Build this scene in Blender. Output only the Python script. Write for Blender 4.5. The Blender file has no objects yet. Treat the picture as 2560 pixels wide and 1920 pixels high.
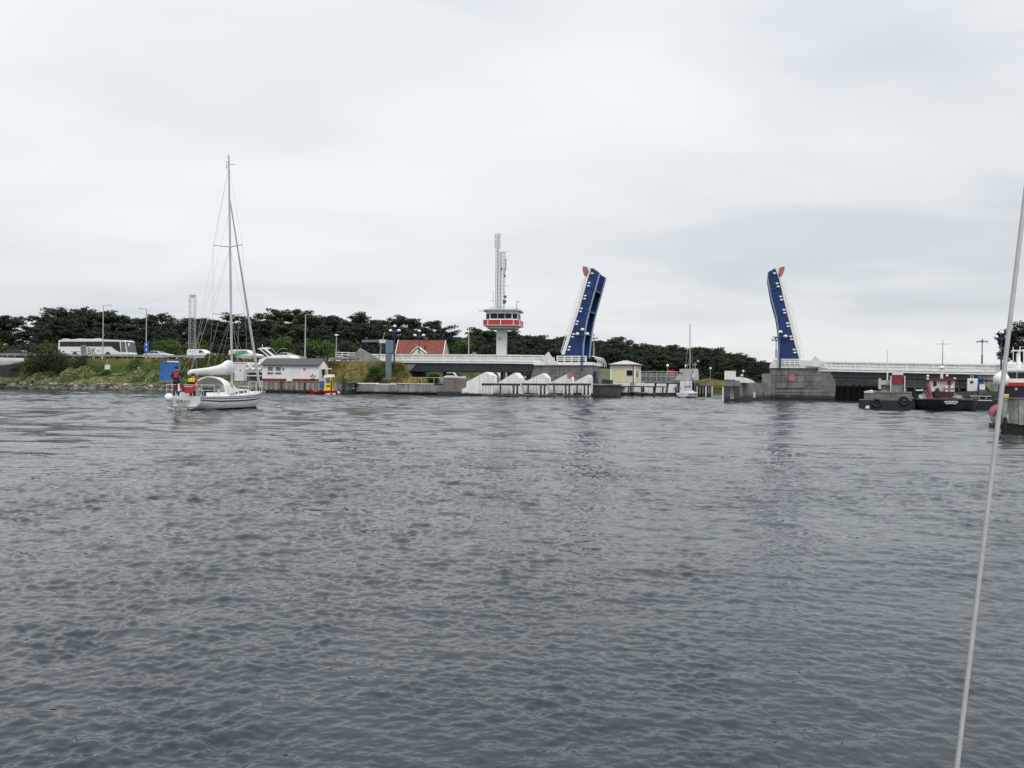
import bpy, math, random
import numpy as np
from mathutils import Vector, Matrix
random.seed(7); rng = np.random.default_rng(7)
pi = math.pi
scn = bpy.context.scene
COL = scn.collection

# ---------------------------------------------------------------- camera
F, CX, CY = 2009.0, 1280.0, 960.0          # focal length and centre in photo pixels (2560 x 1920)
CAM = Vector((0, 0, 1.6)); ROLL = 0.012; PITCH = 4 / F
cam_d = bpy.data.cameras.new('camera'); cam = bpy.data.objects.new('camera', cam_d); COL.objects.link(cam)
CR = Matrix.Rotation(pi / 2 + PITCH, 3, 'X') @ Matrix.Rotation(ROLL, 3, 'Z')
cam.matrix_world = Matrix.Translation(CAM) @ CR.to_4x4()
cam_d.sensor_width = 36; cam_d.lens = 36 * F / 2560; cam_d.clip_start = 0.05; cam_d.clip_end = 8000
scn.camera = cam

# ---------------------------------------------------------------- sky, sun, exposure
SUN_EL, SUN_AZ = math.radians(50), math.radians(158)   # azimuth clockwise from +Y: behind the camera, to the right
wd = bpy.data.worlds.new('World'); scn.world = wd; wd.use_nodes = True
nt = wd.node_tree; nt.nodes.clear()
def N(tree, kind, **kw):
    n = tree.nodes.new(kind)
    for k, v in kw.items():
        if k.startswith('i_'):
            key = k[2:]
            n.inputs[int(key) if key.isdigit() else key.replace('_', ' ')].default_value = v
        else: setattr(n, k, v)
    return n
def ramp(tree, stops, interp='EASE'):
    r = tree.nodes.new('ShaderNodeValToRGB'); r.color_ramp.interpolation = interp
    e = r.color_ramp.elements
    while len(e) < len(stops): e.new(0.5)
    for k, (p, c) in enumerate(stops):
        e[k].position = p; e[k].color = (c, c, c, 1) if not hasattr(c, '__len__') else (*c, 1)
    return r
L = nt.links.new
out = N(nt, 'ShaderNodeOutputWorld'); tc = N(nt, 'ShaderNodeTexCoord')
sep = N(nt, 'ShaderNodeSeparateXYZ'); L(tc.outputs['Generated'], sep.inputs[0])
zc = N(nt, 'ShaderNodeMath', operation='MAXIMUM', i_1=0.0); L(sep.outputs['Z'], zc.inputs[0])
za = N(nt, 'ShaderNodeMath', operation='ADD', i_1=0.16); L(zc.outputs[0], za.inputs[0])
dx = N(nt, 'ShaderNodeMath', operation='DIVIDE'); L(sep.outputs['X'], dx.inputs[0]); L(za.outputs[0], dx.inputs[1])
dy = N(nt, 'ShaderNodeMath', operation='DIVIDE'); L(sep.outputs['Y'], dy.inputs[0]); L(za.outputs[0], dy.inputs[1])
cmb = N(nt, 'ShaderNodeCombineXYZ'); L(dx.outputs[0], cmb.inputs[0]); L(dy.outputs[0], cmb.inputs[1])
mp = N(nt, 'ShaderNodeMapping'); mp.inputs['Location'].default_value = (3.1, 1.7, 0); mp.inputs['Rotation'].default_value = (0, 0, 0.25)
mp.inputs['Scale'].default_value = (0.62, 1.0, 1); L(cmb.outputs[0], mp.inputs[0])
n1 = N(nt, 'ShaderNodeTexNoise', i_Scale=0.75, i_Detail=4.0, i_Roughness=0.45, i_Distortion=0.25); L(mp.outputs[0], n1.inputs['Vector'])
n2 = N(nt, 'ShaderNodeTexNoise', i_Scale=2.0, i_Detail=3.0, i_Roughness=0.45, i_Distortion=0.3); L(mp.outputs[0], n2.inputs['Vector'])
nm = N(nt, 'ShaderNodeMix', data_type='FLOAT', i_0=0.3); L(n1.outputs['Fac'], nm.inputs[2]); L(n2.outputs['Fac'], nm.inputs[3])
cr = ramp(nt, [(0.36, (0.62, 0.665, 0.70)), (0.46, (0.725, 0.76, 0.78)), (0.54, (0.79, 0.815, 0.83)), (0.64, (0.845, 0.86, 0.87))])
L(nm.outputs[0], cr.inputs[0])
# overcast luminance: horizon dimmer than zenith
lum = N(nt, 'ShaderNodeMath', operation='MULTIPLY_ADD', i_1=0.42, i_2=0.93); L(zc.outputs[0], lum.inputs[0])
vm = N(nt, 'ShaderNodeVectorMath', operation='SCALE'); L(cr.outputs[0], vm.inputs[0]); L(lum.outputs[0], vm.inputs['Scale'])
bg1 = N(nt, 'ShaderNodeBackground', i_Strength=1.0); L(vm.outputs[0], bg1.inputs[0])
sky = N(nt, 'ShaderNodeTexSky', sky_type='NISHITA', sun_disc=False, sun_elevation=SUN_EL, sun_rotation=SUN_AZ)
bg2 = N(nt, 'ShaderNodeBackground', i_Strength=0.10); L(sky.outputs[0], bg2.inputs[0])
mxs = N(nt, 'ShaderNodeMixShader', i_0=0.06); L(bg1.outputs[0], mxs.inputs[1]); L(bg2.outputs[0], mxs.inputs[2])
L(mxs.outputs[0], out.inputs[0])
sd = bpy.data.lights.new('sun', 'SUN'); sd.energy = 1.5; sd.angle = math.radians(25); sd.color = (1, 0.97, 0.93)
so = bpy.data.objects.new('sun', sd); COL.objects.link(so)
sdir = Vector((math.sin(SUN_AZ) * math.cos(SUN_EL), math.cos(SUN_AZ) * math.cos(SUN_EL), math.sin(SUN_EL)))
so.rotation_euler = sdir.to_track_quat('Z', 'Y').to_euler(); so.location = (0, -50, 200)
vs = scn.view_settings; vs.view_transform = 'Standard'; vs.look = 'None'; vs.exposure = 0.12; vs.gamma = 1.0; vs.use_curve_mapping = False
scn.cycles.max_bounces = 8; scn.cycles.diffuse_bounces = 3; scn.cycles.glossy_bounces = 7; scn.cycles.transparent_max_bounces = 6

# ---------------------------------------------------------------- helpers
def ray(u, v): return CR @ Vector(((u - CX) / F, -(v - CY) / F, -1))
def W(u, v, D):
    d = ray(u, v); return CAM + d * (D / d.y)
MATS = {}
def mat(name, col=(0.5, 0.5, 0.5), rough=0.6, var=0.12, scale=2.0, metal=0.0, bump=0.0, streak=0.0, algae=0.0, spec=0.5, col2=None, emit=0.0, bscale=None):
    if name in MATS: return MATS[name]
    m = bpy.data.materials.new(name); m.use_nodes = True; t = m.node_tree; b = t.nodes['Principled BSDF']; K = t.links.new
    b.inputs['Roughness'].default_value = rough; b.inputs['Metallic'].default_value = metal
    b.inputs['Specular IOR Level'].default_value = spec
    g = N(t, 'ShaderNodeNewGeometry'); no = N(t, 'ShaderNodeTexNoise', i_Scale=scale, i_Detail=5.0, i_Roughness=0.6); K(g.outputs['Position'], no.inputs['Vector'])
    c2 = col2 or tuple(min(1, c * (1 + var)) for c in col); c1 = col if col2 else tuple(c * (1 - var) for c in col)
    r = ramp(t, [(0.32, c1), (0.68, c2)]); K(no.outputs['Fac'], r.inputs[0]); last = r.outputs[0]
    def mul(fac_out, colr, last):
        mx = N(t, 'ShaderNodeMix', data_type='RGBA'); K(fac_out, mx.inputs[0]); K(last, mx.inputs[6]); mx.inputs[7].default_value = (*colr, 1); return mx.outputs[2]
    if streak:
        mpn = N(t, 'ShaderNodeMapping'); mpn.inputs['Scale'].default_value = (1.6, 1.6, 0.18); K(g.outputs['Position'], mpn.inputs[0])
        n3 = N(t, 'ShaderNodeTexNoise', i_Scale=1.7, i_Detail=4.0, i_Roughness=0.65); K(mpn.outputs[0], n3.inputs['Vector'])
        r3 = ramp(t, [(0.48, 0.0), (0.7, streak)]); K(n3.outputs['Fac'], r3.inputs[0]); last = mul(r3.outputs[0], tuple(c * 0.35 for c in col), last)
    if algae:
        sx = N(t, 'ShaderNodeSeparateXYZ'); K(g.outputs['Position'], sx.inputs[0])
        ad = N(t, 'ShaderNodeMath', operation='MULTIPLY_ADD', i_1=0.8, i_2=-0.4); K(no.outputs['Fac'], ad.inputs[0])
        su = N(t, 'ShaderNodeMath', operation='ADD'); K(sx.outputs['Z'], su.inputs[0]); K(ad.outputs[0], su.inputs[1])
        mr = N(t, 'ShaderNodeMapRange', i_1=algae * 0.6, i_2=algae * 1.15, i_3=0.93, i_4=0.0); K(su.outputs[0], mr.inputs[0])
        last = mul(mr.outputs[0], (0.02, 0.024, 0.018), last)
    K(last, b.inputs['Base Color'])
    if bump:
        n4 = N(t, 'ShaderNodeTexNoise', i_Scale=bscale or scale * 4, i_Detail=4.0); K(g.outputs['Position'], n4.inputs['Vector'])
        bp = N(t, 'ShaderNodeBump', i_Strength=min(1, bump), i_Distance=0.05); K(n4.outputs['Fac'], bp.inputs['Height']); K(bp.outputs[0], b.inputs['Normal'])
    if emit:
        b.inputs['Emission Color'].default_value = (*col, 1); b.inputs['Emission Strength'].default_value = emit
    MATS[name] = m; return m

class MB:
    def __init__(s): s.v = []; s.f = []
    def add(s, vs, fs):
        o = len(s.v); s.v += [tuple(p) for p in vs]; s.f += [tuple(i + o for i in f) for f in fs]; return s
    def box(s, x0, x1, y0, y1, z0, z1):
        return s.add([(x0, y0, z0), (x1, y0, z0), (x1, y1, z0), (x0, y1, z0), (x0, y0, z1), (x1, y0, z1), (x1, y1, z1), (x0, y1, z1)],
                     [(0, 3, 2, 1), (4, 5, 6, 7), (0, 1, 5, 4), (1, 2, 6, 5), (2, 3, 7, 6), (3, 0, 4, 7)])
    def prism(s, pts, y0, y1):            # polygon in x,z swept along y
        n = len(pts)
        return s.add([(p[0], y0, p[1]) for p in pts] + [(p[0], y1, p[1]) for p in pts],
                     [tuple(range(n)), tuple(range(2 * n - 1, n - 1, -1))] + [(i, i + n, (i + 1) % n + n, (i + 1) % n) for i in range(n)])
    def prismz(s, pts, z0, z1):
        n = len(pts)
        return s.add([(p[0], p[1], z0) for p in pts] + [(p[0], p[1], z1) for p in pts],
                     [tuple(range(n - 1, -1, -1)), tuple(range(n, 2 * n))] + [(i, (i + 1) % n, (i + 1) % n + n, i + n) for i in range(n)])
    def cyl(s, p0, p1, r0, r1=None, n=8):
        r1 = r0 if r1 is None else r1; p0 = Vector(p0); p1 = Vector(p1); d = (p1 - p0).normalized()
        a = d.orthogonal().normalized(); b = d.cross(a)
        vs = [p + (a * math.cos(2 * pi * k / n) + b * math.sin(2 * pi * k / n)) * r for p, r in ((p0, r0), (p1, r1)) for k in range(n)]
        return s.add(vs, [tuple(range(n - 1, -1, -1)), tuple(range(n, 2 * n))] + [(k, (k + 1) % n, (k + 1) % n + n, k + n) for k in range(n)])
    def tube(s, pts, r, n=6):
        for a, b in zip(pts[:-1], pts[1:]): s.cyl(a, b, r, r, n)
        return s
    def sph(s, c, r, sc=(1, 1, 1), n=10, m=7):
        vs = [(c[0], c[1], c[2] - r * sc[2])]
        for j in range(1, m):
            a = pi * j / m - pi / 2
            vs += [(c[0] + r * sc[0] * math.cos(a) * math.cos(2 * pi * k / n), c[1] + r * sc[1] * math.cos(a) * math.sin(2 * pi * k / n), c[2] + r * sc[2] * math.sin(a)) for k in range(n)]
        vs.append((c[0], c[1], c[2] + r * sc[2])); e = len(vs) - 1
        fs = [(0, 1 + (k + 1) % n, 1 + k) for k in range(n)] + [(e, e - n + k, e - n + (k + 1) % n) for k in range(n)]
        for j in range(m - 2): fs += [(1 + j * n + k, 1 + j * n + (k + 1) % n, 1 + (j + 1) * n + (k + 1) % n, 1 + (j + 1) * n + k) for k in range(n)]
        return s.add(vs, fs)
    def loft(s, rings, caps=True, closed=True):
        n = len(rings[0]); vs = [p for r in rings for p in r]; fs = []
        for j in range(len(rings) - 1):
            for k in range(n if closed else n - 1):
                fs.append((j * n + k, j * n + (k + 1) % n, (j + 1) * n + (k + 1) % n, (j + 1) * n + k))
        if caps: fs += [tuple(range(n - 1, -1, -1)), tuple(range((len(rings) - 1) * n, len(rings) * n))]
        return s.add(vs, fs)
    def slab(s, poly, wf, off=0.0, sides=(-1, 1), ch=0.0):
        """side outline (x,z) with half width wf(z); closed body, or two thin skins when off > 0"""
        if off:
            for sg in sides:
                n = len(poly)
                a = [(x, sg * (wf(z) - 0.02), z) for x, z in poly]; b = [(x, sg * (wf(z) + off), z) for x, z in poly]
                s.add(a + b, [tuple(range(n)), tuple(range(2 * n - 1, n - 1, -1))] + [(i, (i + 1) % n, (i + 1) % n + n, i + n) for i in range(n)])
            return s
        cx = sum(p[0] for p in poly) / len(poly); cz = sum(p[1] for p in poly) / len(poly); k = 1 - ch
        rings = []
        for sg, sc in ((-1, k), (-1, 1), (1, 1), (1, k)):
            rings.append([(cx + (x - cx) * sc, sg * (wf(z) - (0 if sc == k else 0.06)), cz + (z - cz) * sc) for x, z in poly])
        return s.loft(rings)
    def build(s, name, m, parent=None, smooth=False, label=None):
        me = bpy.data.meshes.new(name); me.from_pydata(s.v, [], s.f)
        import bmesh
        bm = bmesh.new(); bm.from_mesh(me); bmesh.ops.recalc_face_normals(bm, faces=bm.faces); bm.to_mesh(me); bm.free()
        if smooth:
            me.polygons.foreach_set('use_smooth', [True] * len(me.polygons))
            try: me.set_sharp_from_angle(angle=math.radians(smooth if smooth > 1 else 50))
            except Exception: pass
        me.materials.append(m)
        o = bpy.data.objects.new(name, me); COL.objects.link(o)
        if parent is not None: o.parent = parent.o if isinstance(parent, Thing) else parent
        if label: o['label'] = label
        return o
def tag(o, label=None, cat=None, group=None, kind=None):
    for k, v in (('label', label), ('category', cat), ('group', group), ('kind', kind)):
        if v: o[k] = v
    return o
class Thing:
    def __init__(s, name, label, cat, loc, rz=0.0, group=None, kind=None):
        s.o = bpy.data.objects.new(name, None); COL.objects.link(s.o); s.o.empty_display_size = 0.2
        s.loc = Vector(loc); s.rz = rz; s.o.location = s.loc; s.o.rotation_euler = (0, 0, rz)
        s.M = Matrix.Rotation(-rz, 3, 'Z'); tag(s.o, label, cat, group, kind)
    def q(s, u, v, y=0.0):
        d = s.M @ ray(u, v); c = s.M @ (CAM - s.loc); t = (y - c.y) / d.y; return c + d * t
    def xz(s, u, v, y=0.0):
        p = s.q(u, v, y); return (p.x, p.z)
    def poly(s, pts, y=0.0): return [s.xz(u, v, y) for u, v in pts]
    def pb(s, mb, u0, v0, u1, v1, y0, y1):
        a = s.q(u0, v1, y0); b = s.q(u1, v0, y0); return mb.box(a.x, b.x, y0, y1, a.z, b.z)
    def local(s, p): return s.M @ (Vector(p) - s.loc)
def copy_tree(o, parent=None):
    c = o.copy(); COL.objects.link(c)
    if parent is not None: c.parent = parent
    for ch in list(o.children): copy_tree(ch, c)
    return c
def text(body, size, m, parent, loc, rot, name='lettering', ext=0.004):
    cu = bpy.data.curves.new(name, 'FONT'); cu.body = body; cu.size = size; cu.extrude = ext; cu.align_x = 'CENTER'; cu.align_y = 'CENTER'; cu.resolution_u = 2
    t = bpy.data.objects.new(name, cu); COL.objects.link(t); dg = bpy.context.evaluated_depsgraph_get()
    me = bpy.data.meshes.new_from_object(t.evaluated_get(dg)); bpy.data.objects.remove(t); bpy.data.curves.remove(cu)
    me.materials.clear(); me.materials.append(m)
    o = bpy.data.objects.new(name, me); COL.objects.link(o); o.parent = parent.o if isinstance(parent, Thing) else parent
    o.location = loc; o.rotation_euler = rot; return o

# ---------------------------------------------------------------- materials
white = mat('white_paint', (0.80, 0.80, 0.78), 0.45, 0.05, 1.2, streak=0.10)
offwhite = mat('weathered_white', (0.70, 0.70, 0.67), 0.6, 0.10, 1.0, streak=0.22)
gel = mat('white_gelcoat', (0.86, 0.86, 0.845), 0.32, 0.03, 1.0)
concrete = mat('grey_concrete', (0.17, 0.17, 0.165), 0.85, 0.28, 0.7, bump=0.6, streak=0.6, algae=0.75)
concrete_l = mat('pale_concrete', (0.27, 0.265, 0.25), 0.85, 0.22, 0.8, bump=0.5, streak=0.5, algae=0.5)
wedgewhite = mat('stained_white_concrete', (0.79, 0.785, 0.76), 0.7, 0.08, 0.8, bump=0.3, streak=0.42, algae=0.45)
dark_steel = mat('dark_steel', (0.028, 0.033, 0.040), 0.5, 0.25, 0.8, streak=0.3)
blue = mat('blue_paint', (0.007, 0.033, 0.145), 0.45, 0.28, 0.9, streak=0.5)
blue_d = mat('dark_blue', (0.006, 0.016, 0.055), 0.5, 0.2, 0.6)
lampblue = mat('lamp_blue', (0.015, 0.035, 0.16), 0.4, 0.1)
bluegrey = mat('blue_grey_paint', (0.15, 0.19, 0.235), 0.5, 0.08, 0.8, streak=0.2)
pink = mat('faded_red_paint', (0.42, 0.15, 0.15), 0.6, 0.10, 2.0)
red = mat('red_paint', (0.50, 0.03, 0.03), 0.4, 0.08, 1.0, streak=0.1)
darkred = mat('dark_red_paint', (0.17, 0.015, 0.02), 0.5, 0.15, 1.0)
galv = mat('galvanised_steel', (0.42, 0.43, 0.44), 0.45, 0.08, 3.0, metal=0.3)
glass = mat('dark_glass', (0.012, 0.014, 0.016), 0.12, 0.2, 0.5, spec=0.35)
black = mat('black_rubber', (0.013, 0.013, 0.013), 0.7, 0.25, 3.0)
blackhull = mat('black_hull', (0.014, 0.016, 0.021), 0.4, 0.3, 1.2)
globe = mat('opal_globe', (0.85, 0.86, 0.86), 0.3, 0.02)
timber = mat('grey_timber', (0.21, 0.19, 0.165), 0.85, 0.35, 1.5, bump=0.4, streak=0.45, algae=0.55)
timber_g = mat('green_grey_timber', (0.23, 0.25, 0.21), 0.85, 0.35, 2.5, bump=0.5, streak=0.55, algae=0.35)
tar = mat('tarred_timber', (0.035, 0.032, 0.03), 0.8, 0.3, 2.0)
alu = mat('mast_aluminium', (0.50, 0.51, 0.53), 0.4, 0.05, 1.0, metal=0.4)
wire = mat('steel_wire', (0.42, 0.43, 0.44), 0.4, 0.05, 1.0, metal=0.3)
sailw = mat('white_canvas', (0.74, 0.74, 0.71), 0.8, 0.06, 2.5, bump=0.5, bscale=3.0)
asphalt = mat('asphalt', (0.06, 0.06, 0.062), 0.9, 0.2, 1.5)
yellow = mat('yellow_paint', (0.72, 0.55, 0.04), 0.4, 0.08, 1.5)
cream = mat('cream_render', (0.66, 0.60, 0.43), 0.75, 0.06, 1.2, streak=0.12)
# ---------------------------------------------------------------- the bridge's own frame: x along the road to the right, y away from the viewer
RB = math.radians(-17); BL = Vector((8.68, 124.5, 0))
BRM = Matrix.Rotation(RB, 3, 'Z')
def B2W(x, y, z): return BL + BRM @ Vector((x, y, z))
def W2B(p): return BRM.transposed() @ (Vector(p) - BL)
def mesh_np(name, verts, faces, m, parent=None, smooth=False, attr=None):
    me = bpy.data.meshes.new(name); nv = len(verts); k = faces.shape[1]; nf = len(faces)
    me.vertices.add(nv); me.vertices.foreach_set('co', np.asarray(verts, dtype=np.float32).ravel())
    me.loops.add(nf * k); me.loops.foreach_set('vertex_index', np.asarray(faces, dtype=np.int32).ravel())
    me.polygons.add(nf); me.polygons.foreach_set('loop_start', np.arange(0, nf * k, k, dtype=np.int32))
    if smooth: me.polygons.foreach_set('use_smooth', np.ones(nf, dtype=bool))
    if attr is not None:
        a = me.attributes.new(attr[0], 'FLOAT', 'POINT'); a.data.foreach_set('value', np.asarray(attr[1], dtype=np.float32))
    me.update(); me.validate(); me.materials.append(m)
    o = bpy.data.objects.new(name, me); COL.objects.link(o)
    if parent is not None: o.parent = parent.o if isinstance(parent, Thing) else parent
    return o

# ---------------------------------------------------------------- water
def make_water():
    H = 1.6
    # rows: even steps in picture height in front of the viewer, then out to the horizon
    px = np.concatenate([np.arange(2600, 1000, -14.0), np.arange(1000, 300, -1.6), np.arange(300, 60, -0.85), np.arange(60, 20, -0.17), np.arange(20, 4, -0.8)])
    r = F * H / px; r = np.concatenate([r, np.geomspace(r[-1] * 1.1, 6000, 10)])
    a_in = np.radians(np.arange(-36, 36.01, 0.1)); a_out = np.radians(np.arange(40, 321, 4.0))
    ang = np.concatenate([a_in, a_out])
    R, A = np.meshgrid(r, ang, indexing='ij')
    X = R * np.sin(A); Y = R * np.cos(A)
    dr = np.gradient(r)[:, None] * np.ones_like(A); da = np.full(len(ang), math.radians(0.1)); da[len(a_in):] = math.radians(4)
    dl = R * da[None, :]
    Z = np.zeros_like(X); sx = 0; var = np.zeros_like(X); tot = 0
    g = np.random.default_rng(3)
    # slow gust patches that make some areas rougher than others
    gust = np.zeros_like(X)
    for k in range(8):
        th = g.uniform(0, 2 * pi); lam = g.uniform(9, 45); gust += np.sin((X * math.cos(th) + Y * math.sin(th)) * 2 * pi / lam + g.uniform(0, 6.3))
    gust = np.clip(1 + 0.17 * gust, 0.45, 1.7)
    comp = []
    for k in range(240):
        lam = math.exp(g.uniform(math.log(0.032), math.log(0.9)))
        th = math.radians(-98) + g.normal(0, 0.8 if lam < .3 else 0.55)
        s = 0.0275 * (0.30 if lam > 0.45 else 0.5 if lam > 0.22 else 1.1 if lam > 0.055 else 0.9)
        comp.append((lam, th, s, g.uniform(0, 2 * pi)))
    for lam, th, s, ph in comp:
        amp = s * lam / (2 * pi); kx = math.cos(th) * 2 * pi / lam; ky = math.sin(th) * 2 * pi / lam
        proj = np.abs(np.cos(A) * math.sin(th) + np.sin(A) * math.cos(th)) * dr + np.abs(np.cos(A) * math.cos(th) - np.sin(A) * math.sin(th)) * dl
        fil = np.clip((lam / np.maximum(proj, 1e-6) - 2.0) / 1.5, 0, 1)
        phs = X * kx + Y * ky + ph
        Z += amp * fil * (np.sin(phs) - 0.34 * np.cos(2 * phs)); var += (s * (1 - fil)) ** 2 / 2; tot += s * s / 2
    G = np.zeros_like(X)
    for k in range(26):
        lam = math.exp(g.uniform(math.log(0.5), math.log(4.5))); th = g.uniform(0, 2 * pi); G += np.sin((X * math.cos(th) + 0.8 * Y * math.sin(th)) * 2 * pi / lam + g.uniform(0, 6.3))
    group = np.exp(0.24 * G / math.sqrt(13)) * 1.05
    Z *= gust * group
    # longer waves added far out, tilted to brighten the water with reflected sky
    env = np.clip((R - 9) / 34, 0, 1); env = env * env * (3 - 2 * env)
    for k in range(70):
        lam = math.exp(g.uniform(math.log(0.7), math.log(3.6))); th = math.radians(-97) + g.normal(0, 0.5); s = 0.0185; ph = g.uniform(0, 6.3)
        proj = np.abs(np.cos(A) * math.sin(th) + np.sin(A) * math.cos(th)) * dr + np.abs(np.cos(A) * math.cos(th) - np.sin(A) * math.sin(th)) * dl
        fil = np.clip((lam / np.maximum(proj, 1e-6) - 2.0) / 1.5, 0, 1); phs = (X * math.cos(th) + Y * math.sin(th)) * 2 * pi / lam + ph
        Z += env * gust * fil * s * lam / (2 * pi) * (np.sin(phs) - 0.25 * np.cos(2 * phs))
    # flatten near the very edge of the dense fan so that it meets the coarse ring
    nr, na = X.shape
    verts = np.stack([X, Y, Z], -1).reshape(-1, 3)
    i = np.arange(nr - 1)[:, None]; j = np.arange(na)[None, :]; j2 = (j + 1) % na
    faces = np.stack([i * na + j, i * na + j2, (i + 1) * na + j2, (i + 1) * na + j], -1).reshape(-1, 4)[:, ::-1]
    # close the hole under the viewer
    c = len(verts); verts = np.vstack([verts, [[0, 0, 0]]])
    fan = np.stack([np.full(na, c), np.arange(na), (np.arange(na) + 1) % na, (np.arange(na) + 1) % na], -1)
    lod = np.append(np.sqrt(var).ravel(), 0.1)
    m = bpy.data.materials.new('sea_water'); m.use_nodes = True; t = m.node_tree; K = t.links.new; b = t.nodes['Principled BSDF']
    b.inputs['Base Color'].default_value = (0.010, 0.022, 0.031, 1); b.inputs['IOR'].default_value = 1.48
    geo = N(t, 'ShaderNodeNewGeometry'); at = N(t, 'ShaderNodeAttribute', attribute_name='ripple')
    def pert(sc, strx, seed):
        mpn = N(t, 'ShaderNodeMapping'); mpn.inputs['Scale'].default_value = (sc * strx, sc, sc); mpn.inputs['Location'].default_value = (seed, seed * 2, 0); K(geo.outputs['Position'], mpn.inputs[0])
        nn = N(t, 'ShaderNodeTexNoise', i_Scale=1.0, i_Detail=2.0, i_Roughness=0.55); K(mpn.outputs[0], nn.inputs['Vector'])
        s1 = N(t, 'ShaderNodeVectorMath', operation='SUBTRACT'); K(nn.outputs['Color'], s1.inputs[0]); s1.inputs[1].default_value = (0.5, 0.5, 0.5)
        s2 = N(t, 'ShaderNodeVectorMath', operation='MULTIPLY'); K(s1.outputs[0], s2.inputs[0]); s2.inputs[1].default_value = (1.0, 1.0, 0.0); return s2.outputs[0]
    fine = N(t, 'ShaderNodeVectorMath', operation='SCALE'); K(pert(26, 0.6, 1.0), fine.inputs[0]); fine.inputs['Scale'].default_value = 0.24
    mm = N(t, 'ShaderNodeVectorMath', operation='ADD'); K(pert(2.1, 0.35, 5.0), mm.inputs[0]); K(pert(0.55, 0.30, 9.0), mm.inputs[1])
    ls = N(t, 'ShaderNodeMath', operation='MULTIPLY', i_1=1.7); K(at.outputs['Fac'], ls.inputs[0])
    # unresolved wavelets widen the reflection
    ro = N(t, 'ShaderNodeMath', operation='MULTIPLY_ADD', i_1=0.42, i_2=0.02); K(at.outputs['Fac'], ro.inputs[0]); K(ro.outputs[0], b.inputs['Roughness'])
    # patches of rougher and smoother water far out
    mpg = N(t, 'ShaderNodeMapping'); mpg.inputs['Scale'].default_value = (0.02, 0.045, 1); K(geo.outputs['Position'], mpg.inputs[0])
    ng = N(t, 'ShaderNodeTexNoise', i_Scale=1.0, i_Detail=3.0); K(mpg.outputs[0], ng.inputs['Vector'])
    rg = ramp(t, [(0.35, 0.55), (0.62, 1.15)]); K(ng.outputs['Fac'], rg.inputs[0])
    ls2a = N(t, 'ShaderNodeMath', operation='MULTIPLY'); K(ls.outputs[0], ls2a.inputs[0]); K(rg.outputs[0], ls2a.inputs[1])
    # groups of steeper wavelets
    mpd = N(t, 'ShaderNodeMapping'); mpd.inputs['Scale'].default_value = (0.55, 0.8, 1); K(geo.outputs['Position'], mpd.inputs[0])
    nd = N(t, 'ShaderNodeTexNoise', i_Scale=1.0, i_Detail=3.0, i_Roughness=0.6); K(mpd.outputs[0], nd.inputs['Vector'])
    rd = ramp(t, [(0.42, 0.45), (0.52, 0.8), (0.68, 2.6)]); K(nd.outputs['Fac'], rd.inputs[0])
    ls2 = N(t, 'ShaderNodeMath', operation='MULTIPLY'); K(ls2a.outputs[0], ls2.inputs[0]); K(rd.outputs[0], ls2.inputs[1])
    far = N(t, 'ShaderNodeVectorMath', operation='SCALE'); K(mm.outputs[0], far.inputs[0]); K(ls2.outputs[0], far.inputs['Scale'])
    sm = N(t, 'ShaderNodeVectorMath', operation='ADD'); K(fine.outputs[0], sm.inputs[0]); K(far.outputs[0], sm.inputs[1])
    sm2 = N(t, 'ShaderNodeVectorMath', operation='ADD'); K(sm.outputs[0], sm2.inputs[0]); K(geo.outputs['Normal'], sm2.inputs[1])
    nz = N(t, 'ShaderNodeVectorMath', operation='NORMALIZE'); K(sm2.outputs[0], nz.inputs[0]); K(nz.outputs[0], b.inputs['Normal'])
    o = mesh_np('water', verts, np.vstack([faces, fan[:, ::-1]]), m, smooth=True, attr=('ripple', lod))
    tag(o, 'dark grey rippled sea water of the canal mouth', None, kind='structure')
make_water()

# ---------------------------------------------------------------- land
soil = mat('rough_turf', (0.04, 0.07, 0.02), 0.95, 0.3, 0.35, col2=(0.10, 0.13, 0.04), bump=0.8, bscale=3.0)
def road_z(x): return np.interp(x, [-260, -110, -36, 10], [5.95, 5.95, 5.35, 5.2])
def edge_y(x): return np.interp(x, [-300, -110, -62, -48, -47, -32, -31, -11.01, -11, 8, 20], [-17, -13.5, -7.5, -7, -12.6, -12.6, -7.6, -7.6, 10, 12, 70])
def land_z(x, y):
    e = edge_y(x); d = y - e; rz = road_z(x)
    bank = np.interp(d, [0, 1.2, 2.6, 5.0, 6.6], [-0.5, 0.7, 1.25, 2.3, 3.2])
    k = np.clip((y + 3.6) / 3.0, 0, 1); zl = bank * (1 - k) + (rz - 0.1) * k
    k2 = np.clip((y + 8.2) / 6.0, 0, 1); k2 = k2 * k2 * (3 - 2 * k2)
    zq = 1.75 * (1 - k2) + (rz - 0.08 - 0.75 * (y < -0.6)) * k2
    lower = 1.75 + 3.6 * np.clip((y - 46) / 20, 0, 1) * np.clip((-x - 8) / 8, 0, 1)
    w = np.clip((x + 27.5) / 1.5, 0, 1); zq = zq * (1 - w) + lower * w
    kk = np.clip((x + 52) / 5, 0, 1); z = zl * (1 - kk) + zq * kk
    return np.where(y > 10, np.maximum(z, np.minimum(rz, lower) + np.clip((y - 30) * 0.02, 0, 2) * np.clip((-x - 8) / 8, 0, 1)), z)
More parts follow.
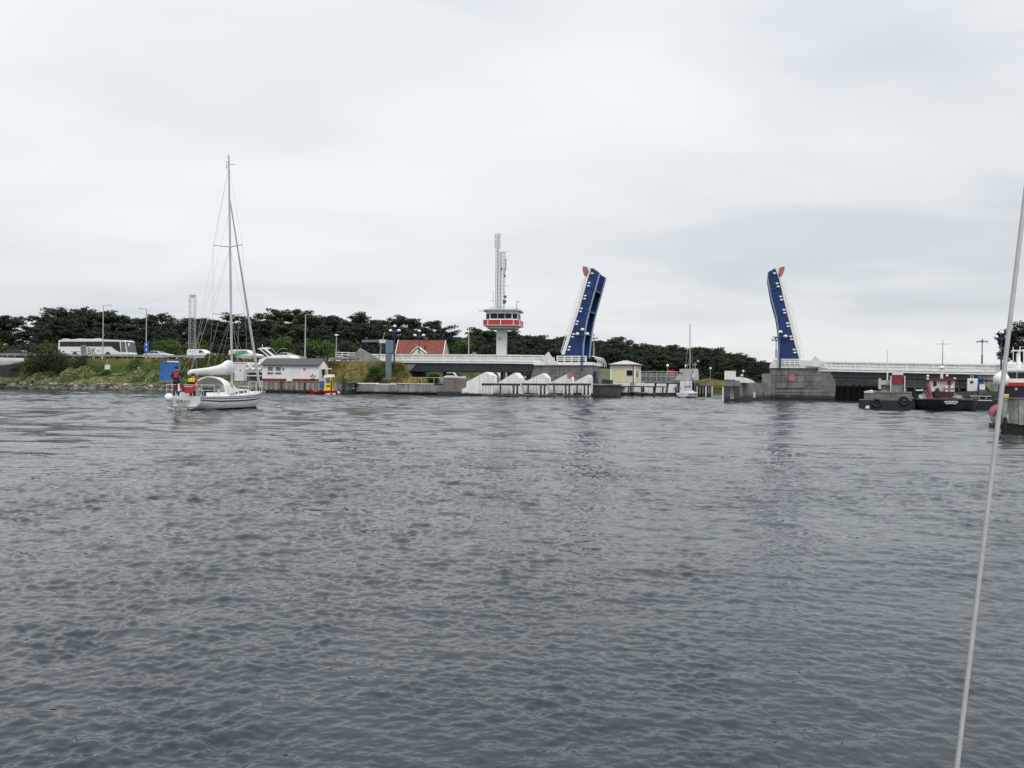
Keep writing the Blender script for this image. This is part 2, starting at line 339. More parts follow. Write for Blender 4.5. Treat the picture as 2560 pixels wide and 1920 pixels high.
def make_land():
    xs = np.concatenate([np.arange(-290, -130, 6.0), np.arange(-130, 5.1, 1.0)])
    ts = np.concatenate([np.arange(0, 24, 0.6), np.arange(24, 60, 3.0), np.linspace(60, 240, 10)])
    X, T = np.meshgrid(xs, ts, indexing='ij'); Y = edge_y(X) + T; Z = land_z(X, Y)
    Z += np.where(T > 1, 0.10 * np.sin(X * 1.3 + Y) * np.sin(Y * 0.9 - X * 0.4), 0) * (np.abs(Y - 4) > 5)
    Wd = np.stack([X * math.cos(RB) - Y * math.sin(RB) + BL.x, X * math.sin(RB) + Y * math.cos(RB) + BL.y, Z], -1)
    n, k = X.shape; i = np.arange(n - 1)[:, None]; j = np.arange(k - 1)[None, :]
    f = np.stack([i * k + j, (i + 1) * k + j, (i + 1) * k + j + 1, i * k + j + 1], -1).reshape(-1, 4)
    o = mesh_np('shore', Wd.reshape(-1, 3), f, soil, smooth=True)
    return tag(o, 'grassy shore and road embankment', kind='structure')
shore = make_land()
# land beyond the bridge and on the right-hand side
def flat_land(name, pts, z, label):
    mb = MB(); mb.prismz(pts, z - 3, z); return tag(mb.build(name, soil), label, kind='structure')
flat_land('ground', [(-60, 236), (20, 236), (60, 262), (92, 296), (140, 318), (620, 300), (620, 1500), (-400, 1500), (-400, 330)], 1.2, 'low far shore below the wood')
flat_land('ground', [(62, 101), (74, 93), (400, 8), (400, 270), (76, 240), (60, 140)], 1.6, 'right-hand bank behind the bridge abutment')
# road
def strip(name, y0, y1, x0, x1, dz, m, n=24, thick=0.25):
    xs = np.linspace(x0, x1, n); mb = MB()
    mb.loft([[tuple(B2W(x, y0, road_z(x) + dz)), tuple(B2W(x, y1, road_z(x) + dz)), tuple(B2W(x, y1, road_z(x) + dz - thick)), tuple(B2W(x, y0, road_z(x) + dz - thick))] for x in xs])
    return mb.build(name, m)
tag(strip('road', 0.2, 8.3, -280, -31, 0.05, asphalt), 'asphalt road along the top of the embankment', kind='structure')
mw = mat('road_marking', (0.7, 0.7, 0.66), 0.7, 0.1)
tag(strip('road_marking', 0.5, 0.62, -280, -31, 0.056, mw, thick=0.004), 'white edge line on the road', kind='structure')

# rocks of the revetment: each a piece of the shore
def rock_mesh(k):
    g = np.random.default_rng(50 + k); mb = MB(); mb.sph((0, 0, 0), 0.5, n=7, m=5)
    v = np.array(mb.v); v *= (1 + 0.35 * (g.random((len(v), 1)) - 0.4)); v += 0.08 * g.normal(size=v.shape)
    return v, mb.f
rockm = [mat('rock_grey', (0.16, 0.155, 0.145), 0.9, 0.35, 1.2), mat('rock_dark', (0.10, 0.098, 0.095), 0.9, 0.35, 1.2), mat('rock_pale', (0.30, 0.285, 0.265), 0.9, 0.25, 1.2), mat('rock_red', (0.16, 0.11, 0.095), 0.9, 0.25, 1.2)]
rme = []
for k in range(8):
    v, f = rock_mesh(k); me = bpy.data.meshes.new('rock'); me.from_pydata([tuple(p) for p in v], [], f); me.materials.append(rockm[[0, 0, 1, 1, 2, 0, 2, 3][k]]); rme.append(me)
for k in range(285):
    x = random.uniform(-108, -52); d = random.choice([0.2, 0.45, 0.8, 1.15, 1.5]) + random.uniform(-0.2, 0.2)
    y = float(edge_y(x)) + d; s = random.uniform(0.6, 1.05) * (1.0 if d < 1 else 0.85)
    if random.random() < 0.06: s *= 1.5
    o = bpy.data.objects.new('rock', rme[0 if d > 1.2 and random.random() < .3 else random.randrange(8)] if d > 0.6 else rme[random.choice([0, 2, 3, 5, 1])]); COL.objects.link(o); o.parent = shore
    o.location = B2W(x, y, max(0.05, float(land_z(np.array(x), np.array(y))) + 0.05)); o.scale = (s * random.uniform(0.9, 1.6), s, s * random.uniform(0.5, 0.85))
    o.rotation_euler = (random.uniform(-.3, .3), random.uniform(-.3, .3), random.uniform(0, 6.3))

# ---------------------------------------------------------------- foliage
def leaf_mat(name, c1, c2, scale=1.1):
    return mat(name, c1, 0.85, 0, scale, col2=c2, spec=0.2)
def leaves(name, C, S, m, parent=None, up=0.0, blade=False, seed=1):
    g = np.random.default_rng(seed); n = len(C); C = np.asarray(C); S = np.asarray(S)[:, None]
    if blade:
        a = g.uniform(0, 2 * pi, n); t = np.stack([np.cos(a), np.sin(a), np.zeros(n)], -1); w = t * S * 0.10
        lean = np.stack([g.normal(0.15, .2, n), g.normal(0, .2, n), np.ones(n)], -1) * S
        V = np.stack([C - w, C + w, C + lean + w * 0.15, C + lean - w * 0.15], 1).reshape(-1, 3)
    else:
        nn = g.normal(size=(n, 3)); nn /= np.linalg.norm(nn, axis=1)[:, None]; nn = nn * 0.8 + np.array([0, -0.15, 0.55]); nn /= np.linalg.norm(nn, axis=1)[:, None]
        a = np.cross(nn, g.normal(size=(n, 3))); a /= np.linalg.norm(a, axis=1)[:, None]; b = np.cross(nn, a)
        V = np.stack([C - a * S, C - b * S * 0.55, C + a * S, C + b * S * 0.55], 1).reshape(-1, 3)
    return mesh_np(name, V, np.arange(4 * n).reshape(-1, 4), m, parent)
pine_m = [leaf_mat('pine_needles', (0.018, 0.031, 0.023), (0.064, 0.090, 0.056)), leaf_mat('pine_needles_blue', (0.016, 0.029, 0.025), (0.055, 0.081, 0.060)), leaf_mat('pine_needles_olive', (0.025, 0.038, 0.021), (0.080, 0.102, 0.052))]
bark = mat('pine_bark', (0.10, 0.065, 0.045), 0.9, 0.3, 1.5)
barkd = mat('dark_bark', (0.04, 0.034, 0.028), 0.9, 0.3, 1.5)
def ball(g, n, shell=0.55):
    p = g.normal(size=(n, 3)); p /= np.linalg.norm(p, axis=1)[:, None]; return p * (g.random((n, 1)) ** shell)
def pine_variant(seed, style):
    """unit-height pine: trunk with limbs, flat pads of needles at the limb ends; style: umbrella, tall or conic"""
    g = np.random.default_rng(seed); tr = MB(); lean = g.normal(0, 0.035, 2)
    pt = lambda t: np.array([lean[0] * t * t * 2, lean[1] * t * t * 2, t])
    for k in range(7): tr.cyl(pt(k / 7 * .95), pt((k + 1) / 7 * .95), 0.022 * (1 - k / 7.5), 0.022 * (1 - (k + 1) / 7.5), 6)
    C = []; S = []
    npad = {'umbrella': 34, 'tall': 38, 'conic': 44}[style]
    for k in range(npad):
        t = {'umbrella': 0.34 + 0.64 * g.random() ** 0.75, 'tall': 0.22 + 0.76 * g.random() ** 0.85, 'conic': 0.16 + 0.82 * g.random() ** 1.1}[style]
        rad = {'umbrella': 0.36 * math.sqrt(max(0.03, 1 - ((t - 0.6) / 0.41) ** 2)), 'tall': 0.25 * math.sqrt(max(0.05, 1 - ((t - 0.6) / 0.42) ** 2)), 'conic': 0.27 * (1.04 - t) + 0.02}[style]
        a = g.uniform(0, 2 * pi); rr = rad * g.uniform(0.35, 1.08); base = pt(t * 0.93)
        tip = base + np.array([math.cos(a) * rr + 0.03, math.sin(a) * rr, 0.05 + 0.05 * g.random()])
        if k % 2 == 0: tr.cyl(base, tip, 0.007, 0.003, 4)
        pr = g.uniform(0.05, 0.115) * (0.8 if style == 'conic' else 1); n = int(170 * (pr / 0.09) ** 2)
        p = ball(g, n) * np.array([pr * 1.75, pr * 0.95, pr * (0.46 if style != 'conic' else 0.6)]); p = np.stack([p[:, 0] * math.cos(a) - p[:, 1] * math.sin(a), p[:, 0] * math.sin(a) + p[:, 1] * math.cos(a), p[:, 2] + 0.18 * p[:, 0]], -1); C.append(p + tip); S.append(g.uniform(0.011, 0.025, n))
    return tr, np.vstack(C), np.concatenate(S)
VAR = []
for k, st in enumerate(['umbrella', 'tall', 'umbrella', 'conic', 'umbrella', 'tall', 'conic', 'umbrella']):
    tr, C, S = pine_variant(100 + k, st); VAR.append((tr, C, S, st))
PROTO = {}
def pine(u, vtop, D, zg, k, mi, label, group, name='pine_tree'):
    top = W(u, vtop, D); h = max(3.0, top.z - zg)
    o = bpy.data.objects.new(name, None); COL.objects.link(o); tag(o, label, 'tree', group)
    if (k, mi) not in PROTO:
        if ('t', k) not in PROTO:
            x = VAR[k][0].build('trunk', bark); PROTO[('t', k)] = x.data; bpy.data.objects.remove(x)
        x = leaves('crown', VAR[k][1], VAR[k][2], pine_m[mi], seed=k); PROTO[(k, mi)] = x.data; bpy.data.objects.remove(x)
    for nm, me in (('trunk', PROTO[('t', k)]), ('crown', PROTO[(k, mi)])):
        c = bpy.data.objects.new(nm, me); COL.objects.link(c); c.parent = o
    o.location = (top.x, top.y, zg - 0.1); w = h * random.uniform(0.9, 1.25); o.scale = (w, w, h); o.rotation_euler = (0, 0, random.uniform(0, 6.3))
    return o
ZONES = [(60, 'left of the coach'), (150, 'behind the coach tail'), (260, 'behind the coach'), (360, 'left of the blue road sign'), (475, 'left of the lattice mast'), (580, 'right of the lattice mast'), (700, 'right of the yacht mast'), (765, 'left of the clubhouse lamp post'), (880, 'right of the clubhouse lamp post'), (985, 'above the left end of the bridge rail'), (1125, 'behind the red roofed house'), (1240, 'left of the control tower'), (1420, 'right of the control tower'), (1520, 'right behind the left leaf'), (1610, 'above the cream building'), (1720, 'left of the small yacht mast'), (1800, 'right of the small yacht mast'), (3000, 'above the right guide wall')]
def zone(u): return next(n for lim, n in ZONES if u < lim)
SKY = [(-120, 800), (0, 792), (22, 792), (40, 806), (54, 842), (74, 832), (90, 790), (100, 776), (125, 780), (140, 775), (178, 772), (200, 788), (225, 786), (262, 786), (300, 792), (335, 803), (352, 815), (372, 780), (398, 796), (430, 808), (460, 806), (490, 800), (530, 796), (575, 790), (620, 794), (660, 785), (700, 779), (742, 780), (775, 797), (810, 792), (850, 793), (880, 794), (908, 788), (935, 797), (958, 806), (985, 806), (1015, 796), (1040, 798), (1065, 805), (1090, 812), (1120, 824), (1150, 832), (1175, 822), (1200, 824), (1235, 826)]
su, sv = zip(*SKY)
u = -110.0
while u < 1240:
    v = float(np.interp(u, su, sv))
    if not (46 < u < 66):
        pine(u, v + random.choice([-5, -2, 2, 6, 14]) + random.uniform(-3, 3), random.uniform(186, 194), 6.0, random.choice([0, 2, 4, 7, 1, 5, 1, 5]), random.choice([0, 0, 1, 2]), 'tall dark pine on the skyline ' + zone(u), 'skyline pines ' + zone(u))
    u += random.uniform(15, 24)
u = -115.0
while u < 1245:
    v = float(np.interp(u, su, sv))
    pine(u, v + random.uniform(16, 44), random.uniform(178, 185), 5.9, random.choice([0, 1, 2, 3, 4, 5, 7]), random.choice([0, 1, 1, 2]), 'lower dark pine in the front rank ' + zone(u), 'front rank pines ' + zone(u))
    u += random.uniform(17, 27)
SKY2 = [(1225, 828), (1255, 838), (1278, 834), (1300, 836), (1320, 842), (1338, 834), (1352, 848), (1380, 847), (1405, 840), (1430, 846), (1475, 850), (1500, 851), (1528, 846), (1540, 844), (1552, 857), (1585, 862), (1618, 862), (1650, 861), (1700, 866), (1740, 870), (1768, 871), (1800, 876), (1830, 888), (1860, 893), (1885, 896), (1905, 905), (1925, 916)]
su2, sv2 = zip(*SKY2)
for row, (dmin, dmax, off, zg) in enumerate([(268, 285, 0, 3.5), (258, 266, 13, 3.0), (248, 256, 27, 2.5)]):
    u = 1222.0 + 4 * row
    while u < 1925:
        v = float(np.interp(u, su2, sv2)) + off * max(0.3, min(1.0, (1930 - u) / 250)) + random.uniform(-2.5, 3.5); D = random.uniform(dmin, dmax) + max(0, (u - 1400) * 0.16)
        pine(u, v, D, 1.0, random.choice([0, 1, 3, 5, 6, 2]), random.choice([0, 1, 1, 2]), ['dark skyline pine on the far hillside ', 'dark pine halfway up the far hillside ', 'dark pine low on the far hillside '][row] + zone(u), ['far skyline pines ', 'far middle pines ', 'far low pines '][row] + zone(u))
        u += random.uniform(11, 17)
# shrubs
def shrub(u, v0, v1, wpx, D, m, label, n=900, ls=0.16, name='bush', group=None, blobs=9, seed=None):
    g = np.random.default_rng(abs(int(u * 7 + v0) if seed is None else seed)); base = W(u, v1, D); s = F / D; h = (v1 - v0) / s; w = wpx / s / 2
    t = Thing(name, label, 'bush', base, 0, group); C = []; S = []; st = MB()
    for k in range(blobs):
        c = np.array([g.uniform(-.7, .7) * w, g.uniform(-.5, .5) * w, h * g.uniform(0.3, 0.72)]); r = g.uniform(0.35, 0.6) * min(w, h * 0.62)
        if k == 0: c = np.array([g.uniform(-.2, .2) * w, 0, h * 0.66]); r = h * 0.36
        r = min(r, h - c[2]) if h - c[2] > 0.2 else r; k_ = int(n / blobs); p = ball(g, k_, 0.4) * np.array([r * 1.2, r * 1.2, r]); C.append(p + c); S.append(g.uniform(0.6, 1.3, k_) * ls)
        st.cyl((0, 0, -0.2), c, 0.05, 0.015, 5)
    low = int(n * 0.35); p = np.stack([g.uniform(-w, w, low), g.uniform(-w * .5, w * .5, low), g.uniform(0, h * 0.35, low)], -1); C.append(p); S.append(g.uniform(0.6, 1.3, low) * ls)
    leaves('foliage', np.vstack(C), np.concatenate(S), m, t, seed=abs(int(u))); st.build('stem', barkd, t); return t
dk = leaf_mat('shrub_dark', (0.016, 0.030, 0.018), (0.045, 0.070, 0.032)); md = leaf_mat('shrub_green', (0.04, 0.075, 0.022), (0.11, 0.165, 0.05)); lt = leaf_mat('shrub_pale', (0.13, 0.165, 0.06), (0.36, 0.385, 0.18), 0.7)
shrub(118, 862, 934, 128, 146.5, dk, 'big dark bush on the bank hiding the tail of the coach', 4200, 0.15, blobs=16)
shrub(52, 850, 900, 80, 165, dk, 'dark bush behind the dark estate car', 1500, 0.17)
shrub(198, 884, 930, 44, 146, dk, 'lower dark bush right of the big bush on the bank', 900, 0.14)
shrub(420, 845, 892, 80, 160, md, 'light green bush beside the lattice mast', 1800, 0.17, blobs=12)
shrub(340, 858, 892, 70, 161, dk, 'green bush behind the road sign on the lamp post', 1200, 0.17)
shrub(705, 832, 895, 62, 162, md, 'green leafy bush behind the parked motor cruiser', 1800, 0.18, blobs=12)
shrub(808, 845, 898, 60, 160, md, 'green leafy bush right of the tall lamp post behind the clubhouse', 1700, 0.18, blobs=12)
shrub(760, 858, 898, 60, 159, dk, 'dark bush right behind the clubhouse roof', 1300, 0.18)
shrub(862, 850, 896, 70, 168, dk, 'dark bush behind the short lamp post', 1500, 0.18)
shrub(938, 905, 950, 44, 126, md, 'green bush on the mound left of the grey column', 1300, 0.13)
shrub(1085, 930, 957, 30, 128, dk, 'dark bush under the bridge end', 700, 0.13)
shrub(1010, 935, 962, 46, 125, leaf_mat('weeds', (0.06, 0.06, 0.02), (0.19, 0.16, 0.07)), 'yellowish weeds at the foot of the abutment', 900, 0.1)
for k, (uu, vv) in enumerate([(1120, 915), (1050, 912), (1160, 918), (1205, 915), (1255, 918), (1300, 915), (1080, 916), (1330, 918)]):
    shrub(uu, vv, 967, 60, random.uniform(147, 152) if uu < 1140 else random.uniform(172, 180), dk, 'dark bush added under the left bridge span to stand for shade', 900, 0.22, group='bushes added under the left bridge span')  # bushes added to darken the gap below the span
u = -60.0
while u < 1260:
    shrub(u, random.uniform(842, 862), 900, random.uniform(55, 85), random.uniform(170, 176), dk if random.random() < .8 else md, 'dark undergrowth bush at the wood edge ' + zone(u), 700, 0.24, group='undergrowth ' + zone(u), seed=int(u * 3))
    u += random.uniform(30, 42)
u = 1235.0
while u < 1930:
    shrub(u, float(np.interp(u, su2, sv2)) + (60 if u < 1840 else 35) + random.uniform(0, 14), 968, random.uniform(42, 60), 240 + max(0, (u - 1400) * 0.12), dk, 'dark bush at the foot of the far hillside ' + zone(u), 700, 0.42, group='hill foot bushes ' + zone(u), seed=int(u * 5))
    u += random.uniform(22, 32)
# scrub, grass and dry grass on the bank
def scatter(name, x0, x1, ylo, yhi, n, size, m, label, blade=False, seed=4, lump=None, zoff=0.0):
    g = np.random.default_rng(seed); x = g.uniform(x0, x1, n); y = edge_y(x) + g.uniform(ylo, yhi, n); keep = np.ones(n, bool)
    z = land_z(x, y) + zoff
    if lump is not None:
        q = lump(x, y); z = z + g.random(n) ** 0.5 * q
    P = np.stack([x * math.cos(RB) - y * math.sin(RB) + BL.x, x * math.sin(RB) + y * math.cos(RB) + BL.y, z], -1)[keep]
    return tag(leaves(name, P, g.uniform(0.6, 1.4, n) * size, m, None, blade=blade, seed=seed), label, kind='stuff')
def lumps(amp, sc, seed):
    def f(x, y):
        g = np.random.default_rng(seed); v = np.zeros_like(x)
        cx = g.uniform(-125, -45, 150); cy = g.uniform(-18, 6, 150); rr = g.uniform(0.8, 1.7, 150)
        for a, b, r in zip(cx, cy, rr): v = np.maximum(v, np.sqrt(np.clip(1 - ((x - a) ** 2 + (y - b) ** 2) / r ** 2, 0, 1)) * r)
        return v * amp + 0.15
    return f
scatter('scrub', -116, -54, 1.5, 5.6, 40000, 0.12, lt, 'pale green low scrub along the shore above the rocks', lump=lumps(1.1, 1, 8), seed=5)
scatter('grass', -116, -50, 4.8, 8.0, 22000, 0.16, md, 'dark green growth on the road bank', lump=lumps(0.8, 1, 9), seed=6)
dry = leaf_mat('dry_grass', (0.17, 0.125, 0.04), (0.34, 0.255, 0.10), 0.5)
drygreen = leaf_mat('yellow_green_grass', (0.06, 0.11, 0.025), (0.18, 0.235, 0.065), 0.4)
def dryband(name, x0, x1, y0, y1, n, size, m, label, seed):
    g = np.random.default_rng(seed); x = g.uniform(x0, x1, n); y = g.uniform(y0, y1, n); z = land_z(x, y) - 0.03
    P = np.stack([x * math.cos(RB) - y * math.sin(RB) + BL.x, x * math.sin(RB) + y * math.cos(RB) + BL.y, z], -1)
    return tag(leaves(name, P, g.uniform(0.5, 1.3, n) * size, m, None, blade=True, seed=seed), label, kind='stuff')
dryband('dry_grass', -118, -49, -2.3, -0.7, 15000, 0.36, dry, 'brownish dry grass along the road edge', 11)
dryband('grass', -118, -49, -4.2, -1.7, 14000, 0.5, drygreen, 'yellow green grass on the road bank', 12)
dryband('dry_grass', -46, -23, -8.0, -1.0, 22000, 0.75, leaf_mat('mound_grass', (0.10, 0.105, 0.03), (0.42, 0.33, 0.14), 1.3), 'tall yellow dry grass on the mound by the bridge end', 13)
# ---------------------------------------------------------------- the bascule bridge
BW = 5.6   # width of the leaves and decks
def lerp_poly(T, top, bot, y=0): return T.poly(top, y) + T.poly(list(reversed(bot)), y)
def parapet(T, line, n, y, lab=None):
    """line: [(u, v_top)] along the deck; a top rail, a panel of its own for each bay, a kerb beam and posts"""
    pts = [T.xz(u, v, y) for u, v in line]; xs = [p[0] for p in pts]; zs = [p[1] for p in pts]
    zt = lambda x: float(np.interp(x, xs, zs))
    for k in range(n):
        a = xs[0] + (xs[-1] - xs[0]) * k / n; b = xs[0] + (xs[-1] - xs[0]) * (k + 1) / n; g = 0.03
        MB().prism([(a + g, zt(a) - 0.92), (b - g, zt(b) - 0.92), (b - g, zt(b) - 0.16), (a + g, zt(a) - 0.16)], y - 0.02, y + 0.04).build('parapet_panel', offwhite, T)
        MB().box(a - 0.07, a + 0.07, y - 0.09, y + 0.10, zt(a) - 1.0, zt(a) - 0.08).build('parapet_post', white, T)
    n2 = max(2, len(line)); X = np.linspace(xs[0], xs[-1], 12)
    def beam(nm, d0, d1, ya, yb, m):
        mb = MB(); mb.loft([[(x, ya, zt(x) - d0), (x, yb, zt(x) - d0), (x, yb, zt(x) - d1), (x, ya, zt(x) - d1)] for x in X]); return mb.build(nm, m, T)
    beam('top_rail', -0.03, 0.16, y - 0.13, y + 0.12, white); beam('middle_rail', 0.52, 0.60, y - 0.06, y - 0.02, white)
    beam('kerb_beam', 0.93, 1.10, y - 0.16, y + 0.12, white); beam('deck_edge', 1.14, 1.38, y - 0.10, y + 0.5, white)
    return zt, xs
def span(name, label, line, gird_bot, y_far, n):
    T = Thing(name, label, 'bridge', BL, RB)
    zt, xs = parapet(T, line, n, 0.0); X = np.linspace(xs[0], xs[-1], 12)
    ztf, _ = zt, xs
    mb = MB(); mb.loft([[(x, 0.42, zt(x) - 0.95), (x, y_far - 0.42, zt(x) - 0.95), (x, y_far - 0.42, zt(x) - 1.40), (x, 0.42, zt(x) - 1.40)] for x in X]); mb.build('deck', asphalt, T)
    gb = [T.xz(u, v, 0.0) for u, v in gird_bot]; zb = lambda x: float(np.interp(x, [p[0] for p in gb], [p[1] for p in gb]))
    for yy in (0.22, y_far * 0.5 - 0.2, y_far - 0.6):
        mb = MB(); mb.loft([[(x, yy, zt(x) - 1.40), (x, yy + 0.34, zt(x) - 1.40), (x, yy + 0.34, zb(x)), (x, yy, zb(x))] for x in X])
        mb.loft([[(x, yy - 0.16, zb(x) + 0.06), (x, yy + 0.5, zb(x) + 0.06), (x, yy + 0.5, zb(x) - 0.05), (x, yy - 0.16, zb(x) - 0.05)] for x in X])
        mb.build('girder', dark_steel, T)
    # far parapet
    for k in range(n):
        a = xs[0] + (xs[-1] - xs[0]) * k / n; b = xs[0] + (xs[-1] - xs[0]) * (k + 1) / n
        MB().prism([(a, zt(a) - 1.4), (b, zt(b) - 1.4), (b, zt(b) - 0.05), (a, zt(a) - 0.05)], y_far - 0.1, y_far).build('far_parapet_panel', offwhite, T)
    return T, zt
left, ztl = span('bridge_span', 'white railed fixed bridge span with dark girder left of the left raised leaf', [(928, 885.5), (1260, 887), (1360, 888.5)], [(928, 927), (1100, 928), (1340, 929)], BW + 1.4, 16)
right, ztr = span('bridge_span', 'white railed fixed bridge span with dark girder on the right behind the barge', [(2046, 903.5), (2120, 905), (2500, 911.5), (2640, 914)], [(2046, 942), (2120, 942.5), (2500, 951), (2640, 953)], BW + 1.4, 18)
# the three-bar white rail that carries the parapet on to the left
mb = MB()
for dv in (0, 5.5, 11, 16):
    a = left.q(922, 884.5 + dv, -0.02); b = left.q(838, 880.5 + dv, -0.02)
    if dv < 16: mb.cyl(a, b, 0.07, 0.07, 6)
for k in range(6):
    a = left.q(840 + 15 * k, 881 + 0.7 * k, 0); mb.box(a.x - .05, a.x + .05, -0.03, 0.05, a.z - 1.2, a.z)
gr = Thing('guard_rail', 'white three bar guard rail leading to the left end of the bridge', 'railing', BL, RB); mb.build('rails', white, gr)
# abutments
ab = Thing('bridge_abutment', 'grey concrete abutment with triangular wing wall at the left bridge end', 'abutment', BL, RB)
MB().prism(ab.poly([(986, 910), (1041, 910), (1012, 938), (996, 955), (940, 955), (940, 910)]), 0.15, BW + 1.2).build('bank_seat', concrete_l, ab)
MB().prism(ab.poly([(884, 888), (899, 870), (938, 893), (962, 907), (986, 914), (986, 940), (884, 905)], -0.5), -0.5, -0.1).build('wing_wall', concrete_l, ab)
MB().prism(ab.poly([(820, 895), (892, 889), (900, 896), (822, 900)], -0.6), -0.6, 0.0).build('coping', concrete_l, ab)
ab2 = Thing('bridge_abutment', 'pale concrete sloped abutment under the right end of the bridge', 'abutment', BL, RB)
MB().prism(ab2.poly([(2436, 932), (2640, 934), (2640, 1010), (2505, 1010)], 0.2), 0.2, BW + 1.2).build('bank_seat', concrete_l, ab2)
# piers
def fin(T, pts, y0, y1): return MB().prism(T.poly(pts, y0), y0, y1).build('fin', offwhite, T)
pl = Thing('bridge_pier', 'grey concrete bridge pier below the left raised leaf', 'pier', BL, RB)
MB().prism(pl.poly([(1337, 913), (1479, 913), (1481, 1000), (1322, 1000), (1327, 945)]), 0.02, BW + 1.6).build('shaft', concrete, pl)
for k in range(8):      # board-marked courses
    v = 918 + 8.5 * k; a = pl.q(1340, v); b = pl.q(1477, v); MB().box(a.x + 0.1 * k * 0, b.x, -0.03, 0.03, a.z - 0.40, a.z).build('concrete_course', concrete, pl)
MB().prism(pl.poly([(1335, 905), (1482, 905.5), (1482, 913), (1335, 913)]), -0.3, BW + 1.7).build('cap', white, pl)
fin(pl, [(1353, 897), (1371, 879.5), (1376, 888), (1386, 902), (1397, 911), (1363, 911)], -0.34, -0.05)
for k, dv in enumerate((0, 5, 9.5)):
    a = pl.q(1392, 889.5 + dv, -0.2); b = pl.q(1466, 890.5 + dv, -0.2); MB().box(a.x, b.x, -0.26, -0.14, a.z - 0.16, a.z).build('rail', white, pl)
for k in range(5):
    a = pl.q(1393 + 18 * k, 889 + .2 * k, -0.2); MB().box(a.x - .09, a.x + .09, -0.24, -0.10, a.z - 1.05, a.z - 0.01).build('rail_post', white, pl)
p = pl.q(1482, 905.5); mb = MB()
for yy in np.linspace(0.0, BW + 1.4, 6):
    mb.tube([(p.x - 0.2, yy, p.z + 0.95), (p.x + 0.4, yy, p.z + 0.75), (p.x + 0.75, yy, p.z + 0.1), (p.x + 0.8, yy, p.z - 0.6)], 0.05, 5)
for d in (0.95, 0.55): mb.cyl((p.x - 0.15 + (0.95 - d) * 1.0, 0, p.z + d), (p.x - 0.15 + (0.95 - d) * 1.0, BW + 1.4, p.z + d), 0.05, 0.05, 5)
mb.build('end_railing', white, pl)
MB().box(p.x - 0.05, p.x + 0.28, 1.2, 2.4, p.z - 3.4, p.z - 1.4).build('recess_door', dark_steel, pl)
MB().box(p.x + 0.1, p.x + 1.0, BW - 1.8, BW + 1.3, -0.6, p.z - 2.2).build('side_buttress', concrete_l, pl)
prt = Thing('bridge_pier', 'grey concrete bridge pier with pink disc below the right raised leaf', 'pier', BL, RB)
MB().prism(prt.poly([(1926, 921), (2068, 921), (2076, 930), (2089, 956), (2088, 982), (2084, 1010), (1928, 1010)]), 0.02, BW + 1.6).build('shaft', concrete, prt)
for k in range(4):
    v = 974 + 7.6 * k; a = prt.q(1934, v); b = prt.q(2087, v); MB().box(a.x, b.x, -0.10 - 0.03 * k, 0.03, a.z - 0.36, a.z).build('concrete_course', concrete, prt)
for k in range(3):
    for j in range(3):
        a = prt.q(1930 + 42 * j, 922 + 17 * k); b = prt.q(1971 + 42 * j, 938 + 17 * k); MB().box(a.x, b.x - 0.02, -0.035, 0.03, b.z + 0.02, a.z).build('wall_panel', concrete, prt)
mb = MB(); c = prt.q(1980, 945); mb.cyl((c.x, -0.10, c.z), (c.x, 0.0, c.z), 0.50, 0.50, 24); mb.build('disc', pink, prt)
c = prt.q(1990, 940); mb = MB(); pts = []
for k in range(9):
    a = -pi / 2 + k / 8 * pi / 2; q = prt.q(2006 + 18 * math.cos(a), 952 - 18 * math.sin(a)); pts.append((q.x, -0.05, q.z))
pts = [tuple(prt.q(1935, 971, -0.05))] + pts; mb.tube(pts, 0.05, 4); mb.build('cable_groove', tar, prt)
MB().prism(prt.poly([(1925, 912), (1935, 898), (2062, 903), (2068, 921), (1925, 920)]), -0.25, BW + 1.7).build('cap', offwhite, prt)
fin(prt, [(2016, 915), (2028, 903), (2038, 889.5), (2058, 907.5), (2050, 917), (2040, 917)], -0.55, -0.28)
a = prt.q(1949, 897, -0.3); b = prt.q(1999, 899, -0.3)
for d in (0, 0.33, 0.62): MB().box(a.x, b.x, -0.40, -0.30, a.z - 0.14 - d, a.z - d).build('rail', white, prt)
for k in range(5):
    x = a.x + (b.x - a.x) * k / 4; MB().box(x - .07, x + .07, -0.38, -0.28, a.z - 1.0, a.z - 0.02).build('rail_post', white, prt)
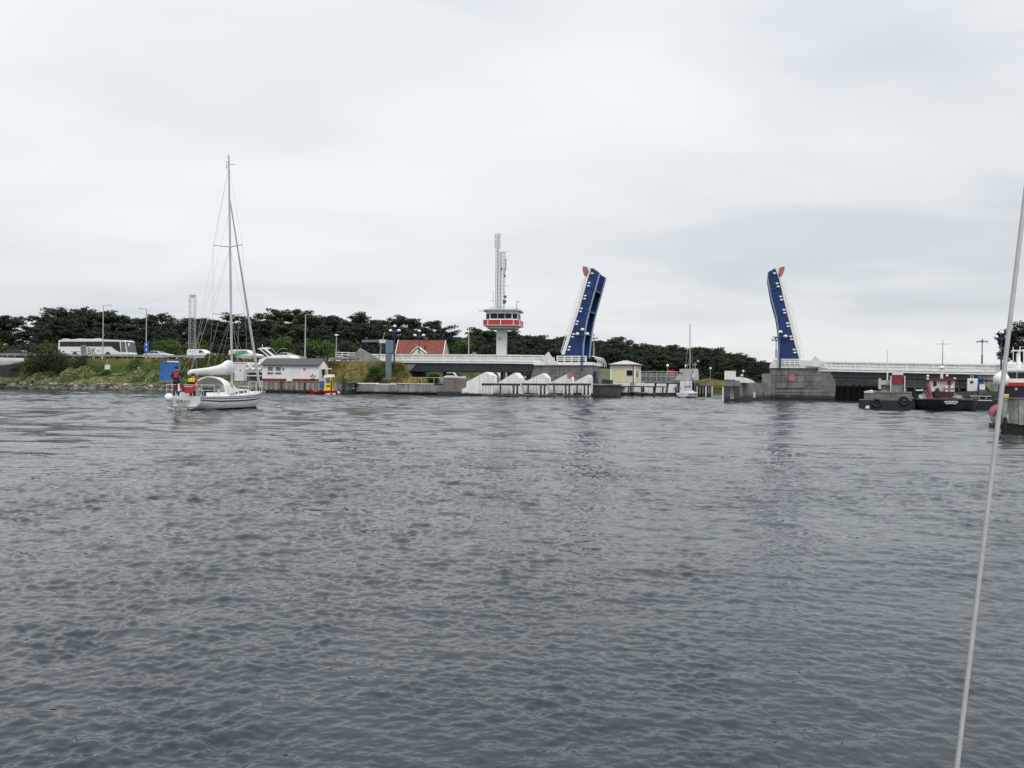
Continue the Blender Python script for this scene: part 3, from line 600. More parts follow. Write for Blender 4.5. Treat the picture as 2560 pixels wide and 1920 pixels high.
# raised leaves
def leaf(label, outline, deck, nose, dots, rail0, rail1, sgn, ribs, strip):
    T = Thing('bascule_leaf', label, 'bridge', BL, RB)
    P = T.poly(outline)
    MB().prism(P, 0.0, 0.35).build('near_girder', blue, T); MB().prism(P, BW - 0.35, BW).build('far_girder', blue, T)
    # deck plate along the roadway side and cross beams between the girders
    D = T.poly(deck); mb = MB(); off = -0.16 * sgn
    mb.prism([(x + off * 0, z) for x, z in D] + [(x - 0.3 * sgn, z) for x, z in reversed(D)], 0.36, BW - 0.36); mb.build('deck_plate', blue_d, T)  # darker blue puts the shade of the underside into the plate's colour
    mb = MB(); mb.prism([(x, z) for x, z in D] + [(x + strip * sgn, z - 0.0) for x, z in reversed(D)], -0.12, 0.5); mb.build('kerb', white, T)
    mb = MB(); mb.prism([(x, z) for x, z in D] + [(x + strip * sgn, z) for x, z in reversed(D)], BW - 0.5, BW + 0.12); mb.build('kerb', white, T)
    for (a, b) in ribs:
        pa = T.q(*a); pb_ = T.q(*b); d = Vector((pb_.x - pa.x, 0, pb_.z - pa.z)); n = Vector((-d.z, 0, d.x)).normalized() * 0.09
        pl_ = [(pa.x + n.x, pa.z + n.z), (pb_.x + n.x, pb_.z + n.z), (pb_.x - n.x, pb_.z - n.z), (pa.x - n.x, pa.z - n.z)]
        MB().prism(pl_, -0.10, -0.002).build('stiffener', blue, T)
        MB().prism(pl_, 0.36, BW - 0.36).build('cross_beam', bluegrey if sgn < 0 else blue, T)
    # bottom flange of the near girder
    und = outline[1:7] if sgn < 0 else outline[1:8]; U = T.poly(und); mb = MB()
    for (xa, za), (xb, zb) in zip(U[:-1], U[1:]): mb.prism([(xa - .06, za), (xb - .06, zb), (xb + .06, zb), (xa + .06, za)], -0.14, 0.5)
    mb.build('bottom_flange', mat('pale_blue_flange', (0.30, 0.36, 0.46), 0.5, 0.15), T)
    mb = MB()
    for (xa, za), (xb, zb) in zip(U[:-1], U[1:]): mb.prism([(xa - .06, za), (xb - .06, zb), (xb + .06, zb), (xa + .06, za)], BW - 0.5, BW + 0.14)
    mb.build('bottom_flange', mat('pale_blue_flange'), T)
    nz = T.poly(nose[0]); MB().prism(nz, -0.05, 0.25).build('nose_bracket', white, T)
    MB().prism(T.poly(nose[1], -0.12), -0.12, -0.055).build('nose_plate', pink, T)
    for (u_, v_) in dots:
        c = T.q(u_ - 3.0 * sgn, v_, -0.15); MB().sph(c, 0.20, (1.2, 0.8, 0.7), 10, 6).build('deck_lamp', globe, T)
    a = T.q(*rail0, 0.1); b = T.q(*rail1, 0.1)
    for yy in (0.1, BW - 0.1):
        mb = MB()
        for k in range(4):
            o = 0.38 * k * -sgn; mb.cyl((a.x + o, yy, a.z), (b.x + o, yy, b.z), 0.045, 0.045, 5)
        for k in range(14):
            t = k / 13; x = a.x + (b.x - a.x) * t; z = a.z + (b.z - a.z) * t; mb.cyl((x, yy, z), (x - 1.35 * sgn, yy, z - 0.28), 0.05, 0.05, 4)
        mb.build('railing', white, T)
    return T
z = lambda L, ox, oy, s: [(ox + x * s, oy + y * s) for x, y in L]
lf = leaf('left raised blue bascule leaf leaning left with its underside showing',
     [(1477.5, 670), (1499, 683), (1487, 727), (1473, 777), (1467, 802), (1461, 838), (1456, 892), (1410, 892), (1431, 827), (1450, 768)],
     [(1477.5, 670), (1450, 768), (1431, 827), (1412, 886)],
     ([(1457, 665), (1471, 668), (1477, 671), (1475, 684), (1466, 694), (1460, 688), (1456.5, 676)], [(1457, 665.5), (1468, 667.5), (1472, 680), (1466, 693), (1460, 688), (1456.5, 676)]),
     z([(460, 160), (425, 272), (415, 308), (378, 425), (370, 460), (333, 575), (323, 610), (287, 728), (276, 762), (240, 878), (228, 912), (193, 1030), (183, 1065)], 1380, 650, 0.2111),
     (1456, 700), (1402, 880), -1, [((1469, 719), (1488, 725)), ((1452, 772), (1474, 778)), ((1432, 826), (1462, 834))], 0.55)
rf = leaf('right raised blue bascule leaf leaning right against the sky',
     [(1938, 671), (1920, 680), (1919, 693), (1928.5, 746), (1940.5, 789.5), (1946, 823), (1948, 857), (1946.6, 899), (1999, 899), (1986, 857), (1969.5, 789.5), (1958.6, 746), (1948, 698)],
     [(1938, 671), (1948, 698), (1958.6, 746), (1969.5, 789.5), (1986, 857), (1997, 894)],
     ([(1940, 671), (1961, 665), (1962, 672), (1957, 686), (1949, 696), (1944, 684)], [(1949, 669), (1961, 665.5), (1962, 672), (1957, 686), (1949, 695), (1945, 686)]),
     z([(495, 180), (522, 285), (532, 318), (558, 422), (566, 455), (593, 560), (600, 592), (628, 698), (636, 730), (662, 835), (670, 865), (697, 972), (705, 1003)], 1820, 640, 0.2411),
     (1962, 703), (2010, 890), 1, [((1929, 727), (1950, 720)), ((1953, 782), (1968, 776)), ((1966, 842), (1982, 836))], 0.35)
# ---------------------------------------------------------------- blue lamps with three opal globes
def globe_lamp(u, vtop, vbot, y, label, m=lampblue, spread=11.5, drop=11, gsize=1.0):
    g = Thing('globe_lamp', label, 'street lamp', B2W(*[left.q(u, vbot, y)[0], y, 0]), RB, 'globe lamps on the bridge')
    top = g.q(u, vtop, 0); bot = g.q(u, vbot, 0); s = F / g.loc.y; sp = spread / s; dz = drop / s
    mb = MB(); mb.cyl((0, 0, bot.z), (0, 0, top.z - 0.25), 0.085, 0.06, 8); mb.cyl((0, 0, bot.z), (0, 0, bot.z + (top.z - bot.z) * 0.35), 0.12, 0.12, 8); mb.build('post', m, g)
    mb = MB(); mb.box(-sp * .9, sp * .9, -0.05, 0.05, top.z - dz - 0.42, top.z - dz - 0.30); mb.box(-0.28, 0.28, -0.28, 0.28, top.z - dz - 0.5, top.z - dz - 0.36); mb.build('crossarm', m, g)
    for x, zz in ((0, top.z), (-sp, top.z - dz), (sp, top.z - dz)):
        mb = MB(); mb.sph((x, 0, zz - 0.16), 0.28 * gsize, (1.1, 1.1, 0.8), 12, 8); mb.build('globe', globe, g, smooth=True)
        mb = MB(); mb.cyl((x, 0, zz - 0.55), (x, 0, zz - 0.38), 0.06, 0.16, 8); mb.build('globe_holder', m, g)
    return g
globe_lamp(985.5, 813, 921, -0.5, 'blue three globe lamp left of the red roofed house')
globe_lamp(1047.5, 825, 887, BW + 1.6, 'blue three globe lamp in front of the red roof')
globe_lamp(1454.7, 821, 930, -0.55, 'blue three globe lamp in front of the left raised leaf', spread=12.5)
globe_lamp(1484, 832, 893, BW + 2.0, 'grey three globe lamp behind the left raised leaf', galv, 9, 8, 0.55)
globe_lamp(1950, 827, 927, -0.6, 'blue three globe lamp in front of the right raised leaf', spread=12)
globe_lamp(1940, 836, 895, BW + 2.0, 'grey three globe lamp behind the right raised leaf', galv, 9, 8, 0.55)
globe_lamp(2455, 843, 912, BW + 1.6, 'bare grey lamp with three curved arms on the right bridge span', mat('lamp_grey', (0.16, 0.17, 0.18)), 11, 4, 0.3)
globe_lamp(2503, 828, 925, -0.5, 'blue three globe lamp beside the steel stay on the right', spread=12.5)
# ---------------------------------------------------------------- vehicles on the road
def on_road(u, y):
    x = left.q(u, 890, y).x; return B2W(x, y, float(road_z(x)) + 0.06)
tyre = mat('tyre', (0.015, 0.015, 0.016), 0.8, 0.2); rim = mat('wheel_rim', (0.5, 0.5, 0.52), 0.35, 0.05, metal=0.6)
lens = mat('lamp_lens', (0.75, 0.75, 0.72), 0.1, 0.05); redlens = mat('tail_lens', (0.4, 0.02, 0.02), 0.2, 0.05)
chassis = mat('chassis_black', (0.02, 0.02, 0.021), 0.7, 0.2)
def wheel(T, x, y, r, w=0.22):
    mb = MB(); mb.cyl((x, y - w / 2, r), (x, y + w / 2, r), r, r, 18); o = mb.build('wheel', tyre, T)
    sg = -1 if y < 0 else 1; mb = MB(); mb.cyl((x, y, r), (x, y + sg * (w / 2 + 0.012), r), r * 0.64, r * 0.6, 14); mb.build('rim', rim, o)
PROF = {
 'sedan': ([(0, .32), (0, .80), (.05, .93), (.16, .98), (.30, 1.36), (.42, 1.44), (.54, 1.41), (.70, 1.0), (.93, .84), (1, .66), (1, .34), (.9, .24), (.1, .24)], [[(.20, 1.0), (.315, 1.31), (.41, 1.37), (.41, 1.0)], [(.43, 1.0), (.43, 1.37), (.53, 1.34), (.655, 1.0)]]),
 'estate': ([(0, .32), (0, .85), (.04, 1.0), (.10, 1.44), (.35, 1.50), (.53, 1.46), (.70, 1.03), (.93, .86), (1, .66), (1, .34), (.9, .24), (.1, .24)], [[(.07, 1.02), (.12, 1.37), (.24, 1.42), (.24, 1.02)], [(.255, 1.02), (.255, 1.42), (.40, 1.42), (.40, 1.02)], [(.415, 1.02), (.415, 1.41), (.53, 1.38), (.66, 1.02)]]),
 'van': ([(0, .34), (0, 1.66), (.03, 1.80), (.25, 1.85), (.50, 1.83), (.58, 1.76), (.74, 1.20), (.94, 1.0), (1, .78), (1, .34), (.9, .26), (.1, .26)], [[(.47, 1.16), (.48, 1.62), (.565, 1.62), (.68, 1.16)]]),
}
def car(name, label, kind, u0, u1, y, paint, cat='car', glassm=glass, H=1.0):
    a = on_road(u0, y); b = on_road(u1, y); Lc = (b - a).length
    T = Thing(name, label, cat, a, RB); T.L = Lc
    P, WN = PROF[kind]; P = [(x * Lc, zz * H) for x, zz in P]; zb = 0.95 * H if kind != 'van' else 1.1
    wf = lambda zz: 0.88 - 0.20 * max(0, zz - zb) - 0.05 * max(0, 0.45 - zz); T.wf = wf
    MB().slab(P, wf, ch=0.03).build('body', paint, T, smooth=28)
    for w in WN:
        MB().slab([(x * Lc, zz * H) for x, zz in w], wf, 0.006).build('side_window', glassm, T)
    for fx in (.185, .80):
        for sg in (-1, 1): wheel(T, fx * Lc, sg * 0.80, 0.32)
        mb = MB(); mb.slab([(fx * Lc + 0.40 * math.cos(t), 0.32 + 0.40 * math.sin(t)) for t in np.linspace(0, pi, 12)], wf, 0.004); mb.build('wheel_arch', chassis, T)
    i = [k for k, p in enumerate(P) if p[1] == max(q[1] for q in P)][0]
    # windscreen: from the roof front edge to the bonnet
    A, Bp = P[i + 1], P[i + (3 if kind == 'van' else 2)]
    w0, w1 = wf(A[1]) - 0.12, wf(Bp[1]) - 0.10; n = Vector((A[1] - Bp[1], 0, Bp[0] - A[0])).normalized() * 0.015
    A = (A[0] + .05 * (Bp[0] - A[0]), A[1] + .05 * (Bp[1] - A[1])); Bp = (A[0] + .86 * (Bp[0] - A[0]), A[1] + .86 * (Bp[1] - A[1]))
    mb = MB(); mb.add([(A[0] + n.x, -w0, A[1] + n.z), (A[0] + n.x, w0, A[1] + n.z), (Bp[0] + n.x, w1, Bp[1] + n.z), (Bp[0] + n.x, -w1, Bp[1] + n.z), (A[0], -w0, A[1]), (A[0], w0, A[1]), (Bp[0], w1, Bp[1]), (Bp[0], -w1, Bp[1])], [(0, 1, 2, 3), (7, 6, 5, 4), (0, 4, 5, 1), (1, 5, 6, 2), (2, 6, 7, 3), (3, 7, 4, 0)]); mb.build('windscreen', glassm, T)
    for sg in (-1, 1):
        MB().box(Lc * .955, Lc * .995, sg * 0.70 - 0.16, sg * 0.70 + 0.16, 0.62, 0.76).build('headlight', lens, T)
        MB().box(-0.012, 0.05, sg * 0.70 - 0.12, sg * 0.70 + 0.12, 0.66, 0.84).build('tail_light', redlens, T)
        MB().box(Lc * .60, Lc * .60 + 0.12, sg * 0.97 - 0.09, sg * 0.97 + 0.09, zb + 0.05, zb + 0.2).build('mirror', paint, T)
    MB().box(Lc * .985, Lc * 1.012, -0.7, 0.7, 0.30, 0.52).build('bumper', chassis, T)
    return T
navy = mat('dark_navy_paint', (0.012, 0.015, 0.028), 0.25, 0.1); carwhite = mat('white_car_paint', (0.78, 0.78, 0.78), 0.25, 0.03)
car('estate_car', 'dark navy estate car on the road at the far left', 'estate', 16, 88, 2.3, navy)
car('saloon_car', 'white saloon car on the road right of the blue road sign', 'sedan', 365, 431, 2.3, carwhite, H=1.02)
v1 = car('delivery_van', 'small white van with green lettering on the road left of the yacht mast', 'van', 474, 539, 2.3, carwhite, 'van')
green = mat('logo_green', (0.28, 0.45, 0.05), 0.5, 0.1); teal = mat('logo_teal', (0.02, 0.30, 0.16), 0.4, 0.3, 1.5); lime = mat('logo_lime', (0.45, 0.60, 0.20), 0.4, 0.2)
for k in range(6):     # small green lettering, not legible in the photograph
    x = v1.L * (0.10 + 0.045 * k); MB().box(x, x + 0.13, -v1.wf(1.35) - 0.012, -v1.wf(1.35), 1.36, 1.36 + [.22, .16, .2, .16, .24, .16][k]).build('lettering', green, v1)
v2 = car('delivery_van', 'white van with large green and teal graphic right of the yacht mast', 'van', 578, 654, 2.3, carwhite, 'van', H=1.0)
MB().slab([(v2.L * a, zz) for a, zz in [(.10, .95), (.14, 1.45), (.28, 1.72), (.5, 1.66), (.46, 1.1), (.3, .8), (.16, .8)]], v2.wf, 0.01, sides=(-1,)).build('graphic', lime, v2)
MB().slab([(v2.L * a, zz) for a, zz in [(.22, .98), (.26, 1.5), (.45, 1.62), (.62, 1.45), (.60, 1.1), (.42, .9)]], v2.wf, 0.02, sides=(-1,)).build('graphic', teal, v2)
car('hatchback_car', 'white car behind the motor cruiser parked ashore', 'sedan', 690, 752, 3.4, carwhite, H=1.0)

def coach():
    y0 = 2.5; a = on_road(146, y0 - 1.25); T = Thing('coach', 'long white touring coach with dark windows on the road', 'bus', B2W(W2B(a).x, y0, a.z), RB)
    yn = -1.25; q = lambda pts: T.poly(pts, yn)
    O = q([(146, 852), (149, 849.5), (177, 848.5), (193, 847), (238, 847), (256, 848.5), (308, 850.5), (313, 853), (314.5, 862), (317, 880), (319, 885), (317, 890), (146, 890), (145, 870)])
    O = [(x, max(zz, 0.34)) for x, zz in O]
    MB().slab(O, lambda zz: 1.25, ch=0.006).build('body', carwhite, T, smooth=25)
    top, bot = 853.8, 866.5
    us = [149.5, 170, 191, 212, 233, 254, 275]
    for p_, r_ in zip(us[:-1], us[1:]):
        MB().prism(q([(p_ + .15, top), (r_ - .15, top), (r_ - .15, bot), (p_ + .15, bot)]), -1.265, -1.24).build('side_window', glass, T)
        MB().prism(q([(p_ + .15, top), (r_ - .15, top), (r_ - .15, bot), (p_ + .15, bot)]), 1.24, 1.265).build('side_window', glass, T)
    MB().prism(q([(275, top), (299, top + .4), (301.5, 880), (296, 879), (286, 873), (279, bot + .3), (275, bot)]), -1.266, -1.24).build('driver_window', glass, T)
    x0 = T.xz(303, 855, yn)[0]; zb, zt = T.xz(310, 880, yn)[1], T.xz(310, 853.8, yn)[1]; x1 = T.xz(314, 855, yn)[0]; x2 = T.xz(317, 880, yn)[0]
    sw = mat('windscreen_glass', (0.06, 0.075, 0.08), 0.05, 0.2, spec=0.9)
    MB().prism(q([(302, top + .4), (312.5, top + .6), (315.8, 880), (303, 880)]), -1.27, -1.24).build('front_side_window', sw, T)
    mb = MB(); mb.add([(x1 - .02, -1.15, zt), (x1 - .02, 1.15, zt), (x2 + .05, 1.15, zb), (x2 + .05, -1.15, zb), (x1 - .2, -1.15, zt), (x1 - .2, 1.15, zt), (x2 - .2, 1.15, zb), (x2 - .2, -1.15, zb)], [(0, 1, 2, 3), (7, 6, 5, 4), (0, 4, 5, 1), (1, 5, 6, 2), (2, 6, 7, 3), (3, 7, 4, 0)]); mb.build('windscreen', sw, T)
    for uu in (187, 269.5):
        x = T.xz(uu, 888, yn)[0]
        for sg in (-1, 1): wheel(T, x, sg * 1.10, 0.50, 0.3)
        mb = MB(); mb.prism([(x + 0.62 * math.cos(t), 0.5 + 0.62 * math.sin(t)) for t in np.linspace(-.2, pi + .2, 14)], -1.262, -1.2); mb.build('wheel_arch', chassis, T)
    m = T.q(323, 862, -1.2); MB().sph((m.x, -1.25, m.z), 0.22, (0.5, 0.8, 1.6), 10, 7).build('mirror', carwhite, T); mb = MB(); mb.tube([(m.x, -1.25, m.z + .35), (m.x - .3, -1.2, m.z + .6), (x1, -1.1, m.z + .5)], 0.04); mb.build('mirror_arm', chassis, T)
    gr_ = mat('coach_grey_panel', (0.16, 0.19, 0.21), 0.4, 0.1); MB().prism(q([(200.5, 863), (216, 862.5), (216.3, 884), (203, 884.5)]), -1.275, -1.24).build('luggage_door', gr_, T, label='grey panel on the side of the coach')
    dk_ = mat('coach_dark_letter', (0.05, 0.05, 0.06), 0.4); c = T.q(229, 878.5, -1.28); text('BK', 1.75, dk_, T, (c.x, -1.285, c.z), (pi / 2, 0, 0)); c = T.q(247, 876, -1.28); text('buss', 0.62, mat('coach_grey_letter', (0.30, 0.27, 0.24), 0.5), T, (c.x, -1.285, c.z), (pi / 2, 0, 0))
    MB().prism(q([(176, 878.7), (203, 878.7), (203, 879.9), (176, 879.7)]), -1.262, -1.2).build('trim_line', chassis, T)
    for sg in (-1, 1): MB().box(x2 + .02, x2 + .16, sg * 1.0 - .2, sg * 1.0 + .2, 0.85, 1.05).build('headlight', lens, T)
    for k in range(3):
        xx = T.xz(160 + 40 * k, 848, 0)[0]; MB().box(xx, xx + 1.0, -0.4, 0.4, O[3][1] - 0.02, O[3][1] + 0.10).build('roof_hatch', carwhite, T)
coach()
# guard rail
gd = Thing('guard_rail', 'long grey steel guard rail along the near edge of the road', 'railing', BL, RB)
mb = MB(); xs = np.linspace(-125, -46, 20)
for zo in (0.62, 0.42): mb.loft([[(x, -0.06, road_z(x) + zo + .16), (x, 0.0, road_z(x) + zo + .08), (x, -0.06, road_z(x) + zo), (x, 0.03, road_z(x) + zo), (x, 0.03, road_z(x) + zo + .16)] for x in xs])
mb.build('rail', galv, gd)
for k in range(34):
    x = -125 + 2.38 * k; MB().box(x - .05, x + .05, 0.03, 0.15, float(road_z(x)) - 0.1, float(road_z(x)) + 0.74).build('post', chassis if k % 2 else galv, gd)

# ---------------------------------------------------------------- lamp posts and small posts on the left
def arm_lamp(u, vtop, vbot, y, arm, label, r=0.09):
    x = left.q(u, vbot, y).x; T = Thing('street_lamp', label, 'street lamp', B2W(x, y, left.q(u, vbot, y).z), RB); t = T.q(u, vtop, 0).z
    mb = MB(); mb.cyl((0, 0, -0.4), (0, 0, t), r * 1.3, r * 0.8, 8); mb.build('post', galv, T)
    if arm:
        mb = MB(); mb.cyl((0, 0, t - .04), (arm, 0, t + 0.12 * abs(arm) * (1 if arm < 0 else 0.0)), 0.05, 0.04, 6); mb.build('arm', galv, T)
        e = 0.12 * abs(arm) * (1 if arm < 0 else 0.0); MB().prism([(arm - .1 * np.sign(arm), t + e + .06), (arm + .55 * np.sign(arm), t + e + .03), (arm + .55 * np.sign(arm), t + e - .05), (arm - .1 * np.sign(arm), t + e - .07)], -.14, .14).build('lamp_head', galv, T)
    else: mb = MB(); mb.sph((0, 0, t), 0.3, (1.3, 1, .5), 10, 6); mb.build('lamp_head', globe, T)
    return T
arm_lamp(256.5, 763, 912, -0.9, 1.3, 'tall grey lamp post in front of the coach with its arm to the right')
sp_ = arm_lamp(365, 773, 893, 0.0, -1.2, 'tall grey lamp post carrying a blue road sign')
arm_lamp(762.5, 786, 902, -3.0, 0.35, 'tall grey lamp post behind the clubhouse', 0.10)
arm_lamp(840.5, 838, 892, -0.3, 0, 'short lamp post with a white head near the start of the bridge rail', 0.07)
arm_lamp(1171.5, 829, 890, BW + 2.2, 0.25, 'grey lamp post on the bridge left of the control tower', 0.10)
sg = Thing('road_sign', 'tall blue road sign with white pictograms on the lamp post by the coach', 'sign', sp_.loc + Vector((0, -0.25, 0)), RB)
signblue = mat('sign_blue', (0.02, 0.09, 0.45), 0.4, 0.05)
for k, (va, vb) in enumerate(((856, 867), (868, 880))):
    a = sg.q(360.5, vb); b = sg.q(371.5, va); MB().box(a.x, b.x, -0.03, 0.03, a.z, b.z).build('sign_panel', signblue, sg)
    c = sg.q(366, (va + vb) / 2); s_ = (b.z - a.z) * .32
    MB().prism([(c.x - s_ * .35, c.z - s_), (c.x + s_ * .35, c.z - s_), (c.x + s_ * .35, c.z), (c.x + s_ * .8, c.z), (c.x, c.z + s_), (c.x - s_ * .8, c.z), (c.x - s_ * .35, c.z)] if k == 0 else [(c.x - s_ * .6, c.z - s_ * .8), (c.x - s_ * .2, c.z - s_ * .8), (c.x, c.z), (c.x + s_ * .2, c.z - s_ * .8), (c.x + s_ * .6, c.z - s_ * .8), (c.x + s_ * .2, c.z + s_), (c.x - s_ * .2, c.z + s_)], -0.04, -0.032).build('pictogram', white, sg)
# small white notice on a post at the shore
nb = Thing('notice_board', 'small whitish notice board on a thin post above the shore scrub', 'sign', B2W(left.q(267, 933, -4.6).x, -4.6, left.q(267, 933, -4.6).z), RB)
a = nb.q(262, 923.5); b = nb.q(275, 912); MB().box(a.x, b.x, -0.03, 0.03, a.z, b.z).build('board', offwhite, nb); MB().cyl((0, 0.05, -0.6), (0, 0.05, nb.q(267, 901).z), 0.05, 0.04, 6).build('post', galv, nb)
MB().box(-1.6, 3.0, -0.1, 0.5, -0.25, 0.0).build('concrete_base', concrete_l, nb)
tr_ = Thing('survey_tripod', 'pale three legged stand on the bank left of the blue container', 'stand', B2W(left.q(347, 935, -4.5).x, -4.5, left.q(347, 937, -4.5).z), RB)
for dx in (-0.5, 0.35, 0.55): MB().cyl((dx, 0.2 * dx, -0.3), (dx * 0.1, 0, 1.15 if dx < .5 else .8), 0.04, 0.03, 5).build('leg', offwhite, tr_)
MB().sph((0, 0, 1.2), 0.12).build('head', offwhite, tr_)
# lattice mast
lm = Thing('lattice_mast', 'slim pale lattice mast rising above the wood left of the yacht', 'mast', B2W(left.q(480, 880, 12).x, 12, 5.6), RB + 0.4)
zt_ = lm.q(480, 737).z; hw = 0.52
for sx in (-1, 1):
    for sy in (-1, 1): MB().cyl((sx * hw, sy * hw, 0), (sx * hw, sy * hw, zt_), 0.045, 0.045, 5).build('corner_leg', galv, lm)
nb_ = 11
for k in range(nb_):
    mb = MB(); z0 = zt_ * k / nb_; z1 = zt_ * (k + 1) / nb_
    for (a, b) in (((-1, -1), (1, -1)), ((1, -1), (1, 1)), ((1, 1), (-1, 1)), ((-1, 1), (-1, -1))):
        A = (a[0] * hw, a[1] * hw); Bq = (b[0] * hw, b[1] * hw); mb.cyl((*A, z0), (*Bq, z1), 0.014, 0.014, 4); mb.cyl((*Bq, z0), (*A, z1), 0.014, 0.014, 4); mb.cyl((*A, z1), (*Bq, z1), 0.02, 0.02, 4)
    mb.build('bracing', galv, lm)
MB().box(-.3, .3, -.3, .3, zt_ - 0.5, zt_ - 0.1).build('antenna_box', galv, lm); MB().cyl((.35, 0, zt_), (.35, 0, zt_ + .6), .03, .03, 4).build('antenna', galv, lm)

# ---------------------------------------------------------------- left waterfront
cb = mat('container_blue', (0.03, 0.13, 0.42), 0.5, 0.12, 1.0, streak=0.2)
bc = Thing('storage_container', 'bright blue container box on the shore behind the yacht stern', 'container', W(425, 951, 131), 0.40)
a = bc.q(400, 951); b = bc.q(449, 906)
for k in range(7):
    x0 = a.x + (b.x - a.x) * k / 7; x1 = a.x + (b.x - a.x) * (k + 1) / 7; MB().box(x0 + .02, x1 - .02, 0 if k % 2 else 0.03, 2.4, a.z + .05, b.z - .08).build('wall_panel', cb, bc)
MB().box(a.x - .03, b.x + .05, -.04, 2.44, b.z - .08, b.z + 0.03).build('roof_frame', cb, bc); MB().box(a.x + 1.0, b.x - .1, .3, 2.2, b.z + .03, b.z + .22).build('white_cover', white, bc)
MB().box(a.x - .03, b.x + .05, -.04, 2.44, a.z - .3, a.z + .05).build('floor_frame', concrete, bc); MB().box(b.x, b.x + .14, -.05, 2.4, a.z, b.z - .01).build('corner_post', bluegrey, bc)
# wooden quay
QX0, QX1, QY, QZ = -49.0, -32.2, -13.0, 1.78
wq = Thing('timber_quay', 'grey timber quay of upright planks below the clubhouse', 'quay', BL, RB)
MB().box(QX0, QX1, QY + 0.16, -7.6, -1.0, QZ - 0.06).build('fill', concrete, wq)
x = QX0; k = 0
while x < QX1:
    w = random.uniform(0.26, 0.36); d = random.uniform(0, 0.06); MB().box(x + .012, min(x + w, QX1) - .012, QY - d, QY + 0.15, random.uniform(0.45, 0.6), QZ - random.uniform(0.0, 0.12)).build('plank', timber if k % 3 else mat('pale_timber', (0.36, 0.34, 0.30), 0.85, 0.25, 1.5, streak=0.4), wq); x += w; k += 1
MB().box(QX0, QX1, QY - 0.16, QY + 0.1, 0.30, 0.50).build('waling', tar, wq); MB().box(QX0 - .1, QX1 + .1, QY - 0.10, QY + 0.5, QZ - .02, QZ + 0.10).build('capping', timber, wq)
for k in range(9):
    x = QX0 + 0.5 + k * 2.05; MB().cyl((x, QY - .2, -1.2), (x, QY - .2, QZ + (0.25 if k % 3 == 0 else -.1)), 0.13, 0.12, 8).build('pile', tar if k % 2 else timber, wq)
MB().box(QX0, QX1, QY + .0, QY + .14, -1, 0.45).build('footing', tar, wq)
# concrete quay
cq = Thing('concrete_quay', 'long low concrete quay wall left of the white fender blocks', 'quay', BL, RB)
CQ0, CQ1, CQY = -32.0, -11.2, -8.4
for k in range(7):
    a = CQ0 + (CQ1 - CQ0) * k / 7; b = CQ0 + (CQ1 - CQ0) * (k + 1) / 7; MB().box(a + .03, b - .03, CQY - .03 * (k % 2), CQY + 0.9, 0.42, 1.62 - 0.06 * (k % 3)).build('wall_panel', concrete_l, cq)
MB().box(CQ0, CQ1, CQY + .25, CQY + 2.2, -1.2, 1.45).build('core', tar, cq); MB().box(CQ0, CQ1, CQY - .06, CQY + .22, 0.30, 0.40).build('waling', tar, cq); MB().box(CQ0 + 6, CQ0 + 13, CQY - .1, CQY + .3, 1.64, 1.76).build('coping', offwhite, cq)
# clubhouse
ch = Thing('clubhouse', 'long low white clubhouse with grey roof and dark red base on the quay', 'building', B2W(-41, -11.6, QZ + 0.02), RB + 0.12)
a = ch.q(655, 955); b = ch.q(797, 914); clad = mat('white_cladding', (0.74, 0.74, 0.73), 0.6, 0.05, 0.8, streak=0.12); H0 = b.z; dpt = 3.6
for k in range(9):
    x0 = a.x + (b.x - a.x) * k / 9; x1 = a.x + (b.x - a.x) * (k + 1) / 9; MB().box(x0 + .008, x1 - .008, 0, 0.1, 0.45, H0).build('wall_panel', clad, ch)
MB().box(a.x, b.x, 0.1, dpt, 0.1, H0).build('wall', clad, ch)
for (ua, ub, v_) in ((655, 716, 0), (731, 793, 0)): MB().box(ch.q(ua, 950).x, ch.q(ub, 950).x, -0.04, 0.1, 0.05, 0.45).build('base_board', darkred, ch)
MB().box(a.x, b.x, 0.02, 0.1, 0.0, 0.45).build('plinth', tar, ch)
rz0, rz1 = H0 - 0.05, ch.q(730, 899.5).z
rp = [(-0.35, rz0), (dpt / 2, rz1 + .1), (dpt + .35, rz0), (dpt + .35, rz0 + .16), (dpt / 2, rz1 + .3), (-0.35, rz0 + .16)]
mb = MB(); x0, x1 = a.x - .2, b.x + .15; mb.loft([[(x0, y, zz) for y, zz in rp], [(x1, y, zz) for y, zz in rp]]); mb.build('roof', mat('grey_felt_roof', (0.085, 0.085, 0.088), 0.8, 0.1), ch)
mb = MB(); mb.loft([[(b.x - .06, 0.05, H0 - .05), (b.x - .06, dpt - .05, H0 - .05), (b.x - .06, dpt / 2, rz1 + .1)], [(b.x, 0.05, H0 - .05), (b.x, dpt - .05, H0 - .05), (b.x, dpt / 2, rz1 + .1)]]); mb.build('gable', clad, ch)
for uu in (669, 689):
    p0 = ch.q(uu, 928); p1 = ch.q(uu + 15, 916); w = MB().box(p0.x, p1.x, -0.05, 0.02, p0.z, p1.z).build('window', white, ch); MB().box(p0.x + .08, p1.x - .08, -0.065, -0.04, p0.z + .08, p1.z - .08).build('pane', mat('pale_glass', (0.10, 0.13, 0.14), 0.08, 0.3), w)
    p0 = ch.q(uu, 934); p1 = ch.q(uu + 14, 931.5); MB().box(p0.x, p1.x, -.12, 0, p0.z, p1.z).build('window_box', chassis, ch)
p0 = ch.q(716, 955); p1 = ch.q(731, 917); MB().box(p0.x, p1.x, -0.03, 0.01, 0.04, p1.z).build('door', clad, ch)
c = ch.q(761.5, 923); MB().cyl((c.x, -.05, c.z), (c.x, 0, c.z), .2, .2, 16).build('red_emblem', pink, ch); c = ch.q(709, 922.5); MB().box(c.x - .1, c.x + .1, -.12, 0, c.z - .12, c.z + .12).build('wall_lamp', chassis, ch)
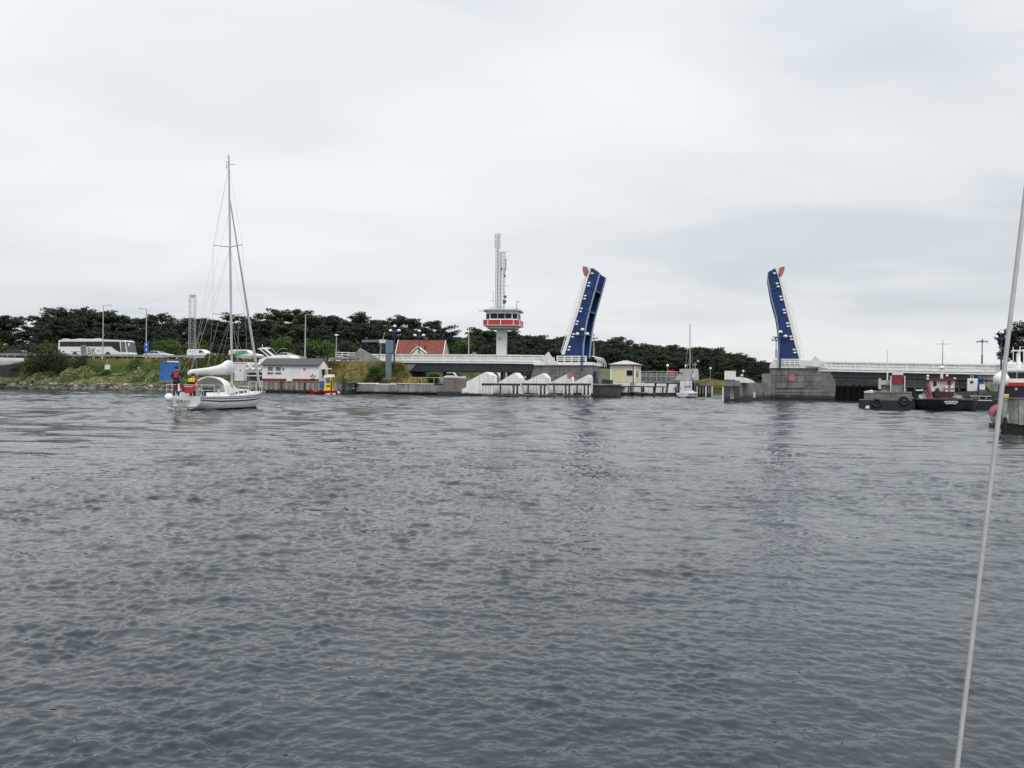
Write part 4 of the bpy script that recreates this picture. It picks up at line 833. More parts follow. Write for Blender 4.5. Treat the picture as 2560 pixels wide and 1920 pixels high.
p0 = ch.q(795, 940, 0); MB().box(b.x, b.x + .03, 1.3, 2.2, 0.7, H0 - .3).build('end_window', glass, ch); MB().box(b.x, b.x + 1.1, 0.9, 2.6, H0 - .55, H0 - .35).build('end_canopy', white, ch)
def ring(mb, c, r, tk, n=18):
    prev = None
    for k in range(n + 1):
        p_ = Vector(c) + Vector((math.cos(2 * pi * k / n) * r, 0, math.sin(2 * pi * k / n) * r))
        if prev is not None: mb.cyl(prev, p_, tk, tk, 6)
        prev = p_
    return mb
def lifebuoy(label, p, rz=RB, r=.33, m=None):
    T = Thing('lifebuoy', label, 'lifebuoy', p, rz); ring(MB(), (0, 0, 0), r, .075).build('ring', m or red, T)
    for k in range(4):
        t = pi / 4 + k * pi / 2; MB().box(r * math.cos(t) - .1, r * math.cos(t) + .1, -.09, .09, r * math.sin(t) - .1, r * math.sin(t) + .1).build('band', white, T)
    return T
c = ch.M.transposed() @ ch.q(782, 941, -.15) + ch.loc; lifebuoy('lifebuoy hanging at the right end of the clubhouse front', c, m=mat('dull_red', (.25, .05, .05)))
# white kiosk and boathouse left of the clubhouse
kk_ = Thing('kiosk', 'narrow white clapboard hut right of the yacht boom', 'building', B2W(left.q(598, 951, -11).x, -11.2, 1.8), RB)
a = kk_.q(586, 951); b = kk_.q(609, 907)
for k in range(8):
    z0 = 0.05 + (b.z - .1) * k / 8; MB().box(a.x, b.x, -0.02 + .015 * (k % 2), 0.1, z0, z0 + b.z / 8 - .03).build('cladding_board', clad, kk_)
MB().box(a.x, b.x, 0.1, 2.0, 0, b.z).build('wall', clad, kk_); MB().box(a.x - .1, b.x + .12, -.1, 2.1, b.z, b.z + .12).build('roof', white, kk_); c = kk_.q(601, 925.5); MB().box(c.x - .12, c.x + .12, -.06, 0, c.z - .1, c.z + .1).build('vent', chassis, kk_)
bh = Thing('boat_shed', 'open fronted white shed between the hut and the clubhouse', 'building', B2W(left.q(632, 951, -10.2).x, -10.3, 1.8), RB)
a = bh.q(610, 953); b = bh.q(655, 907)
MB().box(a.x, b.x, -.1, 2.6, b.z - .15, b.z).build('roof', white, bh); z1 = bh.q(630, 931).z; z2 = bh.q(630, 938).z
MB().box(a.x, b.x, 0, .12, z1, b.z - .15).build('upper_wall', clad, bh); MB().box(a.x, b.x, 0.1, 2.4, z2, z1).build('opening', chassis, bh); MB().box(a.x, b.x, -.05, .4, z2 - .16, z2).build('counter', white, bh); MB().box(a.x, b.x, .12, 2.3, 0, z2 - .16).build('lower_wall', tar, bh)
for uu in (619, 634, 649):
    c = bh.q(uu, 917, -.15); mb = MB(); ring(mb, c, .42, .15); mb.build('white_fender_ring', gel, bh)
def cruiser_parts(T, y0, y1, hull, top, wins, m=gel):
    MB().prism(T.poly(hull, y0), y0, y1).build('hull', m, T); MB().prism(T.poly(top, y0 + .3), y0 + .3, y1 - .3).build('deckhouse', m, T)
    for w in wins: MB().prism(T.poly(w, y0 + .28), y0 + .28, y0 + .31).build('window', glass, T)
mc = Thing('motor_cruiser', 'white motor cruiser with raked radar arch stored ashore behind the clubhouse', 'boat', B2W(left.q(680, 905, -5.5).x, -5.5, 3.4), RB)
cruiser_parts(mc, 0, 2.6, [(645, 910), (648, 899), (660, 894), (722, 889.5), (738, 900), (734, 912)], [(655, 895), (672, 891), (720, 888.5), (726, 892), (660, 897)], [])
for yy in (0.1, 2.3): MB().prism(mc.poly([(642.5, 871.5), (657, 868.5), (661, 870), (684.5, 888), (686, 893), (672, 893), (667, 889), (650, 874)], yy), yy, yy + .2).build('radar_arch', gel, mc)
MB().prism(mc.poly([(653, 873), (660, 873), (680, 890), (673, 890)], .08), .08, .1).build('arch_window', glass, mc); MB().prism(mc.poly([(644, 871.5), (657, 868.5), (659, 870.5), (646, 873.5)], .3), .3, 2.3).build('arch_top', gel, mc)
MB().cyl(mc.q(656, 868, .8), mc.q(656, 861, .8), .04, .04, 5).build('navigation_light', globe, mc)
for yy in (.5, 2.1):
    mb = MB(); mb.tube([mc.q(662, 868.5, yy), mc.q(675, 869, yy), mc.q(683, 874, yy), mc.q(690, 885, yy)], .035, 5); mb.tube([mc.q(690, 884, yy), mc.q(698, 874, yy), mc.q(705, 871, yy), mc.q(714, 871.5, yy)], .035, 5); mb.build('canopy_hoop', galv, mc)
for k in range(3): MB().box(-2 + 1.6 * k, -1.7 + 1.6 * k, 0.5, 2.1, -1.9, 0.0).build('cradle_leg', tar, mc)
lb = Thing('motor_boat', 'white boat hull ashore at the left edge with its bow to the right', 'boat', W(10, 914, 137), RB)
def side_hull(T, prof, y0, y1, m, bowu):
    pass
pts = lb.poly([(-70, 893), (44, 895), (38, 902), (24, 912), (5, 914), (-70, 915)]); xb = pts[1][0]
mb = MB(); rings = []
for k in range(9):
    t = k / 8; x = pts[0][0] + (xb - pts[0][0]) * t; w = 1.15 * (1 - t ** 3) + 0.02; zt2 = pts[0][1] + (pts[1][1] - pts[0][1]) * t; zb2 = 0.0 + 1.2 * max(0, t - .55) ** 1.6 * 2.2; zb2 = min(zb2, zt2 - .05)
    rings.append([(x, 1.2 - w, zt2), (x, 1.2 - w * .95, zb2 + .55 * (zt2 - zb2)), (x, 1.2 - w * .45, zb2 + .06), (x, 1.2, zb2), (x, 1.2 + w * .45, zb2 + .06), (x, 1.2 + w * .95, zb2 + .55 * (zt2 - zb2)), (x, 1.2 + w, zt2)])
mb.loft(rings); mb.build('hull', gel, lb, smooth=40)
MB().box(-5, 1.2, .5, 1.9, -.5, .05).build('keel_support_shade', tar, lb); MB().box(-5, 0.8, .2, 2.2, -2.0, -.5).build('cradle_shade', tar, lb)  # supports as solid dark boxes, standing in for the shadow under the hull
# mooring posts, sign and little boat by the quay
for k, (uu, v0, v1, lab) in enumerate([(856.5, 938, 986, 'black mooring post left of the pair beside the concrete quay'), (862.5, 947, 986.5, 'shorter black mooring post right of the pair beside the concrete quay'), (828, 952, 987, 'slim black mooring post in front of the red and yellow boat')]):
    D = 116 if k < 2 else 112; p = W(uu, v1, D); T = Thing('mooring_post', lab, 'post', (p.x, p.y, 0), 0); zt2 = T.q(uu, v0).z
    MB().cyl((0, 0, -1.5), (0, 0, zt2), 0.17 - .05 * (k == 2), 0.15 - .05 * (k == 2), 8).build('shaft', tar, T); MB().cyl((0, 0, zt2), (0, 0, zt2 + .06), .19 - .05 * (k == 2), .1, 8).build('cap', black, T)
sgn_ = Thing('speed_board', 'black board with two white bars at the left end of the concrete quay', 'sign', B2W(left.q(879, 970, -9.2).x, -9.2, 0.0), RB)
a = sgn_.q(870.5, 977.5); b = sgn_.q(889, 959); MB().box(a.x, b.x, 0, .1, a.z, b.z).build('board', tar, sgn_)
for va, vb in ((960.5, 966), (968.5, 973)): MB().prism(sgn_.poly([(872, va + 1.6), (885.5, va), (886.5, vb - 1), (873, vb + .6)]), -.04, -.002).build('white_bar', white, sgn_)
for xx in (a.x + .1, b.x - .1): MB().cyl((xx, .12, -1), (xx, .12, a.z + .3), .07, .07, 6).build('post', tar, sgn_)
# little toy-like boat: red hull, yellow cabin
tb = Thing('small_workboat', 'little boat with red hull and yellow cabin moored at the timber quay', 'boat', (W(815, 986, 118).x, 118, 0), 0.05)
P = lambda pts: tb.poly(pts)
rings = []
for k, (uu, vt, w) in enumerate([(778, 972, .1), (783, 975, .45), (790, 979, .75), (800, 979.5, .9), (812, 977, .95), (825, 976, .95), (838, 976.5, .9), (845, 977.5, .8)]):
    x, zt2 = tb.xz(uu, vt); rings.append([(x, -w, zt2), (x + .02, -w * .8, 0.2), (x + .05, 0, -0.3), (x + .02, w * .8, 0.2), (x, w, zt2)])
mb = MB(); mb.loft(rings); mb.build('hull', mat('bright_red_hull', (.5, .02, .03), .35, .08), tb, smooth=40)
MB().prism(P([(812, 977), (813, 958), (814, 944), (830, 944), (831, 958), (833, 977)]), -.65, .65).build('cabin', yellow, tb); MB().prism(P([(817, 957), (817.5, 946), (827, 946), (827.5, 957)]), -.68, -.64).build('window', mat('blue_glass', (.06, .10, .22), .15), tb)
MB().prism(P([(811, 940), (820, 936), (834, 936), (836, 943), (812, 944.5)]), -.75, .75).build('roof', gel, tb); MB().prism(P([(801, 971), (802, 952), (809, 953), (812, 958), (811, 971)]), -.5, .5).build('locker', mat('royal_blue', (.04, .08, .42), .4), tb)
MB().prism(P([(817, 967), (818, 963.5), (827, 963.5), (828, 967)]), -.67, -.6).build('vent', chassis, tb); MB().prism(P([(814, 985), (826, 983), (842, 983), (842, 985.5), (814, 986)]), -.93, -.8).build('white_stripe', white, tb); c = tb.q(847, 982); MB().sph((c.x, -.2, c.z), .22, n=12, m=8).build('fender_ball', globe, tb, smooth=True)
# ---------------------------------------------------------------- grey column, gantry, house, tower
gc = Thing('grey_column', 'blue grey square column with box head on the quay left of the bridge', 'column', B2W(left.q(970, 947, -6.5).x, -6.5, 1.6), RB)
a = gc.q(965.5, 947); b = gc.q(977, 880); MB().box(a.x, b.x, -.35, .35, a.z, b.z).build('shaft', bluegrey, gc); a = gc.q(967, 882); b = gc.q(980.5, 850.5); MB().box(a.x, b.x, -.45, .45, a.z, b.z).build('head_box', bluegrey, gc)
a = gc.q(951, 858); b = gc.q(967, 849.5); MB().box(a.x, b.x, -.4, .4, a.z, b.z).build('side_box', offwhite, gc); a = gc.q(955, 870); b = gc.q(967, 858.5); MB().box(a.x, b.x, -.35, .35, a.z, b.z).build('dark_lantern', blue_d, gc)
mb = MB(); mb.prism(gc.poly([(946, 959), (952, 950), (960, 944), (986, 944), (994, 950), (1000, 959)], -.9), -.9, 1.5); mb.build('footing', concrete_l, gc)
mb = MB(); mb.cyl(gc.q(945, 899, .6), gc.q(962, 830, .6), .06, .05, 5); mb.cyl(gc.q(947, 899, 1.0), gc.q(958, 850, 1.0), .04, .04, 5); mb.build('stay_tube', galv, gc)
gy = Thing('sign_gantry', 'horizontal grey gantry arm left of the grey column', 'gantry', B2W(left.q(930, 890, 4).x, 4.5, 5.4), RB)
a = gy.q(906, 855.5); b = gy.q(948, 849.5); MB().box(a.x, b.x, -.2, .2, a.z, b.z).build('arm', bluegrey, gy); MB().cyl((b.x + .3, 0, 0), (b.x + .3, 0, b.z + .1), .16, .14, 8).build('post', bluegrey, gy); MB().box(b.x, b.x + .3, -.15, .15, a.z, b.z).build('bracket', bluegrey, gy)
ho = Thing('house', 'house with red tiled roof and small gabled dormer behind the left span', 'house', W(1053, 905, 163), -0.12)
tile = mat('red_roof_tiles', (0.19, 0.046, 0.036), 0.75, 0.22, 1.2, streak=0.15, bump=0.5, bscale=6)
q = lambda u_, v_, y=0: ho.q(u_, v_, y)
e0 = q(988, 886); e1 = q(1108, 886); r0 = q(996, 850, 3.2); r1 = q(1114, 851, 3.2); dz = e0.z
mb = MB(); mb.add([(e0.x, 0, dz), (e1.x, 0, dz), (r1.x, 3.2, r1.z), (r0.x, 3.2, r0.z), (e1.x, 6.4, dz), (e0.x, 6.4, dz), (e0.x, 0, dz - .15), (e1.x, 0, dz - .15), (e1.x, 6.4, dz - .15), (e0.x, 6.4, dz - .15)], [(0, 1, 2, 3), (3, 2, 4, 5), (6, 9, 8, 7), (0, 6, 7, 1), (4, 8, 9, 5), (1, 7, 8, 4, 2), (0, 3, 5, 9, 6)])
roof = mb.build('roof', tile, ho)
MB().box(e0.x + .3, e1.x - .3, .4, 6.0, -4.6, dz - .16).build('wall', offwhite, ho)
mb = MB()
for (pa, pb_, pc) in (((e1.x + .02, 0, dz), (r1.x + .02, 3.2, r1.z), (e1.x + .02, 6.4, dz)), ((e0.x - .02, 0, dz), (r0.x - .02, 3.2, r0.z), (e0.x - .02, 6.4, dz))):
    for A, Bq in ((pa, pb_), (pb_, pc)): mb.cyl(A, Bq, .09, .09, 4)
mb.build('verge_board', white, ho)
mb = MB(); mb.add([(e1.x - .01, .5, dz - .1), (e1.x - .01, 5.9, dz - .1), (r1.x - .01, 3.2, r1.z - .3), (e1.x + .05, .5, dz - .1), (e1.x + .05, 5.9, dz - .1), (r1.x + .05, 3.2, r1.z - .3)], [(0, 1, 2), (5, 4, 3), (0, 3, 4, 1), (1, 4, 5, 2), (2, 5, 3, 0)]); mb.build('gable_end', mat('tan_gable', (.45, .40, .32), .8, .1), ho)
c0 = q(1026, 884, -.4); c1 = q(1066, 884, -.4); ct = q(1044, 868, -.4)
dr = MB(); dr.prism([(c0.x + .3, c0.z - .2), (c1.x - .3, c1.z - .2), (c1.x - .3, c1.z), (ct.x, ct.z - .25), (c0.x + .3, c0.z)], -.35, 2.0); dm = dr.build('dormer', cream, ho)
mb = MB()
for A, Bq in ((c0, ct), (ct, c1)): mb.prism([(A.x, A.z), (Bq.x, Bq.z), (Bq.x, Bq.z + .22), (A.x, A.z + .22)], -.5, 2.2)
mb.build('dormer_roof', white, dm); c = q(1066, 847, 3.2); MB().box(c.x - .5, c.x + .3, 2.8, 3.6, c.z - .9, c.z + .35).build('chimney', tile, roof)
c = q(1063, 867, 1.2); MB().box(c.x - .15, c.x + .15, 1.0, 1.3, c.z - .3, c.z + .2).build('roof_vent', tar, roof)
# control tower
tw = Thing('control_tower', 'white bridge control tower with red band and antenna masts', 'tower', W(1252, 905, 150), -0.14)
tq = lambda u_, v_, y=0: tw.q(u_, v_, y); towerw = mat('tower_white', (.74, .75, .76), .5, .04, .6, streak=.08)
a = tq(1239.5, 966, -1); b = tq(1264.5, 815, -1); MB().box(a.x, b.x, -1.0, 1.0, a.z, b.z).build('shaft', towerw, tw)
c = tq(1249, 845, -1); MB().sph((c.x, -1.03, c.z), .24, (1, .2, 1.3), 8, 6).build('emblem', galv, tw)
def octa(uL, uR, y, v0, v1, ch_=.30, cx_=None):
    A = tq(uL, v1, y); Bq = tq(uR, v0, y); w = (Bq.x - A.x) / 2; cx = (A.x + Bq.x) / 2; k = w * ch_
    return cx, w, A.z, Bq.z, [(cx - w + k, -w), (cx + w - k, -w), (cx + w, -w + k), (cx + w, w - k), (cx + w - k, w), (cx - w + k, w), (cx - w, w - k), (cx - w, -w + k)]
cx, w, z0, z1, P8 = octa(1206.5, 1298.5, -3, 799.5, 813); MB().prismz(P8, z0, z1).build('red_band', mat('tower_red', (.50, .035, .035), .45, .06, 1), tw)
for k in range(8):
    (xa, ya), (xb, yb) = P8[k], P8[(k + 1) % 8]
    for t in ((0, .5) if k in (0, 2, 4, 6) else (0,)):
        x, y = xa + (xb - xa) * t, ya + (yb - ya) * t; MB().box(x - .07, x + .07, y - .07, y + .07, z0 + .02, z1 - .02).build('band_mullion', towerw, tw)
for zz, n_ in ((z0, 'lower_rim'), (z1, 'upper_rim')):
    MB().prismz([((x - cx) * 1.02 + cx, y * 1.02) for x, y in P8], zz - .05, zz + .05).build(n_, towerw, tw)
MB().prismz([((x - cx) * .8 + cx, y * .8) for x, y in P8], z0 - .55, z0 - .12).build('underside', galv, tw)
k8 = [((x - cx) * .86 + cx, y * .86) for x, y in P8]; zr = tq(1250, 776.5, -3).z; zw0 = tq(1250, 796.5, -3).z; zw1 = tq(1250, 783.5, -3).z
MB().prismz(k8, z1, zw0).build('cabin_wall', towerw, tw); MB().prismz([((x - cx) * .84 + cx, y * .84) for x, y in P8], zw0, zw1).build('cabin_core', mat('dark_interior', (.012, .013, .014), .3), tw); MB().prismz(k8, zw1, zr).build('cabin_fascia', towerw, tw)
for k in range(8):
    (xa, ya), (xb, yb) = k8[k], k8[(k + 1) % 8]; nseg = 3 if k % 2 == 0 else 1
    for j in range(nseg):
        t0, t1 = j / nseg, (j + 1) / nseg; d = Vector((xb - xa, yb - ya, 0)).normalized(); nn = Vector((d.y, -d.x, 0)) * .01
        A = Vector((xa + (xb - xa) * t0, ya + (yb - ya) * t0, 0)) + nn; Bq = Vector((xa + (xb - xa) * t1, ya + (yb - ya) * t1, 0)) + nn
        g_ = .09; A2 = A + d * g_; B2 = Bq - d * g_; i_ = -nn * 4
        mb = MB(); mb.add([(A2.x, A2.y, zw0 + .05), (B2.x, B2.y, zw0 + .05), (B2.x, B2.y, zw1 - .05), (A2.x, A2.y, zw1 - .05), (A2.x + i_.x, A2.y + i_.y, zw0 + .05), (B2.x + i_.x, B2.y + i_.y, zw0 + .05), (B2.x + i_.x, B2.y + i_.y, zw1 - .05), (A2.x + i_.x, A2.y + i_.y, zw1 - .05)], [(0, 1, 2, 3), (7, 6, 5, 4), (0, 4, 5, 1), (1, 5, 6, 2), (2, 6, 7, 3), (3, 7, 4, 0)]); mb.build('window_pane', mat('tower_glass', (.012, .014, .016), .35, .1, spec=.25), tw)
        MB().cyl((A.x - nn.x * 5, A.y - nn.y * 5, zw0), (A.x - nn.x * 5, A.y - nn.y * 5, zw1), .09 if j == 0 else .05, n=6).build('window_mullion', towerw, tw)
MB().prismz([((x - cx) * 1.03 + cx, y * 1.03) for x, y in P8], zr, zr + .22).build('roof', galv, tw)
# open lattice mast and antennas on the roof
def lattice(T, name, x, y, hw, z0, z1, n, m, r=.05):
    mb = MB(); top = [(x - hw, y - hw), (x + hw, y - hw), (x, y + hw)]
    for a_ in top: mb.cyl((*a_, z0), (*a_, z1), r, r, 5)
    for k in range(n):
        za, zb = z0 + (z1 - z0) * k / n, z0 + (z1 - z0) * (k + 1) / n
        for i in range(3): mb.cyl((*top[i], za), (*top[(i + 1) % 3], zb), r * .5, r * .5, 4); mb.cyl((*top[i], zb), (*top[(i + 1) % 3], zb), r * .5, r * .5, 4)
    return mb.build(name, m, T)
zr2 = zr + .22; A = tq(1243.5, 581); mast_m = mat('mast_steel', (.34, .35, .36), .5, .1, 1)
x0 = tq(1243.5, 700).x; lattice(tw, 'main_mast', x0, 0, .30, zr2, A.z - .4, 22, mast_m, .048); MB().cyl((x0, 0, zr2), (x0, 0, A.z), .06, .04, 6).build('mast_core', mast_m, tw)
for dx in (-.48, .48):
    for (va, vb) in ((584, 598), (600, 621)): MB().cyl((x0 + dx, -.2, tq(1243, vb).z), (x0 + dx, -.2, tq(1243, va).z), .06, .06, 6).build('antenna_panel', galv, tw)
x1 = tq(1258, 700).x; zt2 = tq(1258, 631).z; lattice(tw, 'second_mast', x1, .2, .36, zr2, zt2, 16, mast_m, .042); x2 = tq(1251.5, 700).x; lattice(tw, 'thin_mast', x2, -.2, .13, zr2, zt2 - .1, 18, mast_m, .035)
mb = MB(); mb.cyl(tq(1248, 632), tq(1264, 632), .06, n=5); mb.cyl(tq(1250, 628), tq(1272, 628), .035, n=4); mb.cyl(tq(1260, 715.5), tq(1273.5, 715.5), .03, n=4); mb.build('antenna_bars', mast_m, tw)
for (uu, va, vb) in ((1264.5, 646, 676), (1253, 645, 682), (1262, 671, 693)): MB().cyl(tq(uu, vb, -.4), tq(uu, va, -.4), .12, n=8).build('panel_antenna', galv, tw)
for (uu, vv, r) in ((1261.5, 754, .36), (1263, 742, .28), (1254, 672, .22), (1262, 690, .2)):
    c = tq(uu, vv, -.5); MB().sph(c, r, (1, .4, 1.1), 10, 6).build('dish_antenna', mat('dish_dark', (.10, .105, .11), .5), tw)
mb = MB(); mb.cyl((tq(1236, 775).x, -1.5, zr2), (tq(1236, 775).x, -1.5, tq(1236, 730).z), .04, n=4); mb.cyl(tq(1229, 752, -1.5), tq(1237, 752, -1.5), .06, n=4); mb.cyl(tq(1292, 776, -2), tq(1292, 751, -2), .07, n=5); mb.cyl(tq(1290, 764, -2), tq(1292, 764, -2), .1, n=4); mb.sph(tq(1297.5, 754, -2), .13); mb.cyl(tq(1292, 757, -2), tq(1297.5, 754, -2), .03, n=4)
mb.cyl(tq(1195, 779, -2), tq(1206, 779, -2), .04, n=4); mb.cyl(tq(1190, 770, -2), tq(1206, 778, -2), .025, n=4); mb.build('whip_aerials', mast_m, tw)
mb = MB()
for k in range(9):
    t = 2 * pi * k / 8; mb.cyl((cx + 2.7 * math.cos(t), 2.7 * math.sin(t), zr2), (cx + 2.7 * math.cos(t), 2.7 * math.sin(t), zr2 + .5), .03, n=4); t2 = 2 * pi * (k + 1) / 8; mb.cyl((cx + 2.7 * math.cos(t), 2.7 * math.sin(t), zr2 + .5), (cx + 2.7 * math.cos(t2), 2.7 * math.sin(t2), zr2 + .5), .03, n=4)
mb.build('roof_railing', galv, tw)
# a moving car roof on the bridge
bcx = on_road(1185, 4.5); T = car('hatchback_car', 'pale car on the bridge left of the control tower, only its roof showing', 'sedan', 1176, 1204, 5.2, carwhite); T.o.location.z = ztl(left.q(1190, 890, 5).x) - 0.93

# ---------------------------------------------------------------- white fender blocks and timber fender left of the channel
dol = Thing('landing_wall', 'grey brown concrete wall at the end of the quay beside the first white block', 'wall', BL, RB)
MB().prism(dol.poly([(1108, 944), (1172, 946), (1172, 980), (1108, 978)], -9.6), -9.6, -6.5).build('upper_wall', mat('brown_concrete', (.19, .165, .155), .85, .2, .7, streak=.4), dol); MB().prism(dol.poly([(1092, 978), (1212, 979), (1212, 1000), (1092, 1000)], -11), -11, -7).build('footing', concrete, dol)
WEDGE = [([(1154.5, 984), (1154.5, 972.3), (1165.8, 968), (1166, 955), (1214, 929.8), (1226, 938), (1226, 984)], -12.2, 3.0, 'leftmost and largest white sloping fender block with a step at its foot'),
         ([(1231, 984), (1232, 970), (1247, 955), (1287, 931.6), (1298.6, 945), (1298.6, 985)], -10.2, 2.6, 'second white sloping fender block from the left'),
         ([(1309, 983), (1311, 954.5), (1356, 933), (1366, 944), (1366, 984)], -8.0, 2.6, 'middle white sloping fender block'),
         ([(1368, 983), (1375, 956.5), (1420, 934), (1426.5, 945.5), (1426.5, 983)], -6.0, 2.4, 'white sloping fender block with a pink disc at its tip'),
         ([(1429, 982), (1433, 956.5), (1470, 936.6), (1474, 944), (1474, 983)], -4.2, 2.4, 'rightmost white sloping fender block against the left pier')]
for k, (pts, y0, th, lab) in enumerate(WEDGE):
    p = left.q(pts[0][0] + 10, 985, y0); T = Thing('fender_block', lab, 'fender', B2W(p.x, y0, 0), RB, 'white fender blocks beside the left pier')
    P = T.poly(pts); n = len(P); top = max(range(n), key=lambda i: P[i][1])
    MB().prism(P, 0, th).build('block', wedgewhite, T)
    A, Bq = P[top], P[top + 1]; MB().prism([(A[0] - .9, A[1] - .62), (A[0] - .86, A[1] - .62), (A[0] - .86, .7), (A[0] - .9, .7)], -.012, .02).build('joint', mat('joint_grey', (.25, .25, .24), .8), T)
    x0, x1 = P[0][0], P[-1][0]; MB().box(x0 + .05, x1 - .05, .1, th - .1, -1.0, .55).build('footing', concrete, T)
    if k == 3: c = T.q(1425, 938, -.1); MB().cyl((c.x, -.12, c.z), (c.x, 0, c.z), .42, .42, 18).build('disc', pink, T)
    # timber fender in front of each block
    F_ = Thing('timber_fender', ['timber fender frame with white posts in front of the leftmost white block', 'timber fender frame in front of the second white block', 'timber fender frame in front of the middle white block', 'timber fender frame in front of the block with the pink disc', 'timber fender frame in front of the rightmost white block'][k], 'fender', B2W(p.x, y0 - .9, 0), RB, 'timber fenders beside the left pier')
    ul, ur = [(1205, 1232), (1230, 1300), (1300, 1368), (1366, 1430), (1428, 1477)][k]
    a = F_.q(ul, 958.5); b = F_.q(ur, 961.5); MB().box(a.x, b.x, -.15, .15, a.z - .28, a.z + .02).build('rail', tar, F_)
    a2 = F_.q(ul, 989); MB().box(a.x + .1, b.x, -.22, .1, .10, .34).build('lower_beam', wedgewhite, F_); MB().box(a.x, b.x, -.1, .2, -.6, .10).build('sill', tar, F_)
    npost = 5 if k == 0 else 8
    us = [ul + 1.5 + (ur - ul - 3) * j / (npost - 1) for j in range(npost)] if k == 0 else [ul + 3, ul + (ur - ul) * .3] + [ur - 20 + 4.6 * j for j in range(5)]
    for j, uu in enumerate(us):
        x = F_.q(uu, 970).x; MB().box(x - .075, x + .075, -.14, .14, -.6, a.z - .28).build('post', wedgewhite if (j % 2 == 0 or k == 0) else tar, F_)
bk = Thing('dark_caisson', 'dark square caisson at the foot of the left pier', 'caisson', BL, RB)
MB().prism(bk.poly([(1478, 962.5), (1541, 962.5), (1541, 1000), (1478, 1000)], -1.2), -1.2, 3).build('block', mat('dark_concrete', (.05, .052, .055), .85, .25, .8, bump=.4, algae=.4), bk); MB().prism(bk.poly([(1476, 959), (1545, 960), (1545, 963), (1476, 963)], -1.4), -1.4, 3.2).build('cap', concrete_l, bk); MB().prism(bk.poly([(1505, 948), (1528, 950), (1528, 960), (1505, 960)], 1), 1, 2.5).build('winch_box', tar, bk)

# ---------------------------------------------------------------- beyond the bridge: yellow building, platform, guide works
yb = Thing('pump_house', 'small cream building with pale hipped roof beyond the channel', 'building', W(1565, 956, 152), -0.42)
a = yb.q(1527, 956); b = yb.q(1587, 911); wy = 3.8; MB().box(a.x, b.x, 0, wy, a.z, b.z).build('wall', cream, yb); MB().box(a.x - .05, b.x + .05, -.05, wy + .05, a.z - 1.8, a.z).build('plinth', concrete_l, yb)
for (x, y) in ((a.x, 0), (b.x, 0), (a.x, wy), (b.x, wy)): MB().box(x - .12, x + .12, y - .12, y + .12, a.z, b.z).build('corner_trim', white, yb)
MB().cyl((b.x - .25, -.06, a.z), (b.x - .25, -.06, b.z), .06, n=6).build('downpipe', chassis, yb)
ap = yb.q(1562, 901.5, wy / 2); o_ = .5; zb = b.z
mb = MB(); mb.add([(a.x - o_, -o_, zb), (b.x + o_, -o_, zb), (b.x + o_, wy + o_, zb), (a.x - o_, wy + o_, zb), ((a.x + b.x) / 2 - .4, wy / 2, ap.z), ((a.x + b.x) / 2 + .4, wy / 2, ap.z)], [(3, 2, 1, 0), (0, 1, 5, 4), (2, 3, 4, 5), (1, 2, 5), (3, 0, 4)]); mb.build('roof', mat('pale_sheet_roof', (.5, .5, .48), .5, .06), yb)
MB().box(a.x - o_, b.x + o_, -o_, wy + o_, zb - .16, zb - .004).build('eaves', chassis, yb)
p0 = yb.q(1566.5, 939.5); p1 = yb.q(1582, 925.5); wn = MB().box(p0.x - .1, p1.x + .1, -.05, .01, p0.z - .1, p1.z + .1).build('window', white, yb); MB().box(p0.x, p1.x, -.07, -.04, p0.z, p1.z).build('pane', glass, wn)
MB().box(b.x, b.x + .06, 1.2, 2.1, a.z + 1.1, a.z + 2.2).build('side_window', glass, yb)
pf = Thing('platform', 'dark edged concrete platform with railing right of the cream building', 'platform', W(1650, 960, 156), -0.26)
a = pf.q(1518, 954); b = pf.q(1702, 949.5); MB().box(a.x, b.x, 0, 14, a.z - .45, a.z + .15).build('deck', concrete_l, pf); c = pf.q(1600, 958); MB().box(a.x + 1.5, b.x, -.15, 0, c.z - .1, a.z - .1).build('edge_beam', tar, pf)
rt = pf.q(1620, 929, 2).z
for k in range(9):
    x = pf.q(1602 + 13 * k, 945, 2).x; MB().cyl((x, 2, a.z), (x, 2, rt), .05, n=5).build('railing_post', galv, pf)
for zz in (rt, rt - .45, rt - .9): MB().cyl((pf.q(1602, 945, 2).x, 2, zz), (pf.q(1706, 945, 2).x, 2, zz), .045, n=5).build('railing_bar', galv, pf)
for k in range(12):
    x = pf.q(1602 + 9 * k, 945, 6).x; MB().box(x + .04, x + .66, 6, 6.05, a.z + .1, rt - .25).build('mesh_panel', mat('mesh_grey', (.12, .13, .14), .6, .2), pf)
for k in range(9):
    x = pf.q(1500 + 30 * k, 970, 1).x; MB().box(x, x + .5, .6, 1.1, -1.0, a.z - .4).build('support_pile', tar, pf)
